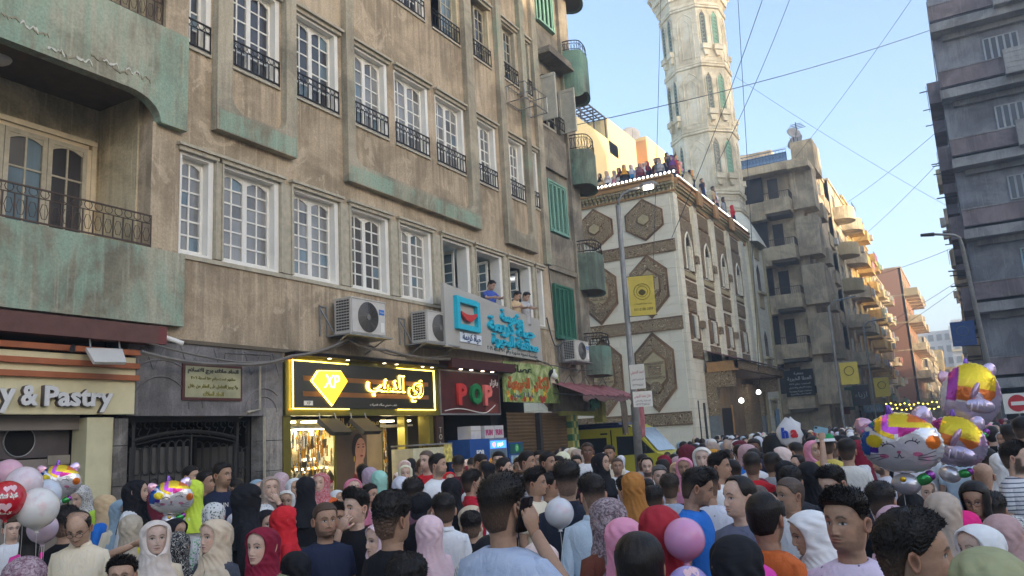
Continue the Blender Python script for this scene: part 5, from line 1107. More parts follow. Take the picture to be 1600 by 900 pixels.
for k,(z0,z1,a0,a1,lab) in enumerate(((3.03,3.62,.0,.36,'upper small white sign with red Arabic writing on the leaning lamp post'),(2.6,2.97,-.02,.44,'lower small white sign with red Arabic writing on the leaning lamp post'))):
    T=lambda a,b_,c,k=k:TBN(a-.18-.05*(1-k)-.0,b_+.1+(a*.35 if k==0 else 0),c)
    s_=thing('small_sign',lab,'sign',T(.2,0,z0),'small signs on the lamp post'); box('plate',M['white'],s_,a0,a1,-.01,.0,z0,z1,T); m_=(a0+a1)/2
    text('احمد المتولي' if k==0 else 'عادل محمد الفيومي',s_,flat('sign_red_%d'%k,srgb(186,44,60),.6),T,m_,z0+(z1-z0)*.66,0,.1,.003,width=(a1-a0)*.86,height=.11); 
    text('للدعاية والاعلان',s_,'darkgrey',T,m_,z0+(z1-z0)*.38,0,.1,.003,width=(a1-a0)*.8,height=.055); text('٠١٢٢٣٣٥٤٤٥٦',s_,'darkgrey',T,m_,z0+(z1-z0)*.16,0,.1,.003,width=(a1-a0)*.8,height=.05)
rl2=thing('street_lamp','grey street lamp with a long arm in front of the dark right corner block','street lamp',(.66,35.8,0))
q=MB(); q.tube([(.70,35.9,0),(.62,35.3,2.5),(.35,33.9,8.2),(.3,33.8,8.5),(.15,33.7,8.62),(-.5,33.5,8.72)],[.1,.1,.07,.06,.05,.045],8); q.build('pole',M['pole'],rl2,smooth=True); q=MB(); q.tube([(-.5,33.5,8.72),(-.95,33.4,8.74)],[.08,.06],6); q.build('lamp_head',M['darkgrey'],rl2)
TN=lambda u,w,z:(1.15+u,33.3-w,z)
ne=thing('no_entry_sign','square white sign with a red no entry disc near the right edge','road sign',(1.15,33.3,0))
box('plate',M['white'],ne,-.36,.5,0,.02,1.92,2.62,TN); MB(TN).prism([(.07+.29*math.cos(a),2.27+.29*math.sin(a)) for a in np.linspace(0,2*PI,28,endpoint=False)],.02,.03).build('red_disc',flat('no_entry_red',srgb(196,40,44),.4),ne); box('white_bar',M['white'],ne,-.13,.27,.03,.04,2.2,2.33,TN); MB().tube([(1.22,33.33,0),(1.22,33.33,2.0)],.03,6).build('post',M['pole'],ne)
bs2=thing('blue_banner','dark blue banner hung at the corner of the right block','banner',(.3,36,4)); T3=lambda u,w,z:(.1+u,37.5-w,z)
box('cloth',flat('navy_banner',srgb(46,72,120),.6,var=.2),bs2,-.62,.25,0,.02,4.75,5.75,T3); MB(T3).tube([(-.2+.22*math.cos(a),.03,5.35+.2*math.sin(a)) for a in np.linspace(0,2*PI,16,endpoint=False)],.02,3,close=True).build('emblem',M['pane_blue'],bs2); text('مهرجان المدينة',bs2,'pane_blue',T3,-.2,4.95,.02,.1,.003,width=.7,height=.14)
for k,(x,y,z,h,lab) in enumerate(((-4.75,38.6,4.1,1.0,'near yellow street banner on a pole over the side street'),(-4.4,48.5,3.75,1.05,'far yellow street banner on a pole over the side street'))):
    s_=thing('street_banner',lab,'banner',(x,y,0),'yellow banners along the side street'); box('cloth',yl,s_,x-.38,x+.38,y-.01,y+.01,z-h/2,z+h/2); MB(lambda a,b_,c:(x+a,y-.02-b_,z+c)).tube([(.2*math.cos(a),0,.1+.2*math.sin(a)) for a in np.linspace(0,2*PI,14,endpoint=False)],.02,3,close=True).build('emblem',dk,s_)
    MB().tube([(x-.5,y,0),(x-.5,y,7.2)],.06,7).tube([(x-.5,y,z+h/2),(x+.4,y,z+h/2)],.02,4).tube([(x-.5,y,7.15),(x-.2,y,7.4),(x+.7,y,7.5)],.04,5).build('pole',M['pole'],s_)
gl=thing('garland_lights','two strings of yellow bulbs across the side street','lights',(-3,54,2.7))
for r_ in range(2):
    q=MB(); p=[(-4.73+.3*r_+i*.24,53.24+i*.13,2.9-.32*r_-.1*math.sin(PI*i/14)+.05*math.sin(i*2)) for i in range(15)]
    for x,y,z in p: q.lathe([(0,-.05),(.05,-.015),(.05,.015),(0,.05)],6,(x,y,z))
    q.build('bulb_row',emit('yellow_bulb%d'%r_,(1,.8,.1,1),1),gl,fix=False); MB().tube([(a,b_,c+.08) for a,b_,c in p],.012,3).build('wire',M['wire'],gl)
for k,(x,y,z,d,c_,lab) in enumerate(((-8.0,62,3.6,(.9,1.6),srgb(70,110,90),'green shop sign on the side street past the grey block'),(-7.5,66,3.9,(1.2,1.5),srgb(96,88,84),'dark triangular awning sign on the side street'),(-7.2,70,2.9,(1.4,.6),srgb(150,176,186),'pale blue shop awning on the side street'),(-7.9,60,3.2,(.5,1.4),srgb(130,44,44),'narrow red shop banner on the side street'))):
    s_=thing('shop_sign',lab,'sign',(x,y,z)); box('board',flat('side_sign_%d'%k,c_,.6,var=.2),s_,x-d[0]/2,x+d[0]/2,y-.05,y+.05,z-d[1]/2,z+d[1]/2); box('bracket',M['steel'],s_,-8.9,x+d[0]/2,y-.02,y+.02,z+d[1]/2,z+d[1]/2+.05)
    text(('عطارة','ازياء','بقالة','عصير')[k],s_,'white',lambda a,b_,c,y=y:(a,y-b_,c),x,z,.05,.2,.01,width=d[0]*.7)
# overhead wires
def wire(a,b_,r,lab,sag=.6): 
    a,b_=Vector(a),Vector(b_); d=(b_-a); a2=a-d*.0; pts=[tuple(a.lerp(b_,t)-Vector((0,0,sag*4*t*(1-t)))) for t in np.linspace(0,1,13)]
    tag(MB().tube(pts,r*.72,4).build('overhead_wire',M['wire'],fix=False),lab,'wire','overhead wires across the sky')
wire((-4,12.4,9.5),(-4.55,12.8,6.2),.006,'thin vertical wire nearest the minaret, left one',0) if 0 else None
for a,b_,r,lab in (((-3.9,22,22),(-5.2,23,3.0),.012,'left of the two near vertical wires left of the minaret'),((-7.6,26.6,21),(-9.6,27.7,8),.014,'right of the two near vertical wires left of the minaret'),
    ((-2.6,21.2,15.5),(-6.6,20.8,7.2),.014,'long wire crossing in front of the minaret from the top edge'),((-2.7,25.6,17),(-6.2,25,10.4),.014,'wire running down from the top edge to the minaret right side'),
    ((.55,39.9,19.6),(-10.4,23.4,12.3),.02,'wire from the right corner block across the minaret to the brown block'),((1.0,41,23),(-9,58,20.6),.02,'wire from the top right down to the grey block roof'),
    ((.6,44,16.3),(-8.6,76,21),.02,'upper of two wires from the right block to the round balconies'),((.6,50,16.6),(-8.7,84,19),.022,'lower of two wires from the right block to the yellow building'),
    ((.6,50.6,11.4),(-8.6,78,14.6),.02,'almost level wire from the right block over the street'),((.6,68,12.2),(-8.8,104,13),.026,'upper of two low wires over the far street'),((.6,68.1,11.8),(-8.8,104,11.6),.026,'lower of two low wires over the far street'),
    ((-10.1,48,23.5),(.6,56,14.5),.016,'faint wire from the minaret down to the right block'),((-12,49,19),(-9,60,22.5),.016,'short faint wire from the minaret to the roof aerial')): wire(a,b_,r,lab,.25)
# ======================= ambulance ===========================================
am=thing('ambulance','yellow ambulance van with blue roof stripe parked beside the mosque','ambulance',(-11,25.6,0))
yv=flat('ambulance_yellow',srgb(206,196,60),.3,spec=.5,var=.03); nv=flat('navy_stripe',srgb(40,52,100),.35); gv=flat('tinted_glass',srgb(40,44,50),.1,spec=.6); ws=flat('windscreen',srgb(150,166,178),.08,spec=.7)
x0,x1,ya,yb=-13.7,-8.35,24.6,26.5
q=MB(); pr=[(x0,.35),(x1,.35),(x1,.95),(x1-.12,1.1),(x1-.95,1.25),(x1-1.65,2.02),(x1-1.95,2.13),(x0+.1,2.15),(x0,2.0)]; q.prism(pr,ya,yb); q.build('body',yv,am)
q=MB(); q.prism([(x1-1.75,2.06),(x0+.02,2.07),(x0+.02,2.15),(x1-1.9,2.14)],ya-.006,ya); q.prism([(x1-2.2,2.15),(x0+.3,2.16),(x0+.35,2.24),(x1-2.25,2.22)],ya+.1,yb-.1); q.build('blue_stripe',nv,am)
q=MB(); q.prism([(x1-1.02,1.27),(x1-1.56,1.78),(x1-2.3,1.80),(x1-2.3,1.22)],ya-.008,ya-.001); q.build('side_window',gv,am); q=MB(); q.prism([(x1-2.65,1.2),(x1-2.65,1.78),(x1-4.6,1.78),(x1-4.6,1.2)],ya-.008,ya-.001); q.build('side_window',gv,am)
q=MB(); q.add([(x1-.98,ya+.12,1.29),(x1-.98,yb-.12,1.29),(x1-1.63,yb-.18,2.0),(x1-1.63,ya+.18,2.0)],[(0,1,2,3)]); q.v=[(a+.03,b_,c+.03) for a,b_,c in q.v]; q.build('windscreen',ws,am)
q=MB(); q.box(x1-2.5,x1-2.46,ya-.01,ya,.4,2.0); q.box(x0+1.6,x0+1.63,ya-.01,ya,.4,2.0); q.build('door_gap',M['black'],am,fix=False); box('door_handle',M['black'],am,x1-2.85,x1-2.6,ya-.03,ya-.008,1.87,1.92)
for xx in (x1-.95,x0+.95):
    for yy in (ya+.02,yb-.22):
        w_=MB(lambda a,b_,c:(xx+a,yy+c,.36+b_)); w_.lathe([(.36,0),(.38,.05),(.38,.17),(.36,.2),(.2,.2),(.2,0),(.36,0)],18); o=w_.build('wheel',M['black'],am); MB(lambda a,b_,c:(xx+a,yy+c,.36+b_)).lathe([(0,.0),(.2,-.005),(.2,.02),(0,.03)],14).build('rim',M['steel'],o)
q=MB(); q.tube([(x1-4.0+.32*math.cos(a),ya-.012,1.52+.26*math.sin(a)) for a in np.linspace(0,2*PI,16,endpoint=False)],.02,3,close=True); [q.tube([(x1-4.0,ya-.012,1.52),(x1-4.0+.3*math.cos(a),ya-.012,1.52+.25*math.sin(a))],.015,3) for a in np.linspace(0,2*PI,6,endpoint=False)]; q.build('star_emblem',M['ac'],am,fix=False)
for yy in (ya+.1,yb-.4): box('headlight',flat('headlight_glass',srgb(200,205,210),.1),am,x1-.02,x1+.02,yy,yy+.3,.75,.95)
q=MB(); q.tube([(x1-1.3,ya,1.4),(x1-1.25,ya-.2,1.45)],.02,4); q.box(x1-1.3,x1-1.25,ya-.28,ya-.15,1.34,1.52); q.build('wing_mirror',M['black'],am); am.scale=(1,1,1.07); am.location.x+=.35
# ======================= people: geometry library ============================
class PM:
    """numpy mesh builder with a pigment colour per vertex"""
    def __init__(s): s.V=[]; s.F=[]; s.C=[]; s.n=0
    def add(s,V,F,col):
        V=np.asarray(V,float).reshape(-1,3); F=np.asarray(F,int)
        c=np.empty((len(V),4)); c[:]=col if np.ndim(col)==1 else np.asarray(col).reshape(-1,4)
        s.V.append(V); s.F.append(F+s.n); s.C.append(c); s.n+=len(V); return s
    def grid(s,P,col=(1,1,1,1),close=True):
        n,m=P.shape[:2]; i=np.arange(n-1)[:,None]; j=np.arange(m if close else m-1)[None,:]; k=(j+1)%m
        F=np.stack([i*m+j,i*m+k,(i+1)*m+k,(i+1)*m+j],-1).reshape(-1,4)
        return s.add(P.reshape(-1,3),F,col)
    def tube(s,pts,rs,n=8,col=(1,1,1,1),flat=1.0,up=None):
        pts=np.asarray(pts,float); L=len(pts); R_=[]; ref=np.array(up if up is not None else (0,1,.01),float)
        for i in range(L):
            d=pts[min(i+1,L-1)]-pts[max(i-1,0)]; d/=np.linalg.norm(d)+1e-9
            x=np.cross(d,ref); 
            if np.linalg.norm(x)<.1: x=np.cross(d,(1,0,0))
            x/=np.linalg.norm(x); y=np.cross(x,d); t=np.linspace(0,2*PI,n,endpoint=False)
            R_.append(pts[i]+rs[i]*(np.cos(t)[:,None]*x+np.sin(t)[:,None]*y*flat))
        P=np.array(R_); P=np.concatenate([np.repeat(pts[:1][None],n,1) if 0 else np.tile(pts[0],(1,n,1)),P,np.tile(pts[-1]+(pts[-1]-pts[-2])/(np.linalg.norm(pts[-1]-pts[-2])+1e-9)*rs[-1]*.5,(1,n,1))])
        return s.grid(P,col)
    def mesh(s,name):
        V=np.concatenate(s.V); C_=np.concatenate(s.C); me=bpy.data.meshes.new(name)
        me.vertices.add(len(V)); me.vertices.foreach_set('co',V.ravel())
        q=[f for f in s.F]; tot=sum(f.size for f in q); npoly=sum(len(f) for f in q)
        me.loops.add(tot); me.loops.foreach_set('vertex_index',np.concatenate([f.ravel() for f in q]))
        lt=np.concatenate([np.full(len(f),f.shape[1]) for f in q]); me.polygons.add(npoly)
        me.polygons.foreach_set('loop_start',np.concatenate([[0],np.cumsum(lt)[:-1]])); me.polygons.foreach_set('loop_total',lt) if hasattr(me.polygons[0],'loop_total') and False else None
        me.polygons.foreach_set('use_smooth',np.ones(npoly,bool))
        a=me.color_attributes.new('pigment','FLOAT_COLOR','POINT'); a.data.foreach_set('color',C_.ravel())
        me.update(calc_edges=True); me.validate(); return me
def ip(z,xs,ys): return np.interp(z,xs,ys)
ZS=[-1.2,-.6,-.45,-.3,-.12,-.04,0,.05,.13,.2,.27,.35,.45,.55,.62,.7,.8,.88,.94,.98,1.0]
FW=[.055,.055,.05,.043,.04,.062,.083,.092,.094,.095,.096,.095,.093,.099,.099,.096,.083,.066,.047,.027,.0]
BK=[.075,.07,.066,.064,.064,.066,.068,.071,.076,.082,.088,.094,.1,.104,.105,.103,.09,.071,.05,.028,.0]
SD=[.1,.085,.066,.060,.058,.055,.058,.062,.067,.070,.072,.0745,.077,.0795,.081,.081,.075,.062,.046,.027,.0]
def smooth(x): x=np.clip(x,0,1); return x*x*(3-2*x)
def G(x,s): return np.exp(-(x/s)**2)
HH=.228
class Head:
    def __init__(s,H=1.72,yaw=0,pitch=0,roll=0,hs=1.0,fem=False,kid=False,seed=0,skin=(.35,.2,.13),beard=0,mus=0,lips=None,nose=1.0,wide=1.0):
        s.H,s.yaw,s.pitch,s.roll,s.hs,s.fem,s.kid=H,R(yaw),R(pitch),R(roll),hs,fem,kid
        s.skin=np.array(skin); s.beard,s.mus=beard,mus; s.nose=nose; s.wide=wide; s.r=np.random.RandomState(seed+11)
        s.sm=H/1.72
        s.kk=s.r.uniform(-1,1,8); s.wide*=1+.035*s.kk[0]; s.nose*=1+.15*s.kk[1]
        if not fem and not kid and beard==0: s.beard=max(0,.35*s.kk[2])
        s.lips=lips
        s.k=s.r.uniform(-1,1,8)
    def surf(s,a,z,off=0.,feat=True):
        fw=ip(z,ZS,FW); bk=ip(z,ZS,BK); sd=ip(z,ZS,SD)*s.wide
        ca,sa=np.cos(a),np.sin(a); jaw=1-.10*smooth((.3-z)/.4)*G(np.abs(a)-.9,.5)*(z>-.05)
        x=(sd+off)*sa*jaw; y=-(np.where(ca>0,fw,bk)+off)*ca*np.where(ca>0,jaw,1)
        if s.kid: x=x*(1+.04*smooth((z-.3)/.3)); 
        if feat:
            fr=np.clip(ca,0,1); X=np.abs(x); N=s.nose*(.8 if s.fem or s.kid else 1)
            d=N*(.020*G(x,.0085)*smooth((z-.24)/.05)*(1-smooth((z-.30)/.26))+.006*G(x,.008)*smooth((z-.28)/.1)*(1-smooth((z-.5)/.1))+.007*G(X-.0135,.006)*G(z-.285,.028))
            d-=.0095*G(X-.031,.016)*G(z-.475,.065); d+=.0035*G(X-.031,.011)*G(z-.465,.035)
            d+=(.0045 if not s.fem else .002)*G(X-.028,.022)*G(z-.565-.012*s.kk[3],.035)
            d+=(.0055+.002*s.kk[4])*G(x,.02)*G(z-.205,.022)+.006*G(x,.018)*G(z-.155,.022)-.0035*G(x,.02)*G(z-.18,.008)
            d+=(.004+.003*s.kk[5])*G(x,.018)*G(z-.05,.05)+.003*G(X-.045,.016)*G(z-.35,.07)-.003*G(x,.02)*G(z-.105,.02)
            y=y-d*fr
            ear=0*G(np.abs(a)-1.72,.14)*smooth((z-.29)/.06)*(1-smooth((z-.54)/.05))
            x=x+np.sign(sa)*ear*.017*(1-.35*G(np.abs(a)-1.66,.05)); y=y+ear*.006
        return np.stack([x,y,z*HH],-1)
    def place(s,P):
        """turn the head on the neck and lift it to its height"""
        P=P*np.array([s.hs]*3); zn=P[...,2]/HH/s.hs; w=smooth((zn+.5)/.5)
        piv=np.array([0,.02,-.02]); q=P-piv
        pa,ya,ra=s.pitch*w,s.yaw*w,s.roll*w
        y=q[...,1]*np.cos(pa)-q[...,2]*np.sin(pa)*(-1); z=q[...,2]*np.cos(pa)+q[...,1]*np.sin(pa)*(-1)
        y2=q[...,1]*np.cos(pa)+q[...,2]*np.sin(-pa); z2=q[...,2]*np.cos(pa)-q[...,1]*np.sin(-pa)
        x=q[...,0]
        x2=x*np.cos(ra)+z2*np.sin(ra); z3=z2*np.cos(ra)-x*np.sin(ra)
        X=x2*np.cos(ya)-y2*np.sin(ya); Y=x2*np.sin(ya)+y2*np.cos(ya)
        out=np.stack([X,Y,z3],-1)+piv; out[...,2]+=s.H-HH*s.hs
        return out
    def colors(s,a,z,P):
        sk=s.skin; x=P[...,0]; X=np.abs(x); ca=np.cos(a); n=P.shape[:2]
        c=np.tile(np.append(sk,1),(*n,1)).astype(float)
        def mix(mask,col): c[...,:3]=c[...,:3]*(1-mask[...,None])+np.array(col)*mask[...,None]
        fr=(ca>.2)
        c[...,:3]*=(1+.05*np.sin(X*140+s.kk[0]*9)*np.sin(z*31+s.kk[1]*7)+.03*s.r.randn(*n))[...,None]
        # cheeks and ears a little redder
        mix(.25*G(X-.045,.02)*G(z-.33,.1)*fr,sk*np.array([1.15,.85,.8])); mix(.15*G(X-.031,.02)*G(z-.43,.05)*fr,sk*.6)
        if s.beard>0:
            # beard: jaw, chin, moustache, sideburns
            b=smooth((.20-z)/.08)*smooth((z+.2)/.12)*np.clip(smooth((1.9-np.abs(a))/.3),0,1)
            b=np.maximum(b,smooth((.50-z)/.1)*smooth((np.abs(a)-.95)/.25)*smooth((1.75-np.abs(a))/.15)*(z>0))
            b=np.maximum(b,G(z-.232,.022)*(X<.03)); b=b*(1-.9*G(x,.019)*G(z-.18,.028)); mix(b*s.beard,(.018,.013,.011))
        if s.mus>0: mix(s.mus*smooth((.262-z)/.02)*smooth((z-.205)/.012)*smooth((.033-X)/.008)*fr,(.012,.009,.008))
        lc=.18+.012*s.kk[7]*(X/.024)**2; lip=fr*smooth((.024-X)/.006)*smooth((.017+.012*(1-X/.025)-np.abs(z-lc))/.008)
        mix(lip*.75,s.lips if s.lips is not None else (sk*np.array([1.05,.62,.6]) if not s.fem else np.array([.36,.10,.10])))
        mix(fr*smooth((.026-X)/.004)*G(z-lc,.0045)*.8,sk*.22); mix(fr*G(X-.030-.012*smooth((.28-z)/.12),.004)*smooth((.29-z)/.05)*smooth((z-.17)/.05)*.3,sk*.55); mix(fr*G(X-.008,.004)*G(z-.262,.007)*.75,sk*.15)  # mouth line, cheek folds and nostrils: crease shade painted into the skin colour
        ex=X-.031; eh=.027*np.sqrt(np.clip(1-(ex/.0155)**2,0,1)); ze=.468
        ins=fr*(np.abs(ex)<.0155)*smooth((eh-np.abs(z-ze))/.006+.5)
        mix(ins*1.,(.62,.58,.55)); ir=fr*(np.sqrt(ex**2+((z-ze-.003)*HH)**2)<.0062)*ins; mix(ir*1.,(.02,.012,.008))
        up=fr*(np.abs(ex)<.017)*G(z-ze-eh,.011); mix(up*(.95 if s.fem else .8),(.012,.009,.008)); mix(fr*(np.abs(ex)<.015)*G(z-ze+eh,.008)*.35,sk*.35)
        th=(.020 if not s.fem else .012)*(1+.25*s.kk[6]); bz=.565+.012*s.kk[3]+.02*smooth((X-.01)/.02)-.035*smooth((X-.036)/.014)
        br=fr*G(z-bz,th)*smooth((X-.011)/.005)*smooth((.053-X)/.008); mix(np.clip(br*1.3,0,1)*(.9 if not s.kid else .75),(.02,.014,.011))
        return c
    def body(s,pm,nu,nv):
        u=np.linspace(-PI,PI,nu,endpoint=False); a=u-.62*np.sin(u)
        zz=np.concatenate([1-(1-np.linspace(0,1,nv//3))**1*.38-0, np.linspace(.62,.0,nv-nv//3-nv//6)[1:], np.linspace(0,-1.2,nv//6+1)[1:]])
        zz=np.sort(np.concatenate([[1.0,.995,.985,.965,.94],np.linspace(.9,.6,max(4,nv//7)),np.linspace(.58,.12,int(nv*.62)),np.linspace(.1,-.1,max(3,nv//9)),np.linspace(-.2,-1.2,6)]))[::-1]
        A,Z=np.meshgrid(a,zz); P=s.surf(A,Z); C_=s.colors(A,Z,P)
        pm.grid(s.place(P),C_)
        if nu>30:
            th=np.linspace(0,2*PI,12,endpoint=False)
            for sx in (1,-1):
                rows=[]; cc=[]
                for k,(rr,out,sh) in enumerate(((1.0,-.006,1),(1.08,.004,1.05),(1.0,.010,1.1),(.72,.007,.7),(.45,.0,.45),(.0,.0,.4))):  # skin colour darkens inward: the shade of the ear's hollow is painted
                    y=.012+rr*.0175*np.sin(th)*(1-.25*np.cos(th)*-1)*.9; z=.415*HH+rr*.031*np.cos(th); x=.0785*s.wide+out+(y-.0)*.38
                    q=np.stack([sx*x,y+.004*np.cos(th),z],-1); rows.append(q); c=np.tile(np.append(s.skin*np.array([1.08,.9,.85])*sh,1),(12,1)); cc.append(c)
                pm.grid(s.place(np.array(rows)),np.array(cc))
        return pm
HL_A=[0,.35,.65,.95,1.15,1.32,1.5,1.72,1.93,2.22,PI]
HL={'baldtop':[.985,.985,.97,.9,.72,.5,.5,.56,.32,.16,.12],'short':[.80,.80,.79,.75,.67,.56,.50,.57,.42,.09,.04],'balding':[.91,.915,.92,.88,.70,.55,.5,.57,.42,.09,.04],'low':[.74,.74,.73,.70,.6,.42,.42,.5,.2,-.05,-.1],'fem':[.84,.83,.8,.72,.5,.35,.3,.3,.1,-.2,-.3]}
HAIRC=(.016,.012,.010,1)
def hair(h,style,nu=64,nv=30,seed=0,col=HAIRC,t_top=.019,t_side=.009,curl=0.,blades=0,tuft=0.):
    r=np.random.RandomState(seed); pm=PM(); key={'fade':'short','curly':'short','buzz':'short','balding':'balding','baldtop':'baldtop','long':'fem','bun':'fem','short':'short','grey':'short','low':'low'}[style]
    a=np.linspace(-PI,PI,nu,endpoint=False); zl=ip(np.abs(a),HL_A,HL[key]); sgrid=np.linspace(0,1,nv)**.9
    Zm=1-sgrid[:,None]*(1-zl[None,:]); A=np.tile(a,(nv,1))
    S_=np.tile(sgrid[:,None],(1,nu)); top=smooth((Zm-.62)/.3); th=t_side+(t_top-t_side)*top; edge=smooth((1-S_)/.10+.02); 
    front=G(A,.9)*smooth((Zm-.78)/.1); th=th*1.0+tuft*front*.012
    th=th*edge*.97+.0035
    if style=='baldtop': th=np.where((np.cos(A)>0)&(Zm>.8),.002,th)
    if curl: th=th+edge*curl*(r.rand(*A.shape)-.35)*1.0
    P=h.surf(A,Zm,0,False); rad=np.sqrt(P[...,0]**2+P[...,1]**2)+1e-6; nz=smooth((Zm-.6)/.4)
    P[...,0]+=P[...,0]/rad*th*np.sqrt(1-.8*nz**2); P[...,1]+=P[...,1]/rad*th*np.sqrt(1-.8*nz**2); P[...,2]+=th*nz
    C_=np.tile(np.array(col),(*A.shape,1)); 
    if style in('fade','curly','short','grey'):
        k=(smooth((.62-Zm)/.3)*(.75 if style!='short' else .35))[...,None]; C_[...,:3]=C_[...,:3]*(1-k)+(h.skin*.55)*k
    if style=='buzz': C_[...,:3]=C_[...,:3]*.65+h.skin*.18
    if style=='baldtop':
        k=((np.cos(A)>-.2)&(Zm>.84))[...,None]*.8; C_[...,:3]=C_[...,:3]*(1-k)+h.skin*k
    C_[...,:3]*=(.8+.4*r.rand(*A.shape))[...,None]
    if style=='long': C_[...,:3]*=(.6+1.6*r.rand(1,nu)**2)[...,None]
    pm.grid(h.place(P),C_)
    if blades:
        n=blades; ia=r.randint(0,nu,n); iz=(r.rand(n)**.8*(nv-3)).astype(int); B=P[iz,ia]; zz_=Zm[iz,ia]; ok=zz_>(.6 if style in('fade','curly','short','grey') else zl[ia]+.05)
        B=B[ok]; m_=len(B); nrm=B-np.array([0,0,.5*HH]); nrm/=np.linalg.norm(nrm,axis=1)[:,None]
        flow=np.tile([0,-.35,.1],(m_,1)) if not curl else r.randn(m_,3)*.8
        d=nrm*.55+flow+r.randn(m_,3)*.28; d/=np.linalg.norm(d,axis=1)[:,None]; L=(.008+.012*r.rand(m_))*(1.0 if not curl else .62)
        sd=np.cross(d,r.randn(m_,3)); sd/=np.linalg.norm(sd,axis=1)[:,None]; w_=.0022
        V=np.stack([B-nrm*.002-sd*w_,B-nrm*.002+sd*w_,B+d*L[:,None]],1); cc=np.tile(np.array(col),(m_,3,1)); cc[...,:3]*=(.6+.9*r.rand(m_,1,1))
        pm.add(h.place(V).reshape(-1,3),np.arange(3*m_).reshape(-1,3),cc.reshape(-1,4))
    if style=='long':
        n=26; aa=np.linspace(.75,2*PI-.75,30); zz=np.linspace(.75,-1.5,n); A,Z=np.meshgrid(aa,zz)
        Pq=h.surf(A,np.clip(Z,.1,1),.02+.012*smooth((.5-Z)/1),False); Pq[...,2]=Z*HH; Pq[...,0]*=1+.12*smooth(-Z); k=np.sin(A*23)*.003*smooth((.8-Z)/.4); Pq[...,1]+=k+.02*smooth(-Z/1.); 
        Pq[...,0]+=.3*k; C_=np.tile(np.array(col),(*A.shape,1)); C_[...,:3]*=(.8+.5*r.rand(1,30))[...,None]; pm.grid(h.place(Pq),C_,close=False)
    if style=='bun':
        q=MB().lathe([(.0,-.04),(.03,-.03),(.042,0),(.03,.03),(0,.04)],12,(0,.13,.62*HH)); pm.add(h.place(np.array(q.v)),np.array(q.f),np.array(col))
    return pm
SC_Z=[-1.6,-1.3,-.9,-.5,-.25,-.1,0,.12,.3,.5,.62,.74,.84,.91,.96,.99,1.0]
SC_F=[.165,.155,.138,.110,.098,.100,.106,.111,.114,.116,.119,.114,.099,.078,.055,.029,.0]
SC_S=[.215,.2,.172,.128,.106,.099,.097,.094,.098,.102,.102,.096,.083,.065,.047,.026,.0]
SC_B=[.165,.155,.138,.122,.118,.119,.122,.127,.138,.140,.135,.123,.102,.079,.055,.029,.0]
def scarf(h,nu=56,nv=52,seed=0,niqab=False,vol=1.0,low=-1.3,wrap=1.0,rim=None):
    r=np.random.RandomState(seed); ph=r.rand(6)*6.28; pm=PM()
    zz=np.concatenate([[1,.995,.98,.955,.92],np.linspace(.88,.0,int(nv*.55)),np.linspace(-.04,low,nv-int(nv*.55)-5)]); nv=len(zz)
    zc,hh,A0=(.43,.44,.98) if not niqab else (.50,.075,.72)
    Az=A0*np.sqrt(np.clip(1-np.abs((zz-zc)/hh)**2.8,0,1)); t=np.linspace(0,1,nu+1)
    A=Az[:,None]+(2*PI-2*Az[:,None])*t[None,:]; Z=np.tile(zz[:,None],(1,nu+1))
    f=ip(Z,SC_Z,SC_F); b=ip(Z,SC_Z,SC_B); s_=ip(Z,SC_Z,SC_S); b=np.where(Z>.0,b*(1+(vol-1)*G(Z-.4,.4)),b)
    d=.0042*np.sin(9*A+5*Z+ph[0]+1.5*np.sin(3*Z*4+ph[1]))*smooth((Z+.1)/.3)*smooth((.97-Z)/.2)
    fr_=smooth((np.cos(A)+.5)/.8); d+=wrap*.0085*((1-np.abs(np.sin(6.5*Z+2.6*np.sin(A*.5+.4*ph[2]/6)+ph[3])))**2-.2)*smooth((.14-Z)/.15)*smooth((Z+.9)/.3)*fr_
    d+=.007*((1-np.abs(np.sin(3.5*A+ph[2]+.9*Z+.6*np.sin(3*A+ph[3]))))**2-.25)*smooth((.3-Z)/.6)*(1-fr_)
    d+=.012*np.sin(6*A+ph[4]+2*Z)*smooth((-.35-Z)/.5)+.0035*np.sin(17*A+9*Z+ph[5])*smooth((.1-Z)/.2)
    ca=np.cos(A); x=(s_+d)*np.sin(A); y=-(np.where(ca>0,f,b)+d)*ca
    P=np.stack([x,y,Z*HH],-1)
    op=(Az>.02)
    if not niqab:
        for c,aa in ((0,0),(-1,-1)):
            Q_=h.surf(A[:,c],Z[:,c],.003,False); P[op,c]=Q_[op]
        Q1=P[:,1].copy(); 
    C_=np.ones((nv,nu+1,4))
    pm.grid(h.place(P),C_,close=False); return pm
def capmesh(h,kind):
    pm=PM(); a=np.linspace(-PI,PI,40,endpoint=False); zl=.66 if kind=='cap' else .70; z=1-np.linspace(0,1,12)**1*(1-zl); A,Z=np.meshgrid(a,z)
    P=h.surf(A,Z,.020,False); P[...,2]+=.016*smooth((Z-.6)/.3)
    if kind=='kufi': P=h.surf(A,np.clip(Z,.70,.9),.017,False); P[...,2]=np.where(Z>.9,.945*HH+(Z-.9)*HH*.3,Z*HH*1.0+.01); P[...,:2]*=np.where(Z>.9,np.clip((1-Z)/.1,0,1)**.5,1)[...,None]
    pm.grid(h.place(P))
    if kind=='cap':
        aa=np.linspace(-1.0,1.0,13); rr=np.linspace(0,1,5); Q_=[]
        for q in rr: Q_.append(np.stack([.09*np.sin(aa)*(1-.05*q),-(.105*np.cos(aa)+.07*q*np.cos(aa*.7)),np.full(13,.72*HH)-.018*q],-1))
        pm.grid(h.place(np.array(Q_)),close=False)
    return pm
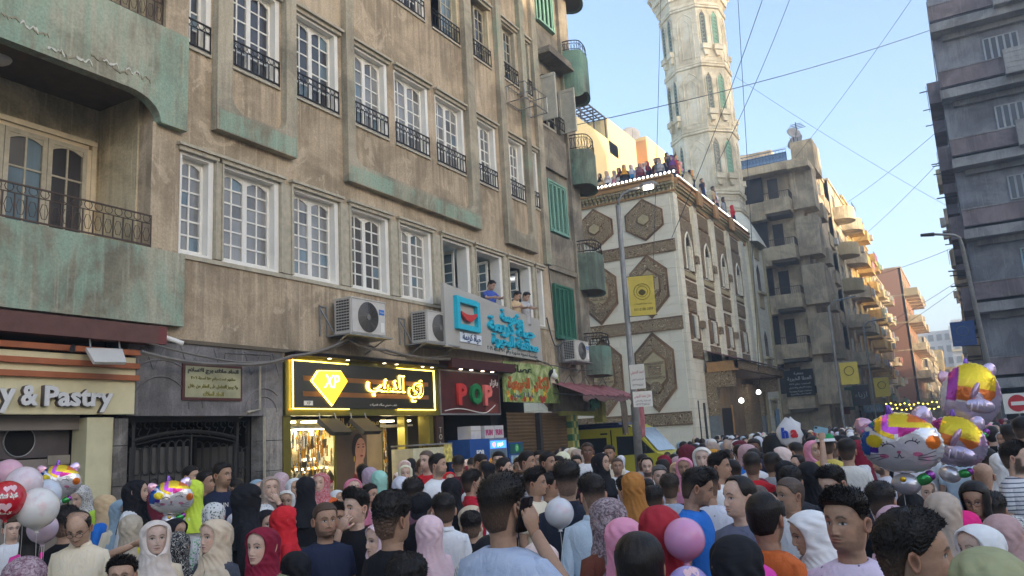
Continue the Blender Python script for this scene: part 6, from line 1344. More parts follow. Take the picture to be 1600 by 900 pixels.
def body_parts(h,top,arms,build=1.0,sleeve='short',lod=0,hands=True,fem=False,neck=0):
    """returns (skin additions, clothing mesh)"""
    H,sm=h.H,h.sm*(1 if not h.kid else 1.02); z0=H-HH*h.hs; cl=PM(); sk=PM(); nu=28 if lod==0 else (16 if lod==1 else 10)
    D=[.045,.062,.08,.10,.125,.16,.22,.32,.45,.56,.66,.78]; RX=[.066,.102,.142,.174,.194,.203,.2,.18,.16,.158,.172,.18]; RY=[.062,.072,.084,.095,.104,.112,.120,.122,.112,.11,.118,.12]
    YO=[.012,.012,.012,.012,.01,.008,.004,0,0,0,0,0]
    if fem or top=='robe': RX=[x*.93 for x in RX]; D=D+[1.0,1.3,1.44]; RX=RX+[.21,.24,.26]; RY=RY+[.15,.17,.19]; YO=YO+[0,0,0]
    t=np.linspace(0,2*PI,nu,endpoint=False); rows=[]
    if neck>0: D[0]=.045+neck
    for d,rx,ry,yo in zip(D,RX,RY,YO):
        e=2.4; c,s_=np.cos(t),np.sin(t); rr=(np.abs(c)**e+np.abs(s_)**e)**(-1/e)
        rows.append(np.stack([rx*build*rr*c*sm,(ry*build*rr*s_+yo)*sm,np.full(nu,z0-d*sm)],-1))
        if d==D[0]:
            rows[-1][:,2]-=.020*sm*np.clip(-s_,0,1)
    first=rows[0].copy(); first[:,0]*=.93; first[:,1]*=.93; first[:,2]+=-.008
    W_=np.array([first]+rows); r=h.r; ang=np.arctan2(W_[...,1],W_[...,0]); zz=W_[...,2]
    k=.006*np.sin(6*ang+zz*14+h.k[0]*3)+.004*np.sin(11*ang-zz*23+h.k[1]*5); kk=smooth((z0-.12-zz)/.15); W_[...,0]+=k*kk*np.cos(ang); W_[...,1]+=k*kk*np.sin(ang)
    cl.grid(W_)
    if sleeve=='long' and not fem and top!='robe' and lod<2:
        tt=np.linspace(-PI/2+.25,1.5*PI-.25,20); cl.grid(np.array([np.stack([rx_*np.cos(tt)*sm,(rx_*.95*np.sin(tt)+.012)*sm,np.full(20,z0-d_*sm)-.02*sm*np.clip(-np.sin(tt),0,1)],-1) for rx_,d_ in ((.064,.05),(.066,.022),(.074,.022),(.088,.055))]),close=False)
    skc=np.append(h.skin,1); n=10 if lod==0 else 7
    for sgn,pose in ((1,arms[0]),(-1,arms[1])):
        S0=np.array([sgn*.158*build*sm,.01*sm,z0-.135*sm])
        if pose=='down': E=S0+np.array([sgn*.055,.03,-.27])*sm; Wr=E+np.array([-sgn*.0,-.07,-.235])*sm
        elif pose=='phone': E=S0+np.array([sgn*.13,-.10,-.19])*sm; Wr=np.array([sgn*.12*sm,-.05*sm,z0-.0])
        elif pose=='chin': E=S0+np.array([sgn*.04,-.12,-.25])*sm; Wr=np.array([sgn*.055*sm,-.165*sm,z0-.04*sm])
        elif pose=='raise': E=S0+np.array([sgn*.13,-.17,.10])*sm; Wr=E+np.array([sgn*-.0,-.08,.25])*sm
        elif pose=='reach': E=S0+np.array([sgn*.26,-.08,-.03])*sm; Wr=E+np.array([sgn*.22,-.06,.08])*sm
        elif pose=='lean': E=S0+np.array([sgn*.05,-.16,-.16])*sm; Wr=E+np.array([-sgn*.06,-.24,-.02])*sm
        else: E=S0+np.array([sgn*.03,-.12,-.25])*sm; Wr=E+np.array([-sgn*.07,-.22,.06])*sm   # hold
        col0=S0+np.array([-sgn*.05,0,.015])*sm
        m1=S0*.5+E*.5; pts=[col0,S0,S0*.7+E*.3,m1]; rs=[.045*sm,.057*sm,.057*sm,.055*sm]
        if sleeve=='long': pts+=[S0*.2+E*.8,E,E*.8+Wr*.2,E*.45+Wr*.55,E*.08+Wr*.92]; rs+=[.052*sm,.05*sm,.047*sm,.042*sm,.036*sm]
        else: pts+=[S0*.3+E*.7]; rs+=[.058*sm]
        cl.tube(pts,rs,n+4 if lod==0 else n)
        if lod<2 or pose!='down':
            sk.tube([S0,m1,S0*.15+E*.85,E,E*.75+Wr*.25,E*.35+Wr*.65,Wr],[.045*sm,.044*sm,.039*sm,.038*sm,.038*sm,.031*sm,.025*sm],n,skc)
            if hands: hand(sk,E,Wr,sgn,pose,sm*(.9 if fem or h.kid else 1),skc,lod)
    return sk,cl
def hand(pm,E,Wr,sgn,pose,sm,col,lod):
    d=(Wr-E); d/=np.linalg.norm(d); 
    if pose=='phone': d=np.array([-sgn*.10,.35,1.]); d/=np.linalg.norm(d); n_=np.array([-sgn*1.,0,0])
    elif pose=='chin': d=np.array([-sgn*.55,.1,.8]); d/=np.linalg.norm(d); n_=np.array([0,1.,0])
    elif pose=='raise': n_=np.array([0,-1.,0])
    else: n_=np.array([-sgn*1.,0,0])
    n_=n_-d*(n_@d); n_/=np.linalg.norm(n_); w=np.cross(d,n_)*sgn   # w points to the thumb side
    if pose in('phone',): w=np.array([0,-1.,0]); w-=d*(w@d); w/=np.linalg.norm(w)
    S_=sm
    pm.tube([Wr-d*.01,Wr+d*.02*S_,Wr+d*.05*S_,Wr+d*.088*S_],[.026*S_,.033*S_,.040*S_,.038*S_],10,col,flat=.42,up=n_)
    if lod>=2: return
    curl={'phone':.55,'chin':1.0,'raise':.35,'down':.5}.get(pose,.7)
    for i,(o,L,rr) in enumerate(((.029,.066,.0088),(.010,.076,.0092),(-.009,.070,.0088),(-.027,.054,.0078))):
        p=Wr+d*.084*S_+w*o*S_; pts=[p-d*.01]; ang=0; q=p; rs=[rr*S_]
        for k,fr in enumerate((.45,.32,.23)):
            ang+=curl*(.55+.1*i*.5)*(1 if k else .6); dd=d*math.cos(ang)+n_*math.sin(ang); q=q+dd*L*fr*S_; pts.append(q); rs.append(rr*S_*(1-.12*(k+1)))
        pm.tube(pts,rs,6,col)
    p=Wr+d*.03*S_+w*.03*S_; pts=[p]; dd=d*.7+w*.62+n_*.25; dd/=np.linalg.norm(dd); q1=p+dd*.036*S_; dd2=d*.85+w*.25+n_*.4; dd2/=np.linalg.norm(dd2); pts+=[q1,q1+dd2*.03*S_,q1+dd2*.048*S_]; pm.tube(pts,[.013*S_,.0115*S_,.0105*S_,.009*S_],6,col)
# ---- materials for people
def pmat(name,fn,rough=.75):
    t=NT(name); fn(t); t.set(rough,0,.25); M[name]=t.m; return t.m
def f_skin(t):
    n=t.n.new('ShaderNodeAttribute'); n.attribute_name='pigment'; v=t.pos(True); nz=t.noise(v,60,3)
    t.col(t.mix(.25,n.outputs[0],t.ramp(nz,[(.3,.35),(.7,.65)]),'OVERLAY')); t.bump(t.noise(v,300,2),.12,.002)
pmat('skin',f_skin,.52); M['skin'].node_tree.nodes['Principled BSDF'].inputs['Subsurface Weight'].default_value=.0
def f_hair(t):
    n=t.n.new('ShaderNodeAttribute'); n.attribute_name='pigment'; v=t.pos(True); nz=t.noise(t.map(v,(180,180,60)),1,2); t.col(t.mix(.5,n.outputs[0],t.ramp(nz,[(.3,.25),(.75,.8)]),'OVERLAY')); t.bump(nz,.7,.004)
pmat('hair',f_hair,.42)
def oc(t): return t.n.new('ShaderNodeObjectInfo').outputs['Color']
def wrinkle(t,st=.45):
    v=t.pos(True); a=t.noise(t.map(v,(1,1,.5)),14,3,.5,1.2); b_=t.noise(v,260,2); t.bump(t.math('ADD',t.math('MULTIPLY',a,1),t.math('MULTIPLY',b_,.05)),st*1.5,.025); return a
def f_cloth(t): a=wrinkle(t); t.col(t.mix(.3,oc(t),t.ramp(a,[(.3,.38),(.7,.62)]),'OVERLAY'))
pmat('cloth',f_cloth,.85)
def f_scarf(t):
    v=t.pos(True); a=t.noise(t.map(v,(1,1,1.8)),9,3,.5,1.8); t.bump(t.math('ADD',t.math('MULTIPLY',a,.8),t.math('MULTIPLY',t.noise(t.map(v,(1,1,.4),(3,1,2)),38,2),.22)),.4,.012); t.col(t.mix(.3,oc(t),t.ramp(a,[(.3,.36),(.7,.64)]),'OVERLAY'))
pmat('scarf',f_scarf,.8)
def f_pat(kind):
    def f(t):
        wrinkle(t,.4); v=t.pos(True); dark=(.02,.02,.025,1); white=(.7,.68,.66,1)
        if kind=='floral':
            vo=t.n.new('ShaderNodeTexVoronoi'); vo.inputs['Scale'].default_value=45; t.l.new(v,vo.inputs['Vector']); m_=t.ramp(t.math('ADD',vo.outputs['Distance'],t.math('MULTIPLY',t.noise(v,70,2),.4)),[(.5,1.),(.56,0.)]); c=t.mix(m_,white,oc(t))
        elif kind=='speckle':
            m_=t.ramp(t.noise(v,75,2,.6,1.5),[(.54,0.),(.58,1.)]); c=t.mix(m_,(.62,.6,.57,1),oc(t))
        elif kind=='stripe':
            w=t.n.new('ShaderNodeTexWave'); w.inputs['Scale'].default_value=26; w.inputs['Distortion'].default_value=1.5; w.bands_direction='Z'; t.l.new(t.map(v,rot=(.5,.2,0)),w.inputs[0]); c=t.mix(t.ramp(w.outputs[1],[(.45,0.),(.55,1.)]),dark,white)
        elif kind=='breton':
            w=t.n.new('ShaderNodeTexWave'); w.inputs['Scale'].default_value=9; w.bands_direction='Z'; t.l.new(v,w.inputs[0]); c=t.mix(t.ramp(w.outputs[1],[(.80,0.),(.88,1.)]),(.66,.66,.68,1),(.08,.1,.16,1))
        elif kind=='script':
            w=t.noise(v,16,1,.5,3.5); m_=t.ramp(t.math('ABSOLUTE',t.math('SUBTRACT',w,.5)),[(.02,1.),(.035,0.)]); c=t.mix(m_,dark,(.7,.66,.58,1))
        elif kind=='marble':
            w=t.noise(v,30,5,.7,2); c=t.mix(t.ramp(w,[(.42,0.),(.6,1.)]),oc(t),t.mix(.6,oc(t),(.75,.62,.64,1)))
        elif kind=='dots':
            vo=t.n.new('ShaderNodeTexVoronoi'); vo.inputs['Scale'].default_value=24; t.l.new(v,vo.inputs['Vector']); c=t.mix(t.ramp(vo.outputs['Distance'],[(.13,1.),(.18,0.)]),oc(t),(.16,.14,.2,1))
        elif kind=='woven':
            w=t.n.new('ShaderNodeTexWave'); w.inputs['Scale'].default_value=22; w.bands_direction='Z'; w.inputs['Distortion'].default_value=2; w.inputs['Detail'].default_value=3; w.inputs['Detail Scale'].default_value=6; t.l.new(t.map(v,rot=(.3,.4,0)),w.inputs[0]); c=t.mix(t.math('MULTIPLY',t.ramp(w.outputs[1],[(.4,0.),(.6,1.)]),.5),oc(t),(.16,.15,.16,1))
        elif kind=='denim':
            c=t.mix(.5,oc(t),t.ramp(t.noise(v,30,5,.8),[(.3,.2),(.7,.8)]),'OVERLAY')
        t.col(c)
    return f
for k_ in ('floral','speckle','stripe','breton','script','marble','dots','woven','denim'): pmat('pat_'+k_,f_pat(k_),.85)
M['shoe']=flat('black_shoe',srgb(30,28,28),.5)
SKIN={'l':(.66,.44,.33),'m':(.55,.35,.245),'t':(.42,.25,.165),'d':(.19,.10,.065),'p':(.62,.44,.35)}
def pobj(name,pm,mat,parent,col=None):
    me=pm.mesh(name) if isinstance(pm,PM) else pm
    if len(me.materials)==0: me.materials.append(M[mat])
    o=bpy.data.objects.new(name,me); C.objects.link(o); o.parent=parent
    if col: o.color=col
    return o
LEGS={}
def legs(fem):
    if fem not in LEGS:
        pm=PM()
        if not fem:
            for s_ in (1,-1): pm.tube([(s_*.085,0,.92),(s_*.09,0,.75),(s_*.095,-.01,.5),(s_*.1,.01,.25),(s_*.1,.01,.06)],[.1,.098,.075,.065,.062],12)
        else: pm.grid(np.array([[(.19*k*math.cos(t),.14*k*math.sin(t),z) for t in np.linspace(0,2*PI,20,endpoint=False)] for k,z in ((.9,1.0),(1.05,.8),(1.2,.4),(1.35,.05))]))
        a=pm.mesh('trousers' if not fem else 'skirt'); a.materials.append(M['cloth']); p2=PM()
        for s_ in (1,-1): p2.tube([(s_*.1,.07,.045),(s_*.1,-.02,.05),(s_*.105,-.12,.04),(s_*.105,-.18,.035)],[.04,.045,.043,.028],8,flat=.8,up=(0,0,1))
        b_=p2.mesh('shoes'); b_.materials.append(M['shoe']); LEGS[fem]=(a,b_)
    return LEGS[fem]
def person(x,y,H,rz,lab,typ='m',head='short',top=(.3,.3,.3,1),hcol=None,skin='m',yaw=0,pitch=0,roll=0,arms=('down','down'),sleeve='short',lod=0,beard=0,mus=0,tmat='cloth',hmat='scarf',build=1.0,hs=1.0,seed=0,glasses=None,group=None,kid=False,legc=None,neck=0,z=0,hk=None,lips=None,text_=None,nose=1.0,wide=1.0,ground=True):
    fem=typ=='f'; root=thing('person',lab,'person',(x,y,z),group,rz)
    h=Head(H-z,yaw,pitch,roll,hs,fem,kid,seed,SKIN[skin] if isinstance(skin,str) else skin,beard,mus,lips,nose,wide)
    nu,nv={0:(84,76),1:(44,42),2:(24,26)}[lod]
    bodypm=PM(); h.body(bodypm,nu,nv)
    sk,cl=body_parts(h,top,arms,build*(.93 if fem else 1),sleeve,lod,True,fem,neck)
    bodypm.V+=[]; 
    for V,F,C_ in zip(sk.V,sk.F,sk.C): bodypm.V.append(V); bodypm.C.append(C_); bodypm.F.append(F+bodypm.n)
    if sk.V: bodypm.n+=sk.n
    pobj('body',bodypm,'skin',root); tp=pobj('shirt' if not fem else 'blouse',cl,tmat,root,top)
    if hk is None: hk={}
    if head in('hijab','niqab'):
        nuv={0:(64,60),1:(36,36),2:(22,22)}[lod]; pobj('headscarf',scarf(h,*nuv,seed=seed,niqab=head=='niqab',**hk),hmat,root,hcol)
    elif head in ('cap','kufi','knit'):
        pobj('hair',hair(h,'short',48 if lod==0 else 28,20,seed,t_top=.008,t_side=.006),'hair',root); pobj('cap',capmesh(h,head if head!='knit' else 'kufi'),'cloth',root,hcol)
    elif head!='bald':
        kw=dict(nu={0:96,1:44,2:22}[lod],nv={0:44,1:22,2:12}[lod],seed=seed,col=hcol or HAIRC); 
        if head=='curly': kw.update(curl=.014 if lod==0 else .010,t_top=.030,t_side=.005)
        if head=='fade': kw.update(t_side=.003,t_top=.019,tuft=.6)
        if head=='buzz': kw.update(t_top=.007,t_side=.004)
        if head in('balding','baldtop'): kw.update(t_top=.010,t_side=.008)
        if head in('long','bun'): kw.update(t_top=.016,t_side=.012)
        kw['blades']={0:2600 if head in('curly','fade','short','grey') else 900,1:260,2:0}[lod] if head not in('buzz','long','balding','baldtop') else 0
        if head=='grey': kw['col']=(.12,.115,.11,1)
        kw.update(hk); pobj('hair',hair(h,head,**kw),'hair',root)
    if ground and lod<2:
        a,b_=legs(fem); s_=(H-z)/1.72
        for me,nm in ((a,'trousers' if not fem else 'skirt'),(b_,'shoes')):
            o=bpy.data.objects.new(nm,me); C.objects.link(o); o.parent=root; o.scale=(s_,s_,s_); o.color=legc or (.03,.04,.07,1)
    if glasses:
        q=PM(); 
        for sx in (1,-1):
            t=np.linspace(0,2*PI,14,endpoint=False); cx=sx*.032; P=np.stack([cx+.023*np.cos(t),np.full(14,-.108)+.3*(np.abs(cx+.023*np.cos(t))-.03)*.9,.462*HH+.017*np.sin(t)],-1)
            q.tube(np.concatenate([P,P[:1]]),[.0018]*15,4,(.02,.02,.02,1))
            if glasses=='sun': q.add(P+np.array([0,.001,0]),[list(range(14))],(.01,.01,.012,1))
            q.tube([(sx*.055,-.098,.47*HH),(sx*.078,-.04,.475*HH),(sx*.078,.02,.46*HH)],[.0018]*3,4,(.02,.02,.02,1))
        q.tube([(-.009,-.115,.47*HH),(.009,-.115,.47*HH)],[.0018]*2,4,(.02,.02,.02,1)); q.V=[h.place(v) for v in q.V]; pobj('glasses',q,'hair',root)
    root['_h']=0; del root['_h']
    return root,h
PEOPLE=[
(-6.65, 4.08, 1.611, -2.99, 'man in a black T-shirt seen from behind, reaching left to the round balloons', 'm', 'curly', '', 'black', 'm', 20, 52, {'arms': ('down', 'reach'), 'beard': 0.3}),
(-6.07, 3.84, 1.642, 0.74, 'balding man with glasses in a cream shirt looking down beside the balloons', 'm', 'baldtop', '', 'cream', 'm', 0, 56, {'pitch': 28, 'glasses': 'clear', 'sleeve': 'long', 'mus': 0.5}),
(-4.33, 2.45, 1.519, -2.09, 'woman in a mottled plum and pink headscarf at the bottom left corner', 'f', 'hijab', 'plum', 'pinkish', 'l', 0, 84, {'hmat': 'pat_marble'}),
(-8.88, 5.64, 1.767, 0.53, 'woman in a lime green blouse and black-and-white patterned scarf looking down', 'f', 'hijab', 'bk', 'lime', 'p', -18, 38, {'hmat': 'pat_speckle', 'pitch': 25, 'arms': ('hold', 'down'), 'sleeve': 'long'}),
(-10.86, 6.56, 1.603, 1.03, 'dark haired girl peering out behind the white balloon', 'f', 'bun', '', 'navy', 'l', 0, 32, {}),
(-8.85, 4.85, 1.47, 1.33, 'small child in white held up under the red balloon at the left edge', 'm', 'short', 'brownhair', 'white', 'l', 0, 36, {'kid': 1}),
(-8.18, 4.66, 1.45, -1.91, 'child in a bright pink top behind the white balloons', 'f', 'long', '', 'pink', 'm', 0, 44, {}),
(-7.52, 5.33, 1.792, 2.04, 'woman in a black headscarf and white top in profile by the marble pier', 'f', 'hijab', 'black', 'white', 'l', 18, 42, {'sleeve': 'long'}),
(-7.87, 5.41, 1.594, 1.44, 'woman wearing sunglasses and a grey-blue headscarf', 'f', 'hijab', 'greyblue', 'cream', 'l', 18, 42, {'glasses': 'sun', 'sleeve': 'long'}),
(-7.23, 5.08, 1.473, -2.53, 'woman with a stone beige headscarf and yellow top seen from behind', 'f', 'hijab', 'stone', 'yellow', 'l', 0, 44, {'sleeve': 'long'}),
(-5.16, 3.82, 1.55, 1.07, 'woman in a pale beige headscarf staring straight at the camera', 'f', 'hijab', 'lightbeige', 'cream', 'p', 0, 60, {'sleeve': 'long'}),
(-6.91, 5.32, 1.411, 1.39, 'woman in a black headscarf glancing right behind the pale beige scarf', 'f', 'hijab', 'black', 'black', 'm', 18, 43, {'pitch': 5, 'sleeve': 'long'}),
(-5.67, 4.39, 1.403, -2.4, 'woman in a black cloak covered in cream scrolling letters', 'f', 'hijab', 'black', 'black', 'l', 0, 54, {'tmat': 'pat_script', 'hmat': 'pat_script', 'sleeve': 'long'}),
(-7.54, 5.96, 1.347, 2.16, 'brown haired girl in profile facing right in the left crowd', 'f', 'bun', 'brownhair', 'white', 'l', 18, 40, {}),
(-5.03, 3.48, 1.347, 0.79, 'dark haired boy looking out at the bottom edge left of the black hair', 'm', 'short', '', 'stripe', 'm', 0, 56, {'kid': 1}),
(-5.49, 3.96, 1.2, -2.2, 'head of black hair just showing at the bottom edge under the pale beige scarf', 'm', 'short', '', 'black', 'm', 0, 60, {}),
(-7.11, 5.69, 1.757, -2.07, 'woman in a neon lime scarf and white top seen from behind', 'f', 'hijab', 'limebright', 'white', 'l', 0, 42, {'sleeve': 'long'}),
(-8.74, 6.95, 1.871, 1.63, 'man with short dark hair just in front of the open iron gate, left one', 'm', 'short', '', 'darkgrey', 'm', 18, 34, {'beard': 0.4}),
(-7.68, 6.31, 1.817, 1.62, 'young man in dark grey looking right between two men by the iron gate', 'm', 'fade', '', 'darkgrey', 't', 18, 38, {}),
(-7.08, 6.03, 1.9, 1.42, 'man with a moustache in a navy shirt printed SUN SET by the iron gate', 'm', 'short', '', 'navy', 't', 18, 40, {'mus': 1, 'beard': 0.35, 'text_': 'SUN SET'}),
(-8.67, 6.38, 1.636, -2.73, 'person in maroon half hidden behind the left cat balloon', 'f', 'hijab', 'maroon', 'maroon', 'm', 0, 36, {'sleeve': 'long'}),
(-6.32, 5.29, 1.556, -2.27, 'person in a white scarf speckled with dark green seen from behind', 'f', 'hijab', 'greenblack', 'green', 'l', 0, 46, {'hmat': 'pat_floral', 'tmat': 'pat_floral', 'sleeve': 'long'}),
(-7.33, 6.33, 1.582, -1.93, 'woman in a black and white striped headscarf', 'f', 'hijab', 'black', 'black', 'l', 0, 40, {'hmat': 'pat_stripe', 'sleeve': 'long'}),
(-5.44, 4.9, 1.735, 2.44, 'woman fully veiled in black near the cream drain pipe', 'f', 'niqab', 'black', 'black', 't', 18, 50, {'sleeve': 'long'}),
(-4.85, 4.08, 1.53, 0.23, 'woman in a beige headscarf and dark denim jacket facing left', 'f', 'hijab', 'beige', 'denim', 'l', -18, 60, {'tmat': 'pat_denim', 'sleeve': 'long'}),
(-6.56, 5.79, 1.422, -2.47, 'small girl in a marbled grey-white scarf and sky blue dress holding something up', 'f', 'hijab', 'greywhite', 'skyblue', 'l', 0, 42, {'hmat': 'pat_marble', 'arms': ('down', 'raise'), 'sleeve': 'long'}),
(-6.76, 6.41, 1.734, 0.99, 'woman with a taupe scarf and maroon sleeves, hand by her chin', 'f', 'hijab', 'taupe', 'maroon', 'l', 0, 38, {'arms': ('chin', 'down'), 'sleeve': 'long'}),
(-7.76, 7.53, 1.742, -2.34, 'woman in a flowered rose grey scarf in front of the jewellery window', 'f', 'hijab', 'rosegrey', 'rosegrey', 'l', 0, 34, {'hmat': 'pat_marble', 'sleeve': 'long'}),
(-7.28, 7.29, 1.672, 1.13, 'girl in a white headscarf touching her mouth by the jewellery window', 'f', 'hijab', 'white', 'white', 'm', 0, 36, {'arms': ('chin', 'down'), 'sleeve': 'long'}),
(-6.88, 6.75, 1.561, 0.8, 'woman in an off-white scarf facing the camera left of the red scarf', 'f', 'hijab', 'offwhite', 'black', 'm', 0, 38, {'tmat': 'pat_speckle', 'sleeve': 'long'}),
(-6.37, 6.54, 1.714, -2.37, 'woman in a plain black headscarf from behind in front of the jewellery window', 'f', 'hijab', 'black', 'black', 'l', 0, 40, {'sleeve': 'long'}),
(-7.18, 7.65, 1.709, 0.63, 'woman in a dark red patterned scarf and orange top at the jewellery window', 'f', 'hijab', 'redpink', 'orange', 'l', -18, 34, {'hmat': 'pat_marble', 'sleeve': 'long'}),
(-7.88, 8.22, 1.647, -2.55, 'woman in a plain cream scarf left of the red patterned one', 'f', 'hijab', 'cream', 'cream', 'l', 0, 32, {'sleeve': 'long'}),
(-6.55, 6.13, 1.466, -2.32, 'person in a white scarf with a faint grey print just behind a black scarf', 'f', 'hijab', 'grey', 'white', 'l', 0, 42, {'hmat': 'pat_floral', 'sleeve': 'long'}),
(-5.91, 5.54, 1.464, 0.94, 'woman in a black headscarf frowning between two patterned scarves', 'f', 'hijab', 'black', 'black', 'l', 18, 46, {'pitch': 8, 'sleeve': 'long'}),
(-5.38, 5.27, 1.516, 2.58, 'woman wholly in bright red with her back turned', 'f', 'hijab', 'red', 'red', 'l', 18, 50, {'sleeve': 'long'}),
(-4.15, 3.87, 1.499, 0.44, 'woman in a burgundy headscarf and olive jacket looking left', 'f', 'hijab', 'burgundy', 'olive', 'l', -18, 66, {'sleeve': 'long', 'wide': 1.05}),
(-6.97, 7.08, 1.292, -2.63, 'girl with tied dark hair and a white top behind the man in navy', 'f', 'bun', '', 'white', 'm', 0, 38, {}),
(-7.51, 7.82, 1.365, 1.15, 'dark haired girl turned right behind the man in the navy shirt', 'f', 'long', '', 'black', 'l', 18, 34, {'pitch': 10}),
(-7.52, 8.18, 1.376, -2.4, 'woman in a mustard yellow headscarf', 'f', 'hijab', 'mustard', 'mustard', 'l', 0, 34, {'sleeve': 'long'}),
(-8.14, 8.97, 1.418, 1.12, 'girl in a white scarf just above the mustard scarf', 'f', 'hijab', 'white', 'white', 'm', 18, 30, {'sleeve': 'long'}),
(-4.27, 4.58, 1.584, 1.06, 'young man with cropped hair and a navy henley shirt facing the camera', 'm', 'buzz', '', 'navy', 't', 0, 58, {'beard': 0.55, 'wide': 0.97}),
(-5.31, 5.87, 1.478, 0.56, 'young man half hidden between the navy shirt and the smiling man', 'm', 'fade', '', 'black', 't', 0, 46, {'pitch': 5}),
(-4.28, 4.94, 1.639, 0.16, 'smiling young man in a black T-shirt with his hand raised to his mouth', 'm', 'short', '', 'black', 'l', -18, 56, {'arms': ('down', 'chin'), 'beard': 0.15, 'hk': {'t_top': 0.026, 'tuft': 1.6}}),
(-4.22, 4.23, 1.297, -2.27, 'plain black headscarf seen from behind at the bottom edge by the navy shirt', 'f', 'hijab', 'black', 'black', 'l', 0, 62, {'sleeve': 'long'}),
(-2.8, 3.52, 1.698, 2.98, 'young man with a curly crop and faded sides seen from behind in black', 'm', 'curly', '', 'black', 't', 0, 80, {}),
(-4.23, 5.75, 1.597, 0.37, 'man in a black cap and black polo shirt looking down', 'm', 'cap', 'black', 'black', 'm', 0, 50, {'pitch': 38, 'beard': 0.6}),
(-4.51, 5.97, 1.666, -2.67, 'dark haired man in dark plum behind the man in the black cap', 'm', 'short', '', 'plum', 'm', 0, 48, {}),
(-3.91, 5.59, 1.551, -2.44, 'man in a plain white shirt seen from behind next to the black cap', 'm', 'short', '', 'white', 'm', 0, 52, {'sleeve': 'long'}),
(-2.47, 3.2, 1.425, -2.48, 'curly black hair of somebody at the bottom edge in front of the faded crop', 'm', 'curly', '', 'black', 'm', 0, 90, {}),
(-6.39, 7.33, 1.637, 0.98, 'woman in a rose pink scarf above the smiling young man', 'f', 'hijab', 'rosepink', 'rosepink', 'l', 0, 36, {'sleeve': 'long', 'pitch': -8}),
(-6.51, 7.75, 1.537, 1.34, 'man in a white striped shirt behind the smiling young man', 'm', 'short', '', 'white', 'm', 18, 36, {'mus': 0.6, 'tmat': 'pat_dots'}),
(-6.64, 8.1, 1.696, -2.37, 'woman in a mint green headscarf and mint veil', 'f', 'hijab', 'mint', 'mint', 'l', 0, 34, {'sleeve': 'long'}),
(-6.94, 8.28, 1.737, -2.36, 'woman in a mauve grey scarf in front of the poster', 'f', 'hijab', 'mauvegrey', 'mauvegrey', 'l', 0, 34, {'sleeve': 'long'}),
(-8.32, 9.76, 1.736, -2.26, 'dark haired woman right below the poster face', 'f', 'bun', '', 'rosegrey', 'm', 0, 28, {'hk': {}}),
(-5.77, 7.42, 1.641, -2.31, 'woman in a light grey headscarf with her back turned, left of the black cap', 'f', 'hijab', 'lightgrey', 'lightgrey', 'l', 0, 38, {'sleeve': 'long'}),
(-7.23, 9.41, 1.714, 0.66, 'woman in a pale cream scarf looking out beside the freezer', 'f', 'hijab', 'palecream', 'palecream', 'l', 0, 30, {'sleeve': 'long'}),
(-6.01, 8.27, 1.9, 0.24, 'man in a bright red shirt standing above the crowd by the freezer', 'm', 'buzz', '', 'red', 'l', -18, 34, {'beard': 0.2}),
(-5.68, 8.02, 1.849, 1.52, 'man with a goatee in a white shirt beside the red shirt by the freezer', 'm', 'short', '', 'white', 'm', 18, 36, {'beard': 0.5}),
(-6.51, 8.98, 1.71, 0.45, 'woman in a striped brown and white scarf below the red shirt', 'f', 'hijab', 'greyblack', 'orange', 'l', 0, 32, {'hmat': 'pat_stripe', 'sleeve': 'long'}),
(-6.28, 8.62, 1.566, -2.42, 'black scarf just below the striped brown scarf', 'f', 'hijab', 'black', 'black', 'l', 0, 34, {'sleeve': 'long'}),
(-6.52, 9.72, 1.789, -2.72, 'man in a maroon T-shirt from behind in front of the blue fridge', 'm', 'fade', '', 'maroon', 'm', 0, 30, {}),
(-6.87, 9.76, 1.439, -2.44, 'woman in a tan scarf left of the large black veil', 'f', 'hijab', 'tan', 'tan', 'l', 0, 30, {'sleeve': 'long'}),
(-4.72, 6.89, 1.63, -2.54, 'woman in a large black veil left of the red back', 'f', 'niqab', 'black', 'black', 'l', 0, 42, {'sleeve': 'long'}),
(-7.73, 11.24, 1.525, 0.78, 'girl in a red scarf behind the large black veil', 'f', 'hijab', 'red', 'red', 'l', 0, 26, {'sleeve': 'long'}),
(-4.7, 7.24, 1.673, 2.36, 'man in a crimson shirt turned right in the middle of the crowd', 'm', 'short', '', 'crimson', 'm', 18, 42, {'beard': 0.3, 'sleeve': 'long'}),
(-5.12, 7.84, 1.433, 0.93, 'smiling woman in a white scarf right of the crimson shirt', 'f', 'hijab', 'white', 'redpink', 'l', 0, 38, {'sleeve': 'long'}),
(-4.38, 6.71, 1.372, 1.31, 'woman in a beige scarf glancing right above the grey T-shirt', 'f', 'hijab', 'beige', 'palecream', 'l', 18, 44, {'sleeve': 'long'}),
(-5.27, 8.37, 1.306, -2.58, 'woman in a burgundy scarf between the beige scarf and the man on the phone', 'f', 'hijab', 'burgundy', 'burgundy', 'l', 0, 36, {'sleeve': 'long'}),
(-4.05, 6.2, 1.337, -2.56, 'curly haired boy in front of the beige scarf', 'm', 'curly', '', 'black', 'm', 0, 42, {'kid': 1}),
(-6.77, 10.61, 1.8, 1.48, 'young man leaning in front of the drinks fridge lettering', 'm', 'short', '', 'navy', 'm', 18, 28, {'pitch': 20}),
(-5.98, 9.94, 1.811, 0.45, 'bearded man in a grey shirt in front of the glowing fridge', 'm', 'short', '', 'grey', 'l', 0, 30, {'beard': 0.8}),
(-5.56, 9.36, 1.739, 1.62, 'young man in white turned right in front of the fridges', 'm', 'short', '', 'white', 'l', 18, 32, {}),
(-6.33, 10.09, 1.693, -3.1, 'dark haired man leaning forward left of the black cap by the fridges', 'm', 'short', '', 'darkgrey', 'm', 0, 30, {'pitch': 15}),
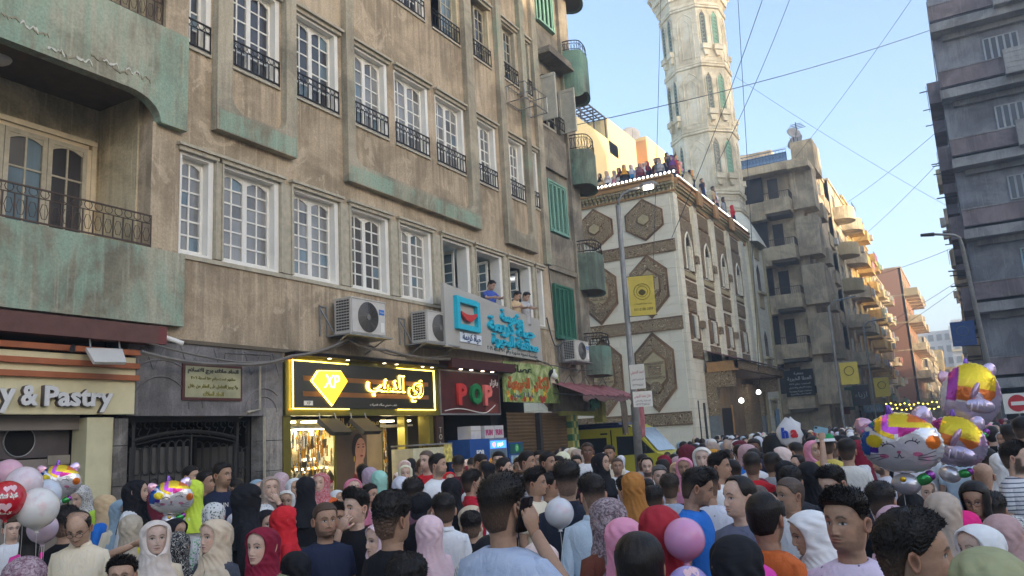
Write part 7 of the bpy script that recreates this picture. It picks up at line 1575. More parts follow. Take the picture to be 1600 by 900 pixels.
(-5.88, 9.5, 1.669, -2.5, 'man in a black cap and pale shirt from behind by the fridges', 'm', 'cap', 'black', 'lightgrey', 'm', 0, 32, {}),
(-1.81, 3.02, 1.799, 2.98, 'man in a grey-blue T-shirt holding a phone to his ear', 'm', 'short', '', 'paleblue', 't', 0, 98, {'arms': ('down', 'phone'), 'beard': 0.25, 'hk': {'t_top': 0.024, 'tuft': 0.4}}),
(-2.21, 3.57, 1.5, -2.85, 'woman in a smooth black scarf in front of the grey-blue T-shirt', 'f', 'hijab', 'black', 'black', 'm', 0, 86, {'sleeve': 'long'}),
(-2.09, 3.23, 1.455, -2.48, 'woman in an off-white woven scarf with a zigzag border at the bottom edge', 'f', 'hijab', 'offwhite', 'offwhite', 'l', 0, 92, {'hmat': 'pat_woven', 'sleeve': 'long'}),
(-2.12, 3.89, 1.422, -2.47, 'woman in a smooth blush pink scarf seen from behind at the bottom', 'f', 'hijab', 'blush', 'blush', 'l', 0, 84, {'sleeve': 'long'}),
(-2.65, 5.35, 1.763, -2.72, 'man in a dark blue blazer seen from behind with thick swept hair', 'm', 'fade', '', 'blazer', 'm', 0, 60, {'sleeve': 'long', 'hk': {'t_top': 0.032}}),
(-2.36, 5.15, 1.685, -2.62, 'man in a pale blue shirt and glasses seen from behind', 'm', 'fade', '', 'paleblue2', 'm', 15, 62, {'sleeve': 'long', 'glasses': 'clear'}),
(-1.91, 4.35, 1.609, -2.29, 'woman in a dark mottled scarf and rust brown top seen from behind', 'f', 'hijab', 'brownplum', 'rust', 'm', 0, 78, {'hmat': 'pat_marble', 'sleeve': 'long'}),
(-1.71, 4.08, 1.526, -2.61, 'woman in a bubblegum pink scarf seen from behind', 'f', 'hijab', 'pink2', 'rust', 'l', 0, 80, {'sleeve': 'long'}),
(-1.27, 3.17, 1.547, -2.76, 'girl with long straight black hair seen from behind', 'f', 'long', '', 'black', 'm', 0, 106, {}),
(-1.43, 3.87, 1.606, -2.82, 'woman in a deep red scarf seen from behind in the centre right', 'f', 'hijab', 'darkred', 'darkred', 'l', 0, 86, {'sleeve': 'long'}),
(-2.75, 6.87, 1.63, -2.8, 'woman in a rust gold headscarf behind the light blue collar', 'f', 'hijab', 'rustgold', 'rustgold', 'l', 0, 48, {'sleeve': 'long'}),
(-2.94, 7.19, 1.554, -1.97, 'young man in a light blue shirt looking left, behind the dark mottled scarf', 'm', 'short', '', 'paleblue2', 'm', 0, 46, {'hk': {'t_top': 0.026}}),
(-2.82, 7.52, 1.445, -2.75, 'black haired man directly behind the deep red scarf', 'm', 'short', '', 'darkgrey', 'm', 0, 44, {}),
(-3.54, 9.74, 1.548, 0.49, 'grey haired man facing the camera in the middle distance', 'm', 'grey', '', 'lightgrey', 'l', 0, 34, {'beard': 0.2}),
(-3.81, 10.04, 1.396, -2.43, 'balding man bending forward left of the grey haired man', 'm', 'baldtop', '', 'brownish', 'm', 0, 34, {'pitch': 20}),
(-3.68, 6.75, 1.679, 1.58, 'young man in a cream shirt in profile behind the man on the phone', 'm', 'fade', '', 'cream', 't', 18, 46, {'hk': {'t_top': 0.028}}),
(-3.91, 7.47, 1.608, 1.91, 'young man in a black T-shirt left of the blue blazer', 'm', 'short', '', 'black', 't', 18, 42, {}),
(-4.97, 8.94, 1.813, 1.42, 'young man in a grey T-shirt in front of the brown roller shutter', 'm', 'short', '', 'grey', 't', 18, 34, {}),
(-5.48, 10.22, 1.796, 0.67, 'man facing the camera before the roller shutter, right of the grey T-shirt', 'm', 'short', '', 'black', 'm', 0, 30, {}),
(-4.87, 9.29, 1.787, 1.22, 'young man in white with his hand at his face by the roller shutter', 'm', 'short', '', 'white', 't', 18, 34, {'arms': ('chin', 'down')}),
(-4.99, 9.84, 1.712, 0.38, 'man with a moustache facing the camera right of the roller shutter', 'm', 'short', '', 'black', 't', 0, 32, {'mus': 0.7, 'beard': 0.3}),
(-5.52, 10.71, 1.697, -2.84, 'woman in a purple scarf near the roller shutter', 'f', 'hijab', 'purple', 'purple', 'm', 0, 30, {'sleeve': 'long'}),
(-5.19, 10.39, 1.777, -2.33, 'woman in a pale cream scarf and maroon top left of the tiled pillar', 'f', 'hijab', 'palecream', 'maroon', 'l', 0, 30, {'sleeve': 'long'}),
(-4.72, 10.61, 1.615, -2.72, 'girl in a violet scarf in front of the ambulance wheel', 'f', 'hijab', 'purple2', 'purple2', 'l', 0, 30, {'sleeve': 'long'}),
(-4.22, 9.52, 1.75, 1.15, 'woman in a black scarf turned right in front of the ambulance', 'f', 'hijab', 'black', 'black', 'm', 18, 34, {'sleeve': 'long'}),
(-5.02, 10.87, 1.871, 0.43, 'man in a white T-shirt standing in front of the ambulance side', 'm', 'buzz', '', 'white', 'd', 0, 30, {}),
(-5.38, 12.51, 1.791, 0.23, 'man in a cream shirt right of the white T-shirt by the ambulance', 'm', 'short', '', 'cream', 't', 0, 26, {}),
(-4.92, 11.7, 1.61, 0.48, 'boy in white looking at the camera under the ambulance window', 'm', 'buzz', '', 'white', 't', 0, 28, {}),
(-5.88, 12.26, 1.655, 0.45, 'boy facing the camera at the foot of the tiled pillar', 'm', 'short', '', 'cream', 'm', 0, 26, {}),
(-1.79, 5.54, 1.7, 1.66, 'man in a bright blue T-shirt in profile facing right', 'm', 'short', '', 'blue', 't', 18, 62, {'pitch': 18, 'beard': 0.35}),
(-1.89, 6.28, 1.66, -3.11, 'man in a speckled pale shirt facing the one in bright blue', 'm', 'fade', '', 'lightgrey', 't', 25, 56, {'tmat': 'pat_dots', 'pitch': 10}),
(-1.34, 5.07, 1.659, -0.39, 'balding man in a slate grey shirt looking left', 'm', 'balding', '', 'slate', 'l', -18, 70, {'beard': 0.12}),
(-1.01, 4.3, 1.616, 2.64, 'man with thinning crown hair in a burnt orange T-shirt seen from behind', 'm', 'baldtop', '', 'orange2', 't', 12, 84, {'beard': 0.6}),
(-1.29, 6.3, 1.568, -0.53, 'man with cropped grey hair and a white shirt facing left', 'm', 'buzz', '', 'white', 't', -18, 58, {'hcol': 1}),
(-1.46, 8.04, 1.492, 0.25, 'small boy in a white skullcap looking right', 'm', 'kufi', 'white', 'white', 'l', 18, 40, {'kid': 1, 'hs': 0.9}),
(-0.89, 4.9, 1.485, -0.82, 'woman in a white headscarf in profile facing left near the right side', 'f', 'hijab', 'white', 'white', 'm', -18, 76, {'hmat': 'scarf', 'sleeve': 'long', 'pitch': 15}),
(-0.91, 3.29, 1.54, -2.87, 'large plain black headscarf at the bottom edge, centre right', 'f', 'hijab', 'black', 'black', 'l', 0, 108, {'sleeve': 'long'}),
(-0.94, 3.65, 1.377, -2.85, 'bright magenta headscarf at the bottom edge in front of the large black one', 'f', 'hijab', 'magenta', 'magenta', 'l', 0, 100, {'hmat': 'pat_woven2', 'sleeve': 'long'}),
(-1.96, 5.91, 1.291, 2.94, 'dark haired girl with a hair clip left of the boy in the centre right', 'f', 'long', '', 'black', 'm', 0, 58, {}),
(-2.01, 6.65, 1.205, 1.38, 'boy with dark hair in profile below the slate grey shirt', 'm', 'fade', '', 'darkgrey', 't', 18, 46, {'kid': 1}),
(-2.78, 7.91, 1.528, -2.8, 'man with brown cropped hair from behind left of the bright blue T-shirt', 'm', 'short', '', 'paleblue', 'm', 0, 44, {'hcol': 2}),
(-2.15, 8.75, 1.683, -2.9, 'man in a red shirt from behind in the middle distance right', 'm', 'fade', '', 'red', 't', 0, 40, {}),
(-2.27, 7.93, 1.719, 1.36, 'man in white facing right behind the slate grey shirt', 'm', 'fade', '', 'white', 't', 18, 44, {}),
(-2.44, 8.96, 1.611, -1.34, 'dark haired man right of the one in white facing right', 'm', 'short', '', 'pink', 'm', -18, 40, {}),
(-2.8, 10.4, 1.399, -2.88, 'man in a white skullcap seen from behind above the balding man', 'm', 'kufi', 'white', 'white', 'm', 0, 34, {}),
(-2.26, 9.46, 1.389, -2.91, 'woman in a maroon scarf with a green edge', 'f', 'hijab', 'maroongreen', 'darkgrey', 'm', 0, 38, {'sleeve': 'long'}),
(-1.89, 7.81, 1.413, -2.9, 'cropped grey-black head between the balding man and the white shirt', 'm', 'buzz', '', 'grey', 'm', 0, 46, {'hcol': 1}),
(-2.22, 10.01, 1.636, 2.84, 'man in grey with a pink bag strap right of the red shirt', 'm', 'short', '', 'grey', 't', 0, 36, {}),
(-1.8, 8.66, 1.607, -2.94, 'black scarf in the middle distance, left of the skullcap boy', 'f', 'hijab', 'black', 'black', 'l', 0, 42, {'sleeve': 'long'}),
(-1.48, 7.3, 1.596, -2.94, 'broad black haired head right behind the cropped man in white', 'm', 'short', '', 'darkgrey', 'm', 0, 50, {}),
(-1.39, 7.68, 1.629, -2.96, 'black scarf over a navy top right behind the skullcap boy', 'f', 'hijab', 'black', 'navy', 'l', 0, 48, {'sleeve': 'long'}),
(-1.55, 9.76, 1.831, -2.81, 'man in a green and white cap and yellow shirt seen from behind', 'm', 'greencap', 'green', 'yellow2', 'm', 0, 38, {}),
(-1.28, 9.39, 1.769, 3.1, 'dark haired man in an off-white shirt raising a light blue phone', 'm', 'short', '', 'offwhite', 'm', 0, 40, {'beard': 0.4, 'arms': ('raise', 'down')}),
(-0.55, 3.78, 1.655, -0.1, 'boy with a serious look in a pale lilac printed shirt at the right', 'm', 'fade', '', 'lilacpink', 't', -18, 100, {'tmat': 'pat_dots', 'hk': {'t_top': 0.026}}),
(-0.24, 2.93, 1.647, 1.83, 'man with thick curly black hair in close profile at the bottom right', 'm', 'short', '', 'black', 't', -5, 140, {'hk': {'curl': 0.008, 't_top': 0.024, 't_side': 0.011}, 'pitch': 0}),
(-0.04, 2.63, 1.594, 3.12, 'large olive grey headscarf filling the bottom right corner', 'f', 'hijab', 'olivegrey', 'olivegrey', 'l', 0, 150, {'sleeve': 'long'}),
(-0.99, 6.56, 1.642, -0.32, 'man with big black hair and glasses looking down left of the cat balloon', 'm', 'short', '', 'navy', 'l', -18, 60, {'pitch': 20, 'glasses': 'clear'}),
(-0.69, 6.36, 1.507, -3.07, 'black haired man directly below the smiling cat balloon', 'm', 'short', '', 'black', 'm', 0, 62, {}),
(-0.28, 5.8, 1.492, -3.01, 'woman in a putty beige scarf below the balloon tail', 'f', 'hijab', 'putty', 'putty', 'l', 0, 66, {'sleeve': 'long'}),
(-0.59, 6.01, 1.396, -3.01, 'woman in a mauve pink scarf behind the lilac printed shirt', 'f', 'hijab', 'mauve', 'mauve', 'l', 0, 64, {'sleeve': 'long'}),
(-0.19, 6.54, 1.304, -3.08, 'woman in a hot pink scarf at the right', 'f', 'hijab', 'hotpink', 'hotpink', 'l', 0, 62, {'sleeve': 'long'}),
(-0.09, 4.75, 1.415, -0.45, 'woman in a white scarf partly hidden by the olive grey one', 'f', 'hijab', 'white', 'white', 'p', -18, 86, {'sleeve': 'long'}),
(0.02, 5.63, 1.374, -3.11, 'woman in a dusty rose scarf near the right edge', 'f', 'hijab', 'dustyrose', 'dustyrose', 'l', 0, 72, {'sleeve': 'long'}),
(-0.11, 7.11, 1.463, -0.19, 'woman with glasses holding up a brown phone at the right', 'f', 'long', '', 'darkgrey', 't', 0, 56, {'glasses': 'clear', 'arms': ('hold', 'down'), 'pitch': 15}),
(0.21, 8.09, 1.702, 1.14, 'bearded man in a white striped T-shirt at the right edge', 'm', 'short', '', 'white', 'l', 18, 50, {'tmat': 'pat_breton', 'beard': 0.85}),
(0.12, 9.75, 1.558, 3.13, 'woman in a white and pink scarf by the striped T-shirt', 'f', 'hijab', 'white', 'white', 'l', 0, 42, {'sleeve': 'long'}),
(-0.05, 8.83, 1.506, -3.14, 'bald man right of the balloon tails', 'm', 'bald', '', 'grey', 'm', 0, 46, {}),
(0.1, 6.31, 1.294, 3.13, 'person in grey leopard print at the right edge', 'f', 'hijab', 'greyblack', 'grey', 'l', 0, 66, {'hmat': 'pat_speckle', 'tmat': 'pat_speckle', 'sleeve': 'long'}),
(0.23, 8.51, 1.2, 3.12, 'person in bright red at the very right edge', 'f', 'hijab', 'red', 'red', 'l', 0, 50, {'sleeve': 'long'}),
(-0.57, 7.27, 1.376, -3.06, 'black scarf between the two big balloons tails', 'f', 'hijab', 'black', 'black', 'l', 0, 54, {'sleeve': 'long'}),
(-0.55, 8.58, 1.39, 0.27, 'woman in a pale grey-white scarf right of the cat balloon tail', 'f', 'hijab', 'palewhite', 'white', 'l', 18, 46, {'sleeve': 'long'}),
(-0.95, 7.65, 1.37, -2.93, 'white scarf beneath the left whiskers of the cat balloon', 'f', 'hijab', 'white', 'white', 'l', 0, 50, {'sleeve': 'long'}),
(-0.01, 7.46, 1.335, 3.11, 'black haired man left of the woman with glasses', 'm', 'short', '', 'darkgrey', 'm', 0, 56, {}),
(-3.77, 5.18, 1.437, -2.16, 'woman in pale pink between the faded crop and the black polo', 'f', 'hijab', 'palepink', 'palepink', 'l', 0, 56, {'sleeve': 'long'}),
(-3.83, 4.67, 1.435, -0.05, 'woman in a pale pink scarf in profile behind the faded crop', 'f', 'hijab', 'palepink', 'rosepink', 'l', -18, 60, {'sleeve': 'long'}),
(0.39, 10.31, 1.891, 2.58, 'man at the right edge below the no entry sign', 'm', 'short', '', 'black', 'm', 0, 40, {}),
(0.28, 11.39, 1.805, -2.99, 'man in white just below the no entry sign', 'm', 'short', '', 'white', 'm', 0, 36, {}),
(0.01, 10.16, 1.575, 3.14, 'dark haired man right of the tallest balloon', 'm', 'short', '', 'paleblue', 'm', 0, 40, {}),
]
FILL=[(-8.36,5.57,1.65,-1.26),(0.5,10.77,1.72,0.34),(-2.81,9.19,1.77,0.2),(-1.09,10.72,1.55,-1.37),(-3.15,9.54,1.65,0.21),(-0.3,11.38,1.69,2.99),(-8.12,7.01,1.56,-0.99),(-0.83,11.15,1.74,0.91),(-1.83,10.58,1.76,0.69),(-9.06,6.63,1.54,-1.64),(-0.05,11.81,1.58,2.85),(-2.32,10.71,1.56,0.24),(-1.38,11.21,1.73,-1.43),(-3.37,10.14,1.57,-1.07),(0.35,12.24,1.62,2.25),(-0.68,11.74,1.77,-0.89),(-9.18,7.06,1.68,-0.97),(-2.14,11.12,1.56,-0.7),(-8.31,7.65,1.66,1.41),(-1.29,11.64,1.56,0.99),(-0.4,12.21,1.63,2.64),(0.54,12.94,1.69,-1.2),(-9.16,7.47,1.74,0.1),(-7.1,8.68,1.6,0.95),(-3.62,10.65,1.56,0.22),(-2.72,11.21,1.66,2.95),(-0.93,12.23,1.71,-1.17),(-1.79,11.75,1.71,-2.74),(-0.15,12.88,1.73,-0.94),(0.4,13.22,1.64,-1.28),(-3.26,11.21,1.7,-0.45),(-0.48,12.78,1.71,2.29),(-1.35,12.34,1.65,-1.29),(-4.1,10.81,1.62,0.34),(-2.47,11.75,1.67,-1.57),(-9.17,8.05,1.66,-1.33),(-1.96,12.34,1.56,-2.9),(0.5,13.78,1.55,-2.08),(-2.97,11.81,1.74,1.5),(-4.01,11.28,1.58,-1.59),(-1.08,12.9,1.77,1.1),(-0.44,13.46,1.54,-1.56),(-2.56,12.29,1.62,1.74),(-1.71,12.79,1.61,0.91),(-8.97,8.72,1.62,0.12),(-0.96,13.28,1.57,-2.68),(-0.04,13.81,1.54,0.53),(-3.56,11.9,1.56,1.13),(-9.46,8.59,1.54,-0.28),(-3.16,12.21,1.7,-2.51),(-4.17,11.71,1.63,-2.21),(-2.45,12.7,1.69,-2.01),(0.27,14.23,1.69,-0.74),(-1.59,13.25,1.57,0.76),(-9.31,9.03,1.56,0.84),(-5.62,11.12,1.71,-1.49),(-0.68,13.92,1.7,1.07),(-0.19,14.24,1.59,-2.91),(-3.98,12.2,1.77,2.16),(-2.22,13.25,1.59,1.51),(-1.2,13.82,1.78,-3.03),(-7.53,10.26,1.77,1.46),(0.48,14.89,1.62,2.25),(-3.1,12.88,1.77,0.08),(-8.97,9.64,1.55,1.92),(0.13,14.76,1.75,3.03),(-0.84,14.26,1.55,2.51),(-1.76,13.78,1.72,-0.9),(-3.61,12.79,1.64,-1.19),(-6.37,11.23,1.7,0.35),(-2.77,13.35,1.63,-2.54),(-3.15,13.26,1.55,1.79),(-0.51,14.76,1.72,2.09),(-8.68,10.22,1.54,2.96),(-1.52,14.25,1.71,2.93),(-4.07,12.84,1.74,2.38),(-8.27,10.62,1.58,-0.62),(-7.91,10.79,1.72,-0.19),(-6.11,11.85,1.58,-1.41),(-2.41,13.93,1.74,-0.57),(-6.51,11.7,1.6,2.18),(0.26,15.54,1.61,-0.68),(-4.03,13.2,1.63,-0.38),(-2.88,13.91,1.69,2.0),(-0.42,15.34,1.62,-1.47),(-4.94,12.8,1.62,0.98),(-2.07,14.43,1.76,-0.66),(-1.09,15.03,1.61,-2.51),(-8.91,10.71,1.57,1.09),(0.52,16.07,1.58,-2.51),(-3.53,13.77,1.77,-1.36),(-2.65,14.37,1.58,-1.8),(-4.51,13.33,1.56,2.28),(-0.02,15.88,1.74,-1.48),(-0.94,15.38,1.68,2.84),(-1.83,14.97,1.62,1.82),(-2.31,14.78,1.75,0.27),(-6.79,12.29,1.59,2.41),(-8.65,11.24,1.75,0.67),(-1.37,15.37,1.77,-1.65),(-6.09,12.74,1.77,-1.22),(-0.46,15.96,1.77,1.54),(-4.08,13.96,1.76,2.7),(-7.96,11.84,1.62,1.84),(-3.37,14.45,1.53,-2.17),(-4.7,13.74,1.57,-2.99),(0.15,16.52,1.71,-2.27),(-2.11,15.28,1.72,-1.28),(-8.31,11.81,1.7,0.55)]
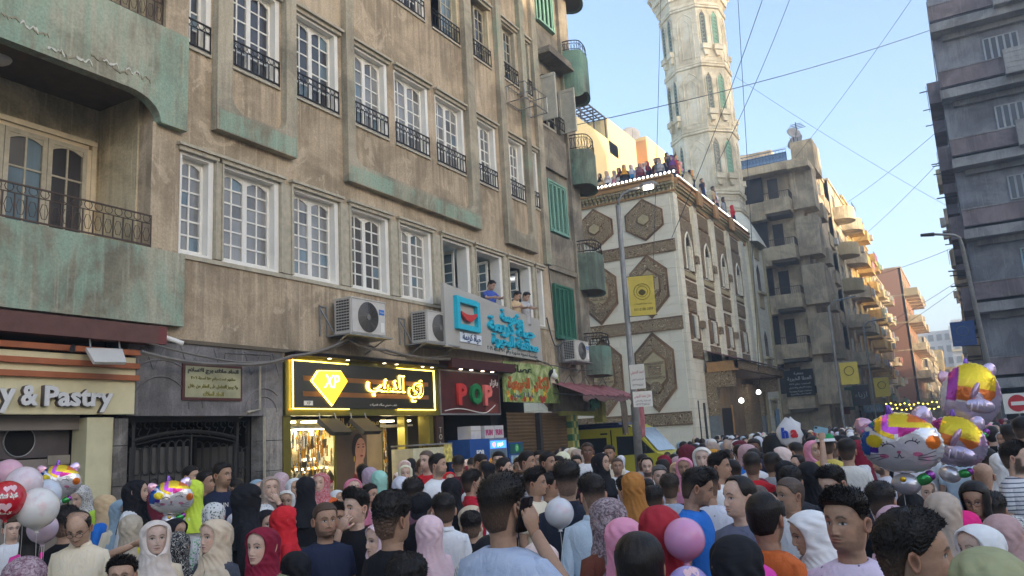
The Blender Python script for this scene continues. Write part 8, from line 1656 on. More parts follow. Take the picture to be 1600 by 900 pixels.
FAR=[(-1.1,15.93,1.56),(-0.32,16.38,1.64),(0.61,16.93,1.63),(-3.95,14.4,1.61),(-2.94,15.01,1.52),(-4.42,14.29,1.62),(-7.99,12.33,1.72),(-0.89,16.43,1.53),(-8.97,11.84,1.77),(-3.51,14.97,1.6),(-7.3,12.84,1.63),(-2.8,15.39,1.69),(0.07,17.01,1.73),(-6.38,13.43,1.58),(-1.95,15.94,1.54),(-8.6,12.21,1.76),(-2.3,15.89,1.6),(-1.46,16.39,1.59),(-0.67,16.9,1.7),(-4.25,14.93,1.6),(-3.46,15.44,1.53),(0.28,17.57,1.67),(-9.21,12.32,1.63),(-8.4,12.79,1.56),(-2.02,16.38,1.63),(-4.91,14.78,1.67),(-7.6,13.3,1.57),(-6.68,13.87,1.56),(-3.13,15.88,1.76),(-1.35,17.02,1.63),(-0.4,17.58,1.53),(-3.99,15.54,1.64),(-7.21,13.78,1.53),(-0.92,17.37,1.57),(0.48,18.13,1.72),(-4.53,15.36,1.57),(0.12,17.96,1.67),(-9.14,12.79,1.61),(-3.63,15.9,1.61),(-1.88,16.9,1.61),(-2.83,16.37,1.75),(-6.4,14.41,1.59),(-8.56,13.25,1.57),(0.87,18.6,1.73),(-5.09,15.32,1.54),(-6.9,14.26,1.78),(-4.15,15.87,1.74),(-3.37,16.33,1.76),(-1.4,17.52,1.54),(-7.73,13.97,1.68),(-2.41,16.98,1.7),(-0.55,18.13,1.73),(-7.52,14.24,1.66),(0.18,18.64,1.64),(-9.34,13.31,1.55),(-0.2,18.42,1.77),(-4.03,16.34,1.6),(-2.97,16.97,1.55),(-4.85,15.91,1.71),(-1.1,18.04,1.68),(0.7,19.08,1.63),(-2.18,17.53,1.61),(-8.53,13.98,1.67),(-8.15,14.26,1.55),(-4.53,16.33,1.54),(-8.96,13.87,1.52),(-7.27,14.82,1.76),(-2.69,17.47,1.56),(0.04,19.03,1.53),(-1.67,18.05,1.6),(0.96,19.54,1.61),(-3.46,17.08,1.64),(-5.43,16.03,1.56),(-6.42,15.48,1.56),(-0.96,18.56,1.61),(-5.0,16.33,1.54),(-7.75,14.78,1.6),(0.38,19.53,1.62),(-8.71,14.45,1.58),(-4.31,16.94,1.67),(-1.38,18.67,1.54),(-0.57,19.09,1.72),(-2.52,18.05,1.7),(-3.38,17.56,1.77),(-9.35,14.25,1.65),(-7.44,15.44,1.58),(-3.06,17.9,1.65),(-1.11,19.11,1.6),(-8.53,14.95,1.58),(-6.71,16.0,1.54),(-4.05,17.5,1.64),(-2.09,18.61,1.64),(-4.91,17.08,1.53),(-0.19,19.72,1.74),(0.67,20.23,1.76),(-7.97,15.44,1.59),(-1.68,18.98,1.65),(-3.49,17.99,1.77),(-5.42,17.01,1.53),(-2.61,18.58,1.6),(-7.26,15.99,1.58),(-4.54,17.52,1.67),(0.82,20.57,1.68),(-0.14,20.02,1.77),(-0.87,19.71,1.61),(-7.9,15.81,1.57),(-5.17,17.37,1.61),(-2.3,19.09,1.56),(-5.98,17.05,1.55),(-8.81,15.46,1.65),(0.32,20.61,1.64),(-0.69,20.06,1.59),(-1.66,19.51,1.72),(-3.45,18.56,1.72),(-4.26,18.1,1.77),(-3.8,18.49,1.55),(0.75,21.1,1.69),(-1.05,20.17,1.55),(-2.07,19.62,1.73),(-0.28,20.7,1.52),(-2.99,19.2,1.66),(-4.95,18.11,1.71),(-8.88,15.91,1.64),(-4.37,18.43,1.77),(-5.79,17.63,1.75),(-8.11,16.42,1.56),(-5.26,18.02,1.77),(0.97,21.6,1.69),(-1.78,20.09,1.63),(-0.82,20.66,1.55),(-3.59,19.13,1.66),(-2.78,19.67,1.64),(-0.08,21.18,1.68),(-5.84,18.0,1.53),(-8.78,16.39,1.57),(0.38,21.62,1.56),(-1.63,20.52,1.67),(-4.11,19.13,1.77),(-0.5,21.18,1.77),(-3.45,19.58,1.54),(-5.15,18.6,1.67),(-7.9,17.11,1.56),(-9.26,16.41,1.58),(-2.53,20.23,1.54),(-1.94,20.58,1.67),(-3.96,19.46,1.74),(-5.66,18.58,1.53),(-7.57,17.53,1.59),(-4.93,19.06,1.61),(-1.15,21.2,1.62),(-8.91,16.92,1.59),(-3.07,20.21,1.68),(-0.4,21.75,1.77),(-4.5,19.5,1.59),(0.45,22.27,1.7),(-5.34,19.08,1.67),(-3.7,20.09,1.54),(-1.81,21.11,1.74),(0.16,22.23,1.74),(-0.9,21.8,1.6),(0.86,22.78,1.67),(-2.83,20.77,1.55),(-8.7,17.46,1.77),(-0.53,22.12,1.64),(-5.96,19.14,1.68),(1.11,23.12,1.77),(-4.13,20.23,1.61),(-2.37,21.23,1.65),(-5.15,19.65,1.74),(0.28,22.74,1.69),(-1.57,21.69,1.77),(-9.29,17.4,1.59),(-3.37,20.72,1.76),(-8.44,17.95,1.55),(-2.04,21.55,1.72),(-3.91,20.55,1.63),(-4.95,20.05,1.56),(-2.97,21.15,1.68),(-1.18,22.24,1.57),(0.72,23.32,1.76),(-5.83,19.69,1.74),(-0.33,22.85,1.54),(-9.03,17.98,1.62),(1.0,23.66,1.72),(-6.2,19.63,1.62),(-0.8,22.7,1.53),(-4.36,20.68,1.71),(-1.71,22.31,1.62),(-2.75,21.78,1.53),(-3.61,21.28,1.65),(-0.02,23.36,1.54),(-5.53,20.21,1.71),(-4.21,21.03,1.73),(-5.13,20.56,1.54),(-2.26,22.16,1.64),(0.33,23.66,1.75),(-0.65,23.18,1.54),(-1.47,22.71,1.72),(-3.26,21.75,1.54),(-6.14,20.2,1.77),(-5.55,20.65,1.73),(-0.35,23.65,1.68),(-3.82,21.72,1.62),(-4.92,21.09,1.67),(-2.91,22.24,1.71),(0.63,24.28,1.65),(-1.21,23.23,1.7),(-9.42,18.63,1.7),(-2.22,22.76,1.67),(-5.34,21.07,1.54),(-6.2,20.61,1.7),(-2.63,22.62,1.71),(-1.76,23.14,1.62),(-4.35,21.66,1.75),(-0.92,23.65,1.63),(-3.6,22.24,1.61),(0.09,24.31,1.77),(-4.19,22.08,1.67),(0.75,24.88,1.72),(-4.96,21.7,1.71),(-9.48,19.16,1.72),(-1.42,23.79,1.54),(-6.15,21.12,1.58),(-2.34,23.28,1.68),(0.24,24.73,1.74),(-3.15,22.83,1.73),(-6.89,20.73,1.7),(-0.52,24.42,1.55),(1.11,25.33,1.66),(-6.56,21.16,1.6),(-3.98,22.6,1.75),(-3.14,23.14,1.69),(-0.24,24.79,1.61),(-4.85,22.23,1.57),(-1.21,24.32,1.68),(-5.79,21.8,1.56),(-2.06,23.88,1.72),(0.63,25.43,1.77),(-2.56,23.66,1.73),(-8.85,20.2,1.54),(-1.79,24.17,1.65),(-3.55,23.22,1.58),(-4.49,22.71,1.55),(-6.24,21.73,1.57),(0.99,25.83,1.54),(0.04,25.26,1.74),(-5.3,22.32,1.64),(-0.85,24.92,1.53),(-6.94,21.64,1.6),(-3.31,23.68,1.75),(-5.09,22.72,1.71),(-5.85,22.33,1.56),(-2.29,24.33,1.62),(1.3,26.38,1.68),(-1.6,24.78,1.55),(-0.6,25.34,1.63),(0.34,25.89,1.55),(-3.85,23.67,1.54),(-4.33,23.38,1.72),(-1.13,25.22,1.58),(-6.5,22.21,1.64),(-2.07,24.75,1.75),(-4.82,23.24,1.64),(-5.76,22.77,1.53),(-3.12,24.26,1.53),(0.64,26.34,1.75),(-6.14,22.62,1.55),(-0.25,25.97,1.69),(-7.21,22.07,1.69),(-4.58,23.72,1.57),(-3.5,24.33,1.71),(-1.79,25.34,1.58),(0.93,26.86,1.68),(-5.4,23.32,1.66),(-2.54,24.93,1.72),(0.05,26.46,1.58),(-0.94,25.88,1.7),(-6.79,22.69,1.71),(-5.85,23.31,1.69),(0.26,26.78,1.61),(-1.49,25.77,1.77),(-3.18,24.93,1.6),(-0.48,26.5,1.57),(-2.4,25.41,1.59),(-6.46,23.12,1.64),(-4.26,24.35,1.75),(-5.15,23.91,1.78),(1.06,27.47,1.56),(-7.48,22.7,1.54),(-5.63,23.69,1.77),(-2.93,25.34,1.7),(-4.01,24.77,1.59),(-1.15,26.35,1.77),(-0.41,26.86,1.62),(-4.8,24.39,1.76),(-2.06,25.96,1.71),(0.61,27.53,1.65),(-7.17,23.13,1.76),(-5.27,24.4,1.71),(-6.36,23.83,1.55),(-4.44,24.89,1.76),(0.96,27.98,1.58),(-2.71,25.91,1.77),(-3.56,25.43,1.78),(0.09,27.52,1.69),(-1.72,26.49,1.75),(-1.05,26.98,1.71),(-5.13,24.75,1.64),(0.4,27.88,1.62),(-0.68,27.32,1.52),(-6.13,24.22,1.73),(-1.39,26.88,1.78),(-7.69,23.36,1.66),(-2.46,26.36,1.75),(1.08,28.39,1.6),(-6.96,23.84,1.68),(-4.34,25.34,1.73),(-5.61,24.68,1.53),(-4.64,25.21,1.61),(-3.37,25.95,1.57),(-3.84,25.76,1.58),(-7.37,23.78,1.63),(-2.98,26.29,1.57),(-6.72,24.19,1.57),(0.72,28.4,1.53),(-2.14,26.84,1.61),(-0.18,28.0,1.71),(-1.3,27.49,1.54),(-6.21,24.76,1.73),(-2.58,26.83,1.68),(-4.5,25.81,1.72),(0.08,28.43,1.6),(-7.2,24.33,1.63),(-3.47,26.46,1.74),(0.91,29.04,1.53),(-4.95,25.74,1.61),(-5.88,25.25,1.54),(-0.81,28.08,1.78),(-5.53,25.45,1.69),(-6.78,24.76,1.75),(-4.15,26.26,1.77),(-1.94,27.53,1.73),(-0.5,28.42,1.64),(1.32,29.48,1.59),(0.34,28.96,1.78),(-3.34,26.99,1.59),(-1.44,28.04,1.69),(-2.39,27.51,1.76),(0.56,29.39,1.54),(-3.89,26.89,1.6),(-5.69,25.91,1.58),(-2.98,27.44,1.65),(-7.49,24.9,1.65),(-1.24,28.41,1.73),(-6.65,25.38,1.68),(-4.93,26.38,1.77),(-2.01,28.07,1.78),(-6.28,25.73,1.58),(-0.35,29.11,1.65),(-4.51,26.77,1.71),(-0.76,28.97,1.66),(-5.34,26.42,1.56),(-3.64,27.38,1.74),(-0.06,29.45,1.62),(0.99,30.08,1.53),(-2.86,27.94,1.58),(-7.3,25.46,1.65),(-1.81,28.59,1.54),(0.45,29.92,1.68),(-1.46,28.86,1.63),(-2.33,28.34,1.77),(-3.27,27.81,1.77),(-6.83,25.95,1.66),(-0.65,29.42,1.76),(-5.06,27.01,1.63),(-6.07,26.46,1.64),(1.11,30.54,1.71),(-5.6,26.79,1.72),(-6.49,26.32,1.63),(-4.36,27.55,1.65),(-1.09,29.42,1.62),(-4.81,27.37,1.67),(0.71,30.49,1.73),(-0.42,29.92,1.78),(-2.11,29.02,1.58),(-3.8,28.08,1.63),(-3.07,28.56,1.55),(1.44,31.14,1.68),(1.05,30.95,1.56),(-6.25,26.9,1.59),(-7.25,26.34,1.61),(0.07,30.5,1.56),(-2.67,28.96,1.59),(-4.52,27.93,1.53),(-0.96,30.02,1.71),(-3.59,28.59,1.57),(-5.48,27.53,1.59),(-1.87,29.63,1.55),(-0.51,30.48,1.67),(-6.91,26.87,1.71),(-4.1,28.52,1.53),(1.24,31.51,1.71),(-5.14,27.98,1.57),(-1.62,29.95,1.74),(-2.3,29.63,1.6),(-5.97,27.55,1.74),(-3.41,29.1,1.68),(-5.65,27.86,1.69),(-1.09,30.46,1.7),(0.17,31.2,1.56),(-3.78,28.98,1.67),(-0.18,31.03,1.75),(-1.99,30.09,1.68),(-3.03,29.5,1.74),(-4.81,28.59,1.62),(0.62,31.67,1.59),(-6.67,27.55,1.76),(-6.28,27.86,1.7),(-7.19,27.38,1.67),(-0.89,30.97,1.57),(-2.8,29.92,1.55),(-3.76,29.43,1.65),(-5.46,28.49,1.57),(0.95,32.12,1.54),(-4.51,29.06,1.69),(-7.68,27.38,1.6),(-1.9,30.66,1.63),(-0.11,31.7,1.62),(-3.17,29.99,1.61),(-1.4,31.02,1.59),(-6.95,27.87,1.74),(-4.05,29.56,1.54),(-5.91,28.52,1.59),(-2.47,30.49,1.59),(1.08,32.53,1.66),(0.17,31.99,1.76),(-5.11,29.05,1.64),(-0.66,31.59,1.68),(-8.26,27.44,1.67),(-6.46,28.45,1.72),(-3.88,30.0,1.71),(-2.06,31.06,1.58),(-4.67,29.62,1.54),(-5.77,29.02,1.69),(-7.52,28.07,1.58),(-3.16,30.51,1.72),(-0.24,32.21,1.7),(-1.33,31.66,1.53),(0.59,32.73,1.57),(-6.19,28.94,1.52),(-1.67,31.46,1.66),(-8.97,27.39,1.6),(1.37,33.24,1.75),(-7.96,27.98,1.76),(-0.75,32.11,1.69),(-4.42,30.08,1.56),(-7.33,28.45,1.57),(-2.62,31.12,1.54),(-3.56,30.56,1.75),(-5.5,29.48,1.76),(0.94,33.15,1.74),(-8.71,27.82,1.52),(-4.06,30.56,1.59),(-0.16,32.78,1.57),(-3.26,31.02,1.62),(-7.85,28.45,1.69),(-5.98,29.51,1.71),(-6.84,29.06,1.77),(-2.53,31.57,1.62),(-5.03,30.16,1.7),(-7.45,28.88,1.57),(-4.69,30.42,1.78),(-0.75,32.7,1.53),(-1.59,32.2,1.65),(1.1,33.74,1.58),(0.15,33.21,1.59),(-3.79,31.06,1.52),(-2.87,31.59,1.68),(1.62,34.15,1.55),(-0.32,33.06,1.71),(-8.52,28.46,1.62),(0.65,33.68,1.77),(-2.23,32.08,1.66),(-8.87,28.35,1.74),(-1.19,32.71,1.73),(-6.69,29.65,1.59),(-6.24,29.92,1.54),(-5.75,30.17,1.66),(-7.34,29.38,1.54),(-3.68,31.47,1.63),(0.99,34.13,1.57),(-8.2,28.92,1.77),(-5.32,30.58,1.76),(-4.5,31.13,1.78),(0.04,33.74,1.57),(-2.83,32.1,1.75),(-8.59,28.88,1.66),(-1.01,33.18,1.55),(-1.85,32.74,1.58),(-6.88,29.93,1.58),(-7.71,29.44,1.76),(-3.27,31.99,1.62),(-4.22,31.54,1.57),(-6.01,30.57,1.68),(0.25,34.17,1.58),(-5.22,31.12,1.53),(-1.55,33.21,1.62),(-5.61,30.95,1.77),(-2.55,32.7,1.68),(-9.26,28.95,1.61),(1.21,34.87,1.53),(-1.17,33.56,1.59),(-0.72,33.8,1.7),(-4.77,31.53,1.68),(-7.49,30.02,1.66),(-6.53,30.56,1.71),(-1.97,33.18,1.72),(-3.96,32.06,1.73),(-8.33,29.63,1.56),(0.56,34.76,1.65),(-0.42,34.23,1.56),(-5.33,31.48,1.56),(-3.08,32.75,1.62),(-7.07,30.51,1.65),(-1.73,33.56,1.55),(1.37,35.36,1.73),(-9.02,29.54,1.61),(-6.42,31.01,1.57),(0.93,35.16,1.64),(-3.58,32.65,1.61),(-4.63,32.06,1.68),(-0.79,34.24,1.64),(-2.69,33.22,1.58),(-8.2,30.16,1.73),(-0.1,34.74,1.76),(-2.25,33.61,1.53),(-9.47,29.58,1.6),(-7.91,30.44,1.66),(-6.92,31.01,1.72),(-1.42,34.14,1.67),(-4.1,32.62,1.73),(-8.64,30.08,1.7),(-0.63,34.7,1.67),(-5.01,32.23,1.7),(-3.22,33.27,1.7),(-6.07,31.73,1.54),(0.19,35.25,1.68),(-6.64,31.46,1.58),(-9.38,29.99,1.77),(-3.09,33.59,1.57),(-5.62,32.16,1.68),(-4.87,32.6,1.72),(-3.8,33.21,1.74),(-1.33,34.64,1.73),(-8.48,30.62,1.71),(-7.58,31.18,1.61),(-0.31,35.26,1.74),(-2.1,34.34,1.63),(-7.21,31.53,1.62),(-8.07,31.07,1.71),(-9.07,30.54,1.59),(-1.67,34.7,1.77),(-3.75,33.57,1.58),(-2.59,34.24,1.57),(-6.44,32.07,1.61),(-4.47,33.21,1.7),(-1.0,35.23,1.76),(-8.6,30.98,1.75),(-5.55,32.77,1.71),(-4.15,33.63,1.57),(-6.87,32.15,1.56),(-7.73,31.64,1.68),(-5.22,33.08,1.58),(-2.42,34.78,1.74),(-9.18,30.99,1.64),(-3.46,34.21,1.75),(-6.11,32.74,1.65),(-1.64,35.23,1.77),(-3.9,34.11,1.53),(-1.96,35.2,1.72),(-5.84,33.09,1.54),(-4.89,33.6,1.68),(-6.49,32.73,1.61),(-7.54,32.23,1.77),(-3.0,34.83,1.58),(-8.54,31.72,1.71),(-5.38,33.58,1.71),(-9.04,31.53,1.66),(-8.12,32.11,1.57),(-2.74,35.13,1.68),(-3.46,34.82,1.56),(-6.41,33.2,1.64),(-4.54,34.3,1.6),(-7.33,32.74,1.71),(-3.24,35.16,1.72),(-7.0,33.08,1.69),(-5.92,33.72,1.75),(-7.87,32.71,1.74),(-8.29,32.52,1.6),(-5.09,34.31,1.66),(-8.77,32.25,1.73),(-4.29,34.79,1.66),(-4.91,34.63,1.72),(-5.72,34.19,1.65),(-9.17,32.25,1.74),(-3.96,35.24,1.52),(-7.66,33.15,1.59),(-8.84,32.53,1.54),(-7.14,33.55,1.59),(-6.67,33.82,1.6),(-6.23,34.11,1.55),(-5.26,34.67,1.69),(-7.94,33.28,1.63),(-4.59,35.23,1.69),(-8.57,33.06,1.74),(-7.73,33.63,1.58),(-6.9,34.11,1.7),(-5.0,35.28,1.75),(-6.0,34.85,1.55),(-9.36,33.05,1.6),(-7.37,34.33,1.54),(-6.75,34.68,1.64),(-5.56,35.38,1.74),(-8.53,33.82,1.67),(-8.98,33.61,1.74),(-6.34,35.15,1.77),(-8.07,34.23,1.66),(-7.17,34.81,1.7),(-9.44,33.65,1.66),(-6.78,35.3,1.78),(-7.68,34.84,1.65),(-8.6,34.34,1.69),(-9.45,34.19,1.56),(-7.62,35.31,1.64),(-8.52,34.84,1.57),(-9.02,34.76,1.57),(-8.13,35.28,1.71),(-8.64,35.13,1.55),(-9.32,35.15,1.57)]
# ======================= the crowd ===========================================
KC=dict(black=(24,24,28),white=(214,214,218),offwhite=(200,196,188),cream=(206,192,168),plum=(104,70,82),pinkish=(196,150,160),lime=(156,186,62),limebright=(184,214,70),bk=(70,66,62),navy=(32,38,58),pink=(214,60,140),
 greyblue=(140,160,172),stone=(168,156,138),yellow=(190,176,48),lightbeige=(196,184,174),beige=(190,172,148),denim=(66,68,76),greywhite=(186,184,190),skyblue=(70,150,206),taupe=(150,132,120),maroon=(92,30,42),rosegrey=(170,140,144),
 redpink=(170,60,66),orange=(222,90,44),grey=(140,140,144),red=(190,36,44),burgundy=(118,24,46),olive=(110,114,84),mustard=(182,128,44),darkgrey=(52,52,56),green=(70,150,80),greenblack=(40,70,52),rosepink=(206,120,140),
 mint=(140,186,172),mauvegrey=(158,140,154),lightgrey=(188,188,196),palecream=(214,200,170),greyblack=(50,46,46),tan=(184,158,122),crimson=(170,30,48),paleblue=(158,168,186),blush=(206,184,176),blazer=(38,42,54),paleblue2=(176,192,222),
 brownplum=(84,68,72),rust=(104,60,46),pink2=(208,136,158),darkred=(146,36,46),rustgold=(158,106,52),brownish=(110,80,70),purple=(96,60,120),purple2=(120,100,160),blue=(40,104,184),slate=(96,100,118),orange2=(184,92,44),magenta=(206,60,150),
 maroongreen=(110,30,50),yellow2=(196,180,90),lilacpink=(200,184,200),olivegrey=(142,142,108),putty=(166,150,136),mauve=(176,146,158),hotpink=(204,36,112),dustyrose=(166,136,134),palewhite=(196,190,186),palepink=(214,176,180),stripe=(120,120,130),green_=(40,130,80),brown=(84,60,46),teal=(40,110,110),blue2=(60,80,150))
K=lambda n:tuple(min(.82,c*1.35) for c in srgb(*KC[n])[:3])+(1,)
pmat('pat_woven2',f_pat('woven'),.85)
for _n in list(M['pat_woven2'].node_tree.nodes):
    pass
HEADS={}
for i,(x,y,H,rz,lab,typ,head,hcol,top,skin,yaw,hp,ex) in enumerate(PEOPLE):
    ex=dict(ex); kid=bool(ex.pop('kid',0)); lod=0 if hp>=42 else 1
    hk=ex.pop('hk',{}); brown=False; hc=None
    if head in('hijab','niqab','cap','kufi','greencap'): hc=K({'green':'green_'}.get(hcol,hcol)) if hcol in KC or hcol=='green' else K('white')
    elif hcol=='brownhair': hc=(.06,.035,.02,1)
    elif hcol==1: hc=(.05,.047,.045,1)
    if ex.get('hcol')==1: hc=(.055,.052,.05,1)
    if ex.get('hcol')==2: hc=(.04,.028,.02,1)
    ex.pop('hcol',None)
    if ex.get('hmat')=='pat_woven2': ex['hmat']='scarf'
    arms=ex.pop('arms',('down','down')); tx=ex.pop('text_',None)
    if kid and 'hs' not in ex: ex['hs']=.92
    rr=random.Random(i*7+1)
    root,h=person(x,y,H,rz,lab,typ,{'greencap':'cap'}.get(head,head),K(top),hc,skin,yaw=yaw,arms=arms,lod=lod,seed=i,hk=hk,kid=kid,
        build=1.0 if typ=='f' else rr.uniform(.98,1.1),nose=rr.uniform(.8,1.15),legc=K(rr.choice(['navy','darkgrey','black','brown'])),**ex)
    HEADS[lab]=(root,h,rz,Vector((x,y,0)))
    if head=='greencap':
        a=np.linspace(-PI,PI,30,endpoint=False); A,Z=np.meshgrid(a,[.66,.80]); P_=h.surf(A,Z,.026,False); pm=PM(); pm.grid(h.place(P_)); pobj('cap_band',pm,'cloth',root,K('white'))
    if tx:
        off=Vector((x,y,0)); Mz=Matrix.Rotation(rz,4,'Z'); ob=text(tx,root,'white',lambda a,b,c:(a,-b,c),0,H-.235-.19,.128,.05,.002,width=.24,height=.045,name='printed_words')
        ob.location=(0,0,0)
        co=[v.co+off for v in ob.data.vertices]
        for v,c_ in zip(ob.data.vertices,co): v.co=c_
# ---- nearer part of the unlisted crowd: individuals that share meshes by kind
VAR=[]
def variant(k):
    r=random.Random(100+k); fem=k%2==1; skin=SKIN[('l','m','t','d')[k//2%4] if not fem else ('l','m','p','t')[k//2%4]]
    h=Head(1.65,0,r.choice([0,8,14]),0,1,fem,False,k,skin,beard=0 if fem else r.choice([0,.4,.8]),mus=0); pm=PM(); h.body(pm,30,32)
    sk,cl=body_parts(h,'x',('down','down'),.95 if fem else 1.03,'long' if fem else 'short',1,False,fem)
    for V,F,C_ in zip(sk.V,sk.F,sk.C): pm.V.append(V); pm.C.append(C_); pm.F.append(F+pm.n)
    pm.n+=sk.n; b=pm.mesh('body'); b.materials.append(M['skin']); c=cl.mesh('shirt'); c.materials.append(M['cloth'])
    if fem: hd=scarf(h,30,32,seed=k).mesh('headscarf'); hd.materials.append(M['scarf'])
    else: hd=hair(h,r.choice(['short','fade','buzz','curly','balding','short']),34,16,k,blades=120,hk=None).mesh('hair') if False else hair(h,('short','fade','buzz','short','balding','curly')[k//2%6],34,16,k).mesh('hair'); hd.materials.append(M['hair'])
    return fem,b,c,hd
VAR=[variant(k) for k in range(16)]
SCN=['black','offwhite','white','beige','taupe','greyblue','maroon','pink2','lightgrey','mustard','cream','blush','tan','rosegrey','black','burgundy']
SHN=['white','black','navy','grey','lightgrey','red','paleblue','white','white','black','olive','paleblue2','yellow2','blue','cream','offwhite']
def region(x,y):
    if x<-7.5 and y<16: return 'by the shops'
    if x<-6 and y<24: return 'near the shutters'
    if x<-5.5: return 'before the mosque'
    if x<-2: return 'mid square'
    return 'at the right'
def facing(rz):
    a=(rz+PI)%(2*PI)-PI; return 'facing us' if abs(a)<.8 else ('back turned' if abs(a)>2.3 else ('turned right' if a>0 else 'turned left'))
CN=dict(paleblue='pale blue',lightgrey='light grey',darkgrey='dark grey',greyblue='grey-blue',pink2='pink',olivegrey='olive',yellow2='yellow')
USED=set()
def cname(n): return CN.get(n,n)
for i,(x,y,H,rz) in enumerate(FILL):
    fem,b,c,hd=VAR[(i*5+3)%16]; r=random.Random(i)
    away=math.atan2(-x*-1,-y*1) if False else 0
    s=H/1.65
    for _try in range(60):
      hc=r.choice(SCN); tc=r.choice(SHN)
      lab=('woman in a %s scarf and %s top, %s, %s'%(cname(hc),cname(tc),facing(rz),region(x,y))) if fem else ('man in a %s shirt, %s, %s'%(cname(tc),facing(rz),region(x,y)))
      if lab not in USED: break
    USED.add(lab); root=thing('person',lab,'person',(x,y,0),'people standing in the crowded square',rz); root.scale=(s,s,s)
    for nm,me,col in (('body',b,None),('shirt' if not fem else 'blouse',c,K(tc)),('hair' if not fem else 'headscarf',hd,K(hc))):
        o=bpy.data.objects.new(nm,me); C.objects.link(o); o.parent=root
        if col: o.color=col
    if i<60:
        a,_=legs(fem); o=bpy.data.objects.new('trousers' if not fem else 'skirt',a); C.objects.link(o); o.parent=root; o.scale=(.96,.96,.96); o.color=K('darkgrey')
# ---- far crowd as one mass
rs=np.random.RandomState(9); fp=[tuple(p) for p in FAR]
for k in range(620):
    y=36+ (rs.rand()**1.5)*110; fp.append((rs.uniform(-8.3,.2) if y>41 else rs.uniform(-8.6,5),y,rs.uniform(1.5,1.8)))
for k in range(160): fp.append((rs.uniform(-7,9),rs.uniform(24,36),rs.uniform(1.5,1.8)))
pm=PM(); LIN=lambda n:np.array(K(n))
for (x,y,H) in fp:
    fem=rs.rand()<.45; an=rs.uniform(0,6.28); ca,sa=math.cos(an),math.sin(an); sk=np.append(np.array(SKIN[rs.choice(list('lmtd'))]),1)
    a=np.linspace(0,2*PI,12,endpoint=False); zz=np.array([0,.12,.3,.5,.7,.88,.97,1.0]); A,Z=np.meshgrid(a,zz)
    rx=np.interp(Z,[0,.3,.6,.8,.95,1],[.05,.068,.078,.07,.04,0])+(.015 if fem else .004); ry=np.interp(Z,[0,.3,.6,.8,.95,1],[.07,.095,.105,.09,.05,0])+(.012 if fem else .004)
    X=rx*np.sin(A); Y=-ry*np.cos(A); Y=Y-.018*G(A,.25)*G(Z-.32,.12)-.018*G(A-2*PI,.25)*G(Z-.32,.12)
    P_=np.stack([X*ca-Y*sa,X*sa+Y*ca,Z*HH+H-HH],-1)+np.array([x,y,0]); hairc=np.array((.02,.016,.014,1)); sc=LIN(SCN[rs.randint(16)])
    AA=np.where(A>PI,2*PI-A,A); face=(AA<.95)&(Z<(.78 if not fem else .75))&(Z>(-.1 if not fem else .02)); neck=(Z<.3)&(~face)
    C_=np.where(face[...,None],sk,(sc if fem else np.where((Z<.35)[...,None],sk,hairc))); pm.grid(P_,C_)
    tc=LIN(SHN[rs.randint(16)]) if not (fem and rs.rand()<.5) else sc
    t=np.linspace(0,2*PI,8,endpoint=False); D=[(-.02,.055),(.07,.075),(.1,.15),(.16,.21),(.45,.20),(.8,.2),(1.35,.2)]
    rows=[]
    for d,rr_ in D:
        xx=rr_*np.cos(t); yy=rr_*.55*np.sin(t) if d>.05 else rr_*np.sin(t); rows.append(np.stack([x+xx*ca-yy*sa,y+xx*sa+yy*ca,np.full(8,max(H-HH-d,.02))],-1))
    cc=np.ones((7,8,4)); cc[:]=tc; cc[0]=sc if fem else sk; pm.grid(np.array(rows),cc)
me=pm.mesh('distant_crowd'); me.materials.append(M['skin'] if False else M['skin']); o=bpy.data.objects.new('distant_crowd',me); C.objects.link(o); tag(o,'dense mass of far people filling the square and the side street','crowd',kind='stuff')
# ---- people on the mosque roof and at the office window
def simple(x,y,z,H,rz,lab,k,hc,tc,group,arms=None):
    fem,b,c,hd=VAR[k]; s=H/1.65; root=thing('person',lab,'person',(x,y,z),group,rz); root.scale=(s,s,s)
    for nm,me,col in (('body',b,None),('shirt' if not fem else 'blouse',c,K(tc)),('hair' if not fem else 'headscarf',hd,K(hc))):
        o=bpy.data.objects.new(nm,me); C.objects.link(o); o.parent=root
        if col: o.color=col
    a,_=legs(fem); o=bpy.data.objects.new('trousers' if not fem else 'skirt',a); C.objects.link(o); o.parent=root; o.scale=(.96,)*3; o.color=K('navy')
    return root
ro='people watching from the mosque roof'
for i,(x,y,hc,tc,k) in enumerate(((-14.7,.6,'black','tan',3),(-14.05,.9,'beige','pink2',5),(-13.45,.7,'mustard','black',7),(-12.9,.95,'black','white',0),(-12.45,.8,'white','grey',9),(-11.75,.9,'black','olive',2))):
    simple(x+.2,YM+y,13.2,1.5+.1*(i%3),.3*(i%3-1),'person with %s head and %s top on the mosque roof front edge'%(cname(hc),cname(tc)),k,hc,tc,ro)
for i,(y,hc,tc,k) in enumerate(((1.4,'tan','navy',1),(2.5,'black','yellow2',4),(4.6,'mustard','maroon',3),(6.6,'black','blue',6),(9.1,'white','pink2',5))):
    simple(-11.1,YM+y,13.55,1.5+.08*(i%3),PI/2+.2,'person with %s top and %s head on the mosque roof side edge'%(cname(tc),cname(hc)),k,hc,tc,ro)
front=[(-14.3,'taupe','lightgrey',1),(-13.75,'maroon','white',3),(-13.2,'lightgrey','skyblue',5),(-12.6,'plum','maroon',7),(-12.3,'burgundy','navy',9),(-11.95,'navy','maroon',2),(-11.6,'grey','grey',1),(-11.35,'navy','navy',4),(-11.15,'black','darkgrey',3),(-10.98,'purple','plum',5)]
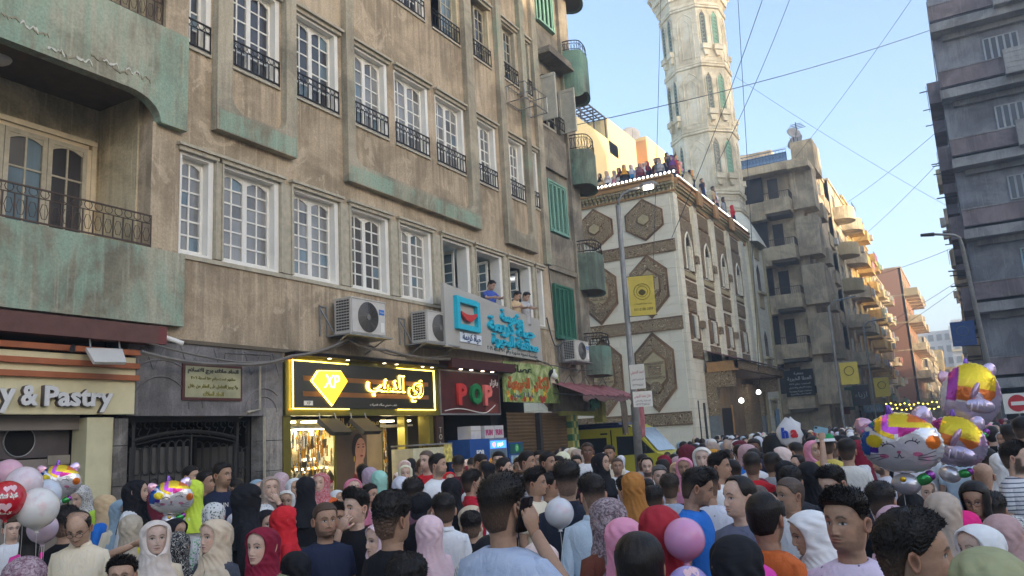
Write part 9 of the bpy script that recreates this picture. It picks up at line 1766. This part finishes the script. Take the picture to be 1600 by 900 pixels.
for i,(x,hc,tc,k) in enumerate(front):
    simple(x+.2,YM+.55+.25*(i%3),13.2,1.52+.12*((i*7)%3),.25*(i%4-1.5),'person with %s head and %s top on the mosque roof front edge'%(cname(hc),cname(tc)),k,hc,tc,ro)
for i in range(12):
    y=YM+.9+i*1.02+.3*math.sin(i*3); hc=['black','darkgrey','pink2','black','brown','black','white','black','maroon','navy','grey','red'][i]; tc=['darkgrey','crimson','grey','brown','black','navy','white','tan','olive','grey','navy','red'][i]
    simple(-11.12+.08*(i%2),y,13.55,1.5+.1*((i*5)%3),PI/2+.3*math.sin(i*2),'person with %s top and %s head on the mosque roof side edge'%(cname(tc),cname(hc)),(2,4,1,6,8,10,3,12,5,14,0,7)[i],hc,tc,ro)
for i,(u,H,lab,tc,mt,yw) in enumerate(((17.3,1.62,'man in a blue waistcoat over pink leaning out of the office window','blue2','cloth',30),(18.55,1.5,'man in a pale printed shirt leaning at the office window, beside another','tan','pat_dots',35),(19.0,1.53,'man in a dark patterned shirt leaning furthest right out of the office window','slate','pat_speckle',25))):
    rt,h=person(XL-.02+.04*i,u,H+4.45,R(65),lab,'m','short',K(tc),None,'m',yaw=yw,pitch=28,arms=('lean','lean'),lod=1,seed=60+i,z=4.45,tmat=mt,ground=False,sleeve='short')
# ======================= things people hold ==================================
def held(lab,name,cat,key,sgn,size,mat,ofs=(0,0,0),tilt=(0,0,0)):
    root,h,rz,base=HEADS[key]; sm=h.sm; z0=h.H-HH*h.hs
    return base,rz,z0,sm
def phone(key,local,rot,mat,lab):
    root,h,rz,base=HEADS[key]; W_=Matrix.Translation(base)@Matrix.Rotation(rz,4,'Z')@Matrix.Translation((local[0]*h.sm,local[1]*h.sm,h.H-HH*h.hs+local[2]*h.sm))@Matrix.Rotation(rot[2],4,'Z')@Matrix.Rotation(rot[0],4,'X')@Matrix.Rotation(rot[1],4,'Y')
    t=thing('phone',lab,'phone',W_.to_translation()); T=lambda a,b,c:tuple(W_@Vector((a,b,c)))
    m=MB(T); w,hh,d=.036,.075,.0045; pts=[(w*sx-(.008 if k in(0,3) else 0)*sx*0,hh*sz) for k,(sx,sz) in enumerate(((-1,-1),(1,-1),(1,1),(-1,1)))]
    r_=.009; P_=[]
    for sx,sz,a0 in ((1,1,0),(-1,1,PI/2),(-1,-1,PI),(1,-1,1.5*PI)):
        for a in (0,PI/6,PI/3,PI/2): P_.append((sx*(w-r_)+r_*math.cos(a0+a),sz*(hh-r_)+r_*math.sin(a0+a)))
    m.prism(P_,-d,d); m.build('body',mat,t)
    MB(T).prism([(p*.94,q*.96) for p,q in P_],-d-.0006,-d-.0001).build('screen',M['black'],t); MB(T).box(-w+.006,-w+.026,d,d+.002,hh-.035,hh-.008).build('lens_block',M['darkgrey'],t,fix=False)
    return t
k1='man in a grey-blue T-shirt holding a phone to his ear'
phone(k1,(-.100,-.015,.075),(-.3,0,PI/2),flat('phone_black',srgb(28,28,30),.25),'black phone held to the ear of the man in grey-blue')
phone('dark haired man in an off-white shirt raising a light blue phone',(.29,-.26,.33),(0,1.35,0),flat('phone_light_blue',srgb(150,190,205),.3),'light blue phone raised above the crowd left of the cat balloon')
phone('woman with glasses holding up a brown phone at the right',(.13,-.36,-.20),(.2,.8,0),flat('phone_brown',srgb(96,56,44),.4),'brown phone held up by the woman with glasses')
# plastic bag held high
bg_=thing('plastic_bag','white plastic carrier bag with blue and red letters held above the crowd','bag',(-2.71,13.7,1.7)); 
TBG=lambda a,b,c:(-2.71+a*.98+b*.2,13.7+a*.2-b*.98,1.84+c)
q=MB(TBG); rb_=np.random.RandomState(2); A=[]
for z,w_ in ((-.2,.10),(-.17,.17),(-.05,.20),(.06,.19),(.13,.15),(.19,.09),(.24,.06)):
    A.append([(w_*math.cos(t)*(1+.08*rb_.randn()),w_*.45*math.sin(t),z+.012*rb_.randn()) for t in np.linspace(0,2*PI,18,endpoint=False)])
q.grid(A,closeu=True); q.build('bag_body',flat('bag_white',srgb(214,214,216),.45,var=.08),bg_,smooth=True)
text('h',bg_,flat('bag_blue',srgb(40,70,170),.5),TBG,-.07,.0,.10,.2,.006,height=.17,bold=.015); text('a',bg_,flat('bag_red',srgb(200,40,50),.5),TBG,.07,-.02,.10,.2,.006,height=.13,bold=.015)
bk_=thing('backpack','black backpack carried high just left of the white plastic bag','bag',(-2.95,13.6,1.6)); q=MB(lambda a,b,c:(-2.98+a,13.72-b,1.55+c)); q.lathe([(0,-.28),(.16,-.26),(.2,-.1),(.19,.15),(.12,.26),(0,.28)],14,ay=.6); q.build('pack',M['black'],bk_,smooth=True); 
# ======================= balloons ============================================
t=NT('foil'); n=t.n.new('ShaderNodeAttribute'); n.attribute_name='pigment'; t.col(n.outputs[0]).set(.16,.55,.6); v=t.pos(True); t.bump(t.noise(v,14,3,.5,1),.25,.02); M['foil']=t.m
t=NT('latex'); t.col(oc(t)).set(.25,0,.5); t.b.inputs['Transmission Weight'].default_value=.12; t.b.inputs['Coat Weight'].default_value=.3; v=t.pos(True)
nz=t.noise(v,9,3); t.col(t.mix(t.math('MULTIPLY',t.ramp(nz,[(.55,0.),(.72,1.)]),.35),oc(t),srgb(230,120,140))); M['latex']=t.m
def pf(name,V,F,col,parent,mat='foil',rot=None):
    pm=PM(); pm.add(V,F,col) if F is not None else pm.grid(V,col); return pobj(name,pm,mat,parent)
def foil(pos,w,face,lab,front=True,roll=0.,tilt=0.,big=True,tall=1.0):
    # face: world heading of the printed side, 0 = towards -Y
    x,y,z=pos; rt=thing('foil_balloon',lab,'balloon',(x,y,z),'cat shaped foil balloons',0); s=w/.6
    Mx=Matrix.Rotation(face,4,'Z')@Matrix.Rotation(roll,4,'Y')@Matrix.Rotation(tilt,4,'X')
    rt.rotation_euler=Mx.to_euler(); rt.scale=(s,s,s)
    nu,nv=144,110; a=np.linspace(0,2*PI,nu,endpoint=False); ph=np.linspace(0,PI,nv); A,Ph=np.meshgrid(a,ph)
    # lens shape: flat ellipsoid, axis along Y, with edge puckers
    r_=np.sin(Ph); yy=-np.cos(Ph); rim=smooth((r_-.85)/.15); puck=1+.012*np.sin(34*A)*rim
    sx,sz=.30,.235*tall; X=sx*r_*np.cos(A)*puck; Z=sz*r_*np.sin(A)*puck; Y=.125*np.sign(yy)*np.abs(yy)**.75; Z=Z-.02*(X/.3)**2*1.0
    P_=np.stack([X,Y,Z],-1); u=X/sx; v_=Z/sz
    W_=np.array([.78,.76,.78,1]); col=np.tile(W_,(*A.shape,1))
    def band(mask,c): col[mask]=np.array(srgb(*c))
    f=(Y<0) if front else (Y<9)
    hl=.30+.35*u*u
    if front:
        q=v_-(-.05+.75*np.abs(u+.12)**1.5+.08)   # hair line
        band(f&(q>.10)&(u<=-.35),(70,90,170)); band(f&(q>.12)&(u>-.6)&(u<=-.1),(232,190,40)); band(f&(q>.28)&(u>-.42)&(u<.25),(214,90,210)); band(f&(q>.16)&(u>0)&(u<.75),(190,40,130)); band(f&(v_>.55)&(u>-.25),(236,200,40)); band(f&(v_>.72)&(u>.2),(226,120,40)); band(f&(q>.2)&(u<-.62),(30,130,120)); band(f&(u<-.5)&(u>-.8)&(v_<.2)&(v_>-.35),(80,40,150)); band(f&(u<-.72)&(v_<.35)&(v_>-.45),(40,90,170)); band(f&((u+.6)**2+(v_-.05)**2<.045),(224,200,40)); band(f&((u-.78)**2*2+(v_-.1)**2<.05),(226,120,40))
        band((Y>=0),(220,180,60))
    else:
        band(v_>-.05,(226,190,50)); band((v_>.45)&(np.abs(u)<.8),(232,200,40)); band((v_<.22)&(v_>-.2)&(u>-.6),(206,110,50)); band((u<-.5)&(v_<.8),(150,50,130)); band((u>.75),(190,150,190)); band((v_<-.25)|((u>.1)&(v_<.0+.12*np.sin(9*u))),(190,176,200)); band((u<-.82),(224,218,226))
    pf('balloon_head',P_,None,col.reshape(-1,4),rt)
    def ell(c,rad,colr,name,rot=0,n=18):
        m=MB(); m.lathe([(math.sin(p),math.cos(p)) for p in np.linspace(.001,PI-.001,n//2+3)],n); V=np.array(m.v)*np.array(rad); cr,sr=math.cos(rot),math.sin(rot); X_=V[:,0]*cr-V[:,2]*sr; Z_=V[:,0]*sr+V[:,2]*cr
        return pf(name,np.stack([X_+c[0],V[:,1]+c[1],Z_+c[2]],-1),np.array(m.f),srgb(*colr),rt)
    def cone(c,dirx,h_,wd,colr,name,inner=None):
        d=np.array([dirx,0,1.]); d/=np.linalg.norm(d); s_=np.array([d[2],0,-d[0]]); rows=[]
        for k in np.linspace(0,1,9):
            rr=wd*math.sqrt(max(0,1-k**2.2))*(1+.04*math.sin(k*40)); rows.append([np.array(c)+d*h_*k+s_*rr*math.cos(t)+np.array([0,1,0])*rr*.35*math.sin(t) for t in np.linspace(0,2*PI,16,endpoint=False)])
        pf(name,np.array(rows),None,srgb(*colr),rt)
        if inner:
            tri=[np.array(c)+d*h_*.12+s_*wd*.6,np.array(c)+d*h_*.12-s_*wd*.6,np.array(c)+d*h_*.78]; tri=[p+np.array([0,-wd*.36,0]) for p in tri]; tri[2][1]+=wd*.18
            pf('inner_ear',np.array(tri),np.array([[0,1,2]]),srgb(*inner),rt)
    cone((-.235,0,.08*tall),-1.15,.13,.075,(228,178,190),'ear',(214,90,140)); cone((.14,0,.17*tall),.28,.13,.08,(224,200,224),'ear',(196,120,190)); cone((-.07,-.01,.2*tall),-.25,.10,.03,(130,90,180),'horn')
    if front:
        sy=lambda x_,z_:-.125*max(0,1-(x_/.3)**2-((z_+.02*(x_/.3)**2)/(.235*tall))**2)**.375-.003
        def stroke(pts,rr,name,c_=(50,28,60)): m=PM(); m.tube([(p,sy(p,q),q) for p,q in pts],[rr]*len(pts),5,srgb(*c_)); pobj(name,m,'cloth2' if 'cloth2' in M else 'skin',rt)
        for cx,cz in ((-.075,-.03),(.09,.005)):
            stroke([(cx+.045*math.cos(t),cz-.0+.028*math.sin(t)) for t in np.linspace(.15,PI-.15,9)],.0042,'painted_eye')
            for t in (.5,.95,1.4): tt=t if cx>0 else PI-t; stroke([(cx+.045*math.cos(tt),cz+.028*math.sin(tt)),(cx+.066*math.cos(tt),cz+.052*math.sin(tt))],.003,'painted_lash')
        stroke([(.0,-.075),(.016,-.105),(.035,-.095)],.003,'painted_mouth'); stroke([(.0,-.075),(-.012,-.108),(-.035,-.102)],.003,'painted_mouth')
        for sg,cx in ((-1,-.1),(1,.13)):
            for k in range(3): stroke([(cx,-.085-.012*k),(cx+sg*.06,-.08-.022*k+.012*sg),(cx+sg*.12,-.07-.035*k+.03*sg)],.0028,'painted_whisker')
        for cx,cz in ((-.11,-.10),(.13,-.07)):
            m=[(cx+.035*math.cos(t),cz+.018*math.sin(t)) for t in np.linspace(0,2*PI,14,endpoint=False)]; pf('painted_cheek',np.array([(p,sy(p,q)+.001,q) for p,q in m]),np.array([list(range(14))]),srgb(226,130,170),rt)
        m=[(.0+.018*math.cos(t)*(1 if math.sin(t)>0 else .7),-.062+.013*math.sin(t)) for t in np.linspace(0,2*PI,10,endpoint=False)]; pf('painted_nose',np.array([(p,sy(p,q)-.001,q) for p,q in m]),np.array([list(range(10))]),srgb(226,120,160),rt)
    else:
        ell((.08,-.09,-.10),(.16,.06,.085),(196,182,206),'puffed_tail'); ell((.02,-.12,.05),(.035,.04,.10),(206,170,200),'tail_tip',-.25); [ell((.0+.06*k,-.14,-.13+.02*k),(.012,.02,.05),(220,206,226),'tail_seam') for k in range(3)]
    # body below
    ell((.02,0,-.30*tall-.02),(.11,.07,.085),(206,202,208),'balloon_body'); ell((.15,0,-.27*tall),(.075,.04,.045),(70,170,90),'balloon_wing',.5); ell((.19,0,-.24*tall),(.04,.03,.04),(150,70,160),'balloon_wing',.5)
    if front: ell((.01,-.066,-.275*tall),(.024,.014,.022),(226,180,40),'gold_heart')
    m=PM(); m.tube([(.0,0,-.37*tall-.02),(.02,.01,-.6),(-.02,0,-.95),(.0,.02,-1.2)],[.002]*4,4,(.6,.6,.6,1)); pobj('ribbon',m,'skin',rt)
    return rt
t=NT('flat_print'); n=t.n.new('ShaderNodeAttribute'); n.attribute_name='pigment'; t.col(n.outputs[0]).set(.4); M['cloth2']=t.m
foil((-.56,7.09,1.77),.60,R(-5),'big smiling cat face foil balloon with rainbow hair at the right',True,roll=R(6),tilt=R(4))
foil((-.046,8.58,2.13),.50,R(10),'tallest foil balloon, upright, seen from its gold and purple back',False,roll=R(14),tall=1.55)
foil((-.22,8.35,1.73),.52,R(-10),'gold and lilac foil balloon seen from the back between the other two',False,roll=R(20),tall=1.1)
foil((-7.1,5.43,1.60),.42,R(55),'small smiling cat foil balloon in the left crowd',True,roll=R(8))
foil((-7.3,4.4,1.84),.36,R(50),'cat foil balloon mostly hidden behind the round white balloons',True,roll=R(12))
def round_balloon(pos,d,col,lab,txt=None,yaw=0):
    x,y,z=pos; rt=thing('round_balloon',lab,'balloon',pos,'round latex balloons'); m=MB(); r=d/2
    prof=[(0,r*1.02)]+[(r*math.sin(p),r*1.02*math.cos(p)) for p in np.linspace(.12,2.5,18)]+[(r*.3,-r*.98),(r*.12,-r*1.1),(.012,-r*1.17),(.018,-r*1.22),(0,-r*1.22)]
    m.lathe(prof,28,(x,y,z)); o=m.build('balloon_skin',M['latex'],rt,smooth=True); o.color=srgb(*col); m=MB(); m.tube([(x,y,z-r*1.2),(x+.01,y,z-r*1.2-.25),(x-.01,y,z-r*1.2-.6)],.0015,4); m.build('string',M['white'],rt)
    if txt:
        d_=Vector((-x,-y,0)).normalized(); s_=Vector((-d_.y,d_.x,0)); rr=r+.002
        def TT(a,b,c): 
            a2=a/rr; c2=c/rr; return tuple(Vector((x,y,z))+(d_*math.cos(a2)*math.cos(c2)+s_*math.sin(a2)*math.cos(c2)+Vector((0,0,math.sin(c2)*1.02)))*(rr+b))
        for s2,zz,w_,h_ in txt: text(s2,rt,M['white'],TT,0.0,zz,.0,.05,.001,width=w_,height=h_,bold=.003)
        for (a0,c0,q) in ((.05,.085,.035),(-.0,.08,.03),(.0,-.05,.04),(-.045,-.045,.035)):
            pts=[(a0+q*(16*math.sin(t)**3)/17,c0+q*(13*math.cos(t)-5*math.cos(2*t)-2*math.cos(3*t)-math.cos(4*t))/17) for t in np.linspace(0,2*PI,22,endpoint=False)]
            MB(TT).prism(pts,0,.001).build('printed_heart',flat('heart_pink_%d%d'%(int(a0*99),int(c0*99)),srgb(236,196,200),.4),rt)
    return rt
round_balloon((-6.58,3.68,1.84),.27,(238,222,226),'white and pink round balloon above the red one'); round_balloon((-6.65,3.9,1.75),.23,(222,230,240),'pale blue tinted round balloon in the left bunch')
round_balloon((-6.1,3.52,1.67),.29,(242,238,232),'largest white round balloon of the left bunch'); round_balloon((-6.15,3.32,1.75),.26,(206,28,44),'red round balloon with white hearts and writing at the left edge',[('عيد سعيد',.025,.15,.05),('كل سنة',-.1,.1,.03)])
round_balloon((-7.4,4.0,1.93),.24,(230,180,196),'pink round balloon cut by the left edge'); round_balloon((-6.4,3.74,1.50),.22,(230,206,222),'pinkish round balloon lowest in the left bunch')
round_balloon((-2.45,4.8,1.48),.19,(224,224,228),'white round balloon between the phone man and the blue blazer'); round_balloon((-1.27,3.75,1.46),.19,(226,158,200),'light pink round balloon beside the deep red scarf'); round_balloon((-1.05,3.1,1.36),.17,(176,160,220),'lavender round balloon with white print at the bottom',[('مبروك',.03,.08,.04)])
# ======================= haze ================================================
hz=MB().box(-610,620,-610,910,-1,52).build('haze',None,fix=False,kind='stuff'); hz['label']='thin evening haze over the street'
hm=bpy.data.materials.new('haze'); hm.use_nodes=True; hn=hm.node_tree; hn.nodes.remove(hn.nodes['Principled BSDF'])
pv=hn.nodes.new('ShaderNodeVolumePrincipled'); pv.inputs['Color'].default_value=(.92,.95,1,1); pv.inputs['Density'].default_value=.003; pv.inputs['Anisotropy'].default_value=.2
hn.links.new(pv.outputs[0],hn.nodes['Material Output'].inputs['Volume']); hz.data.materials.append(hm)
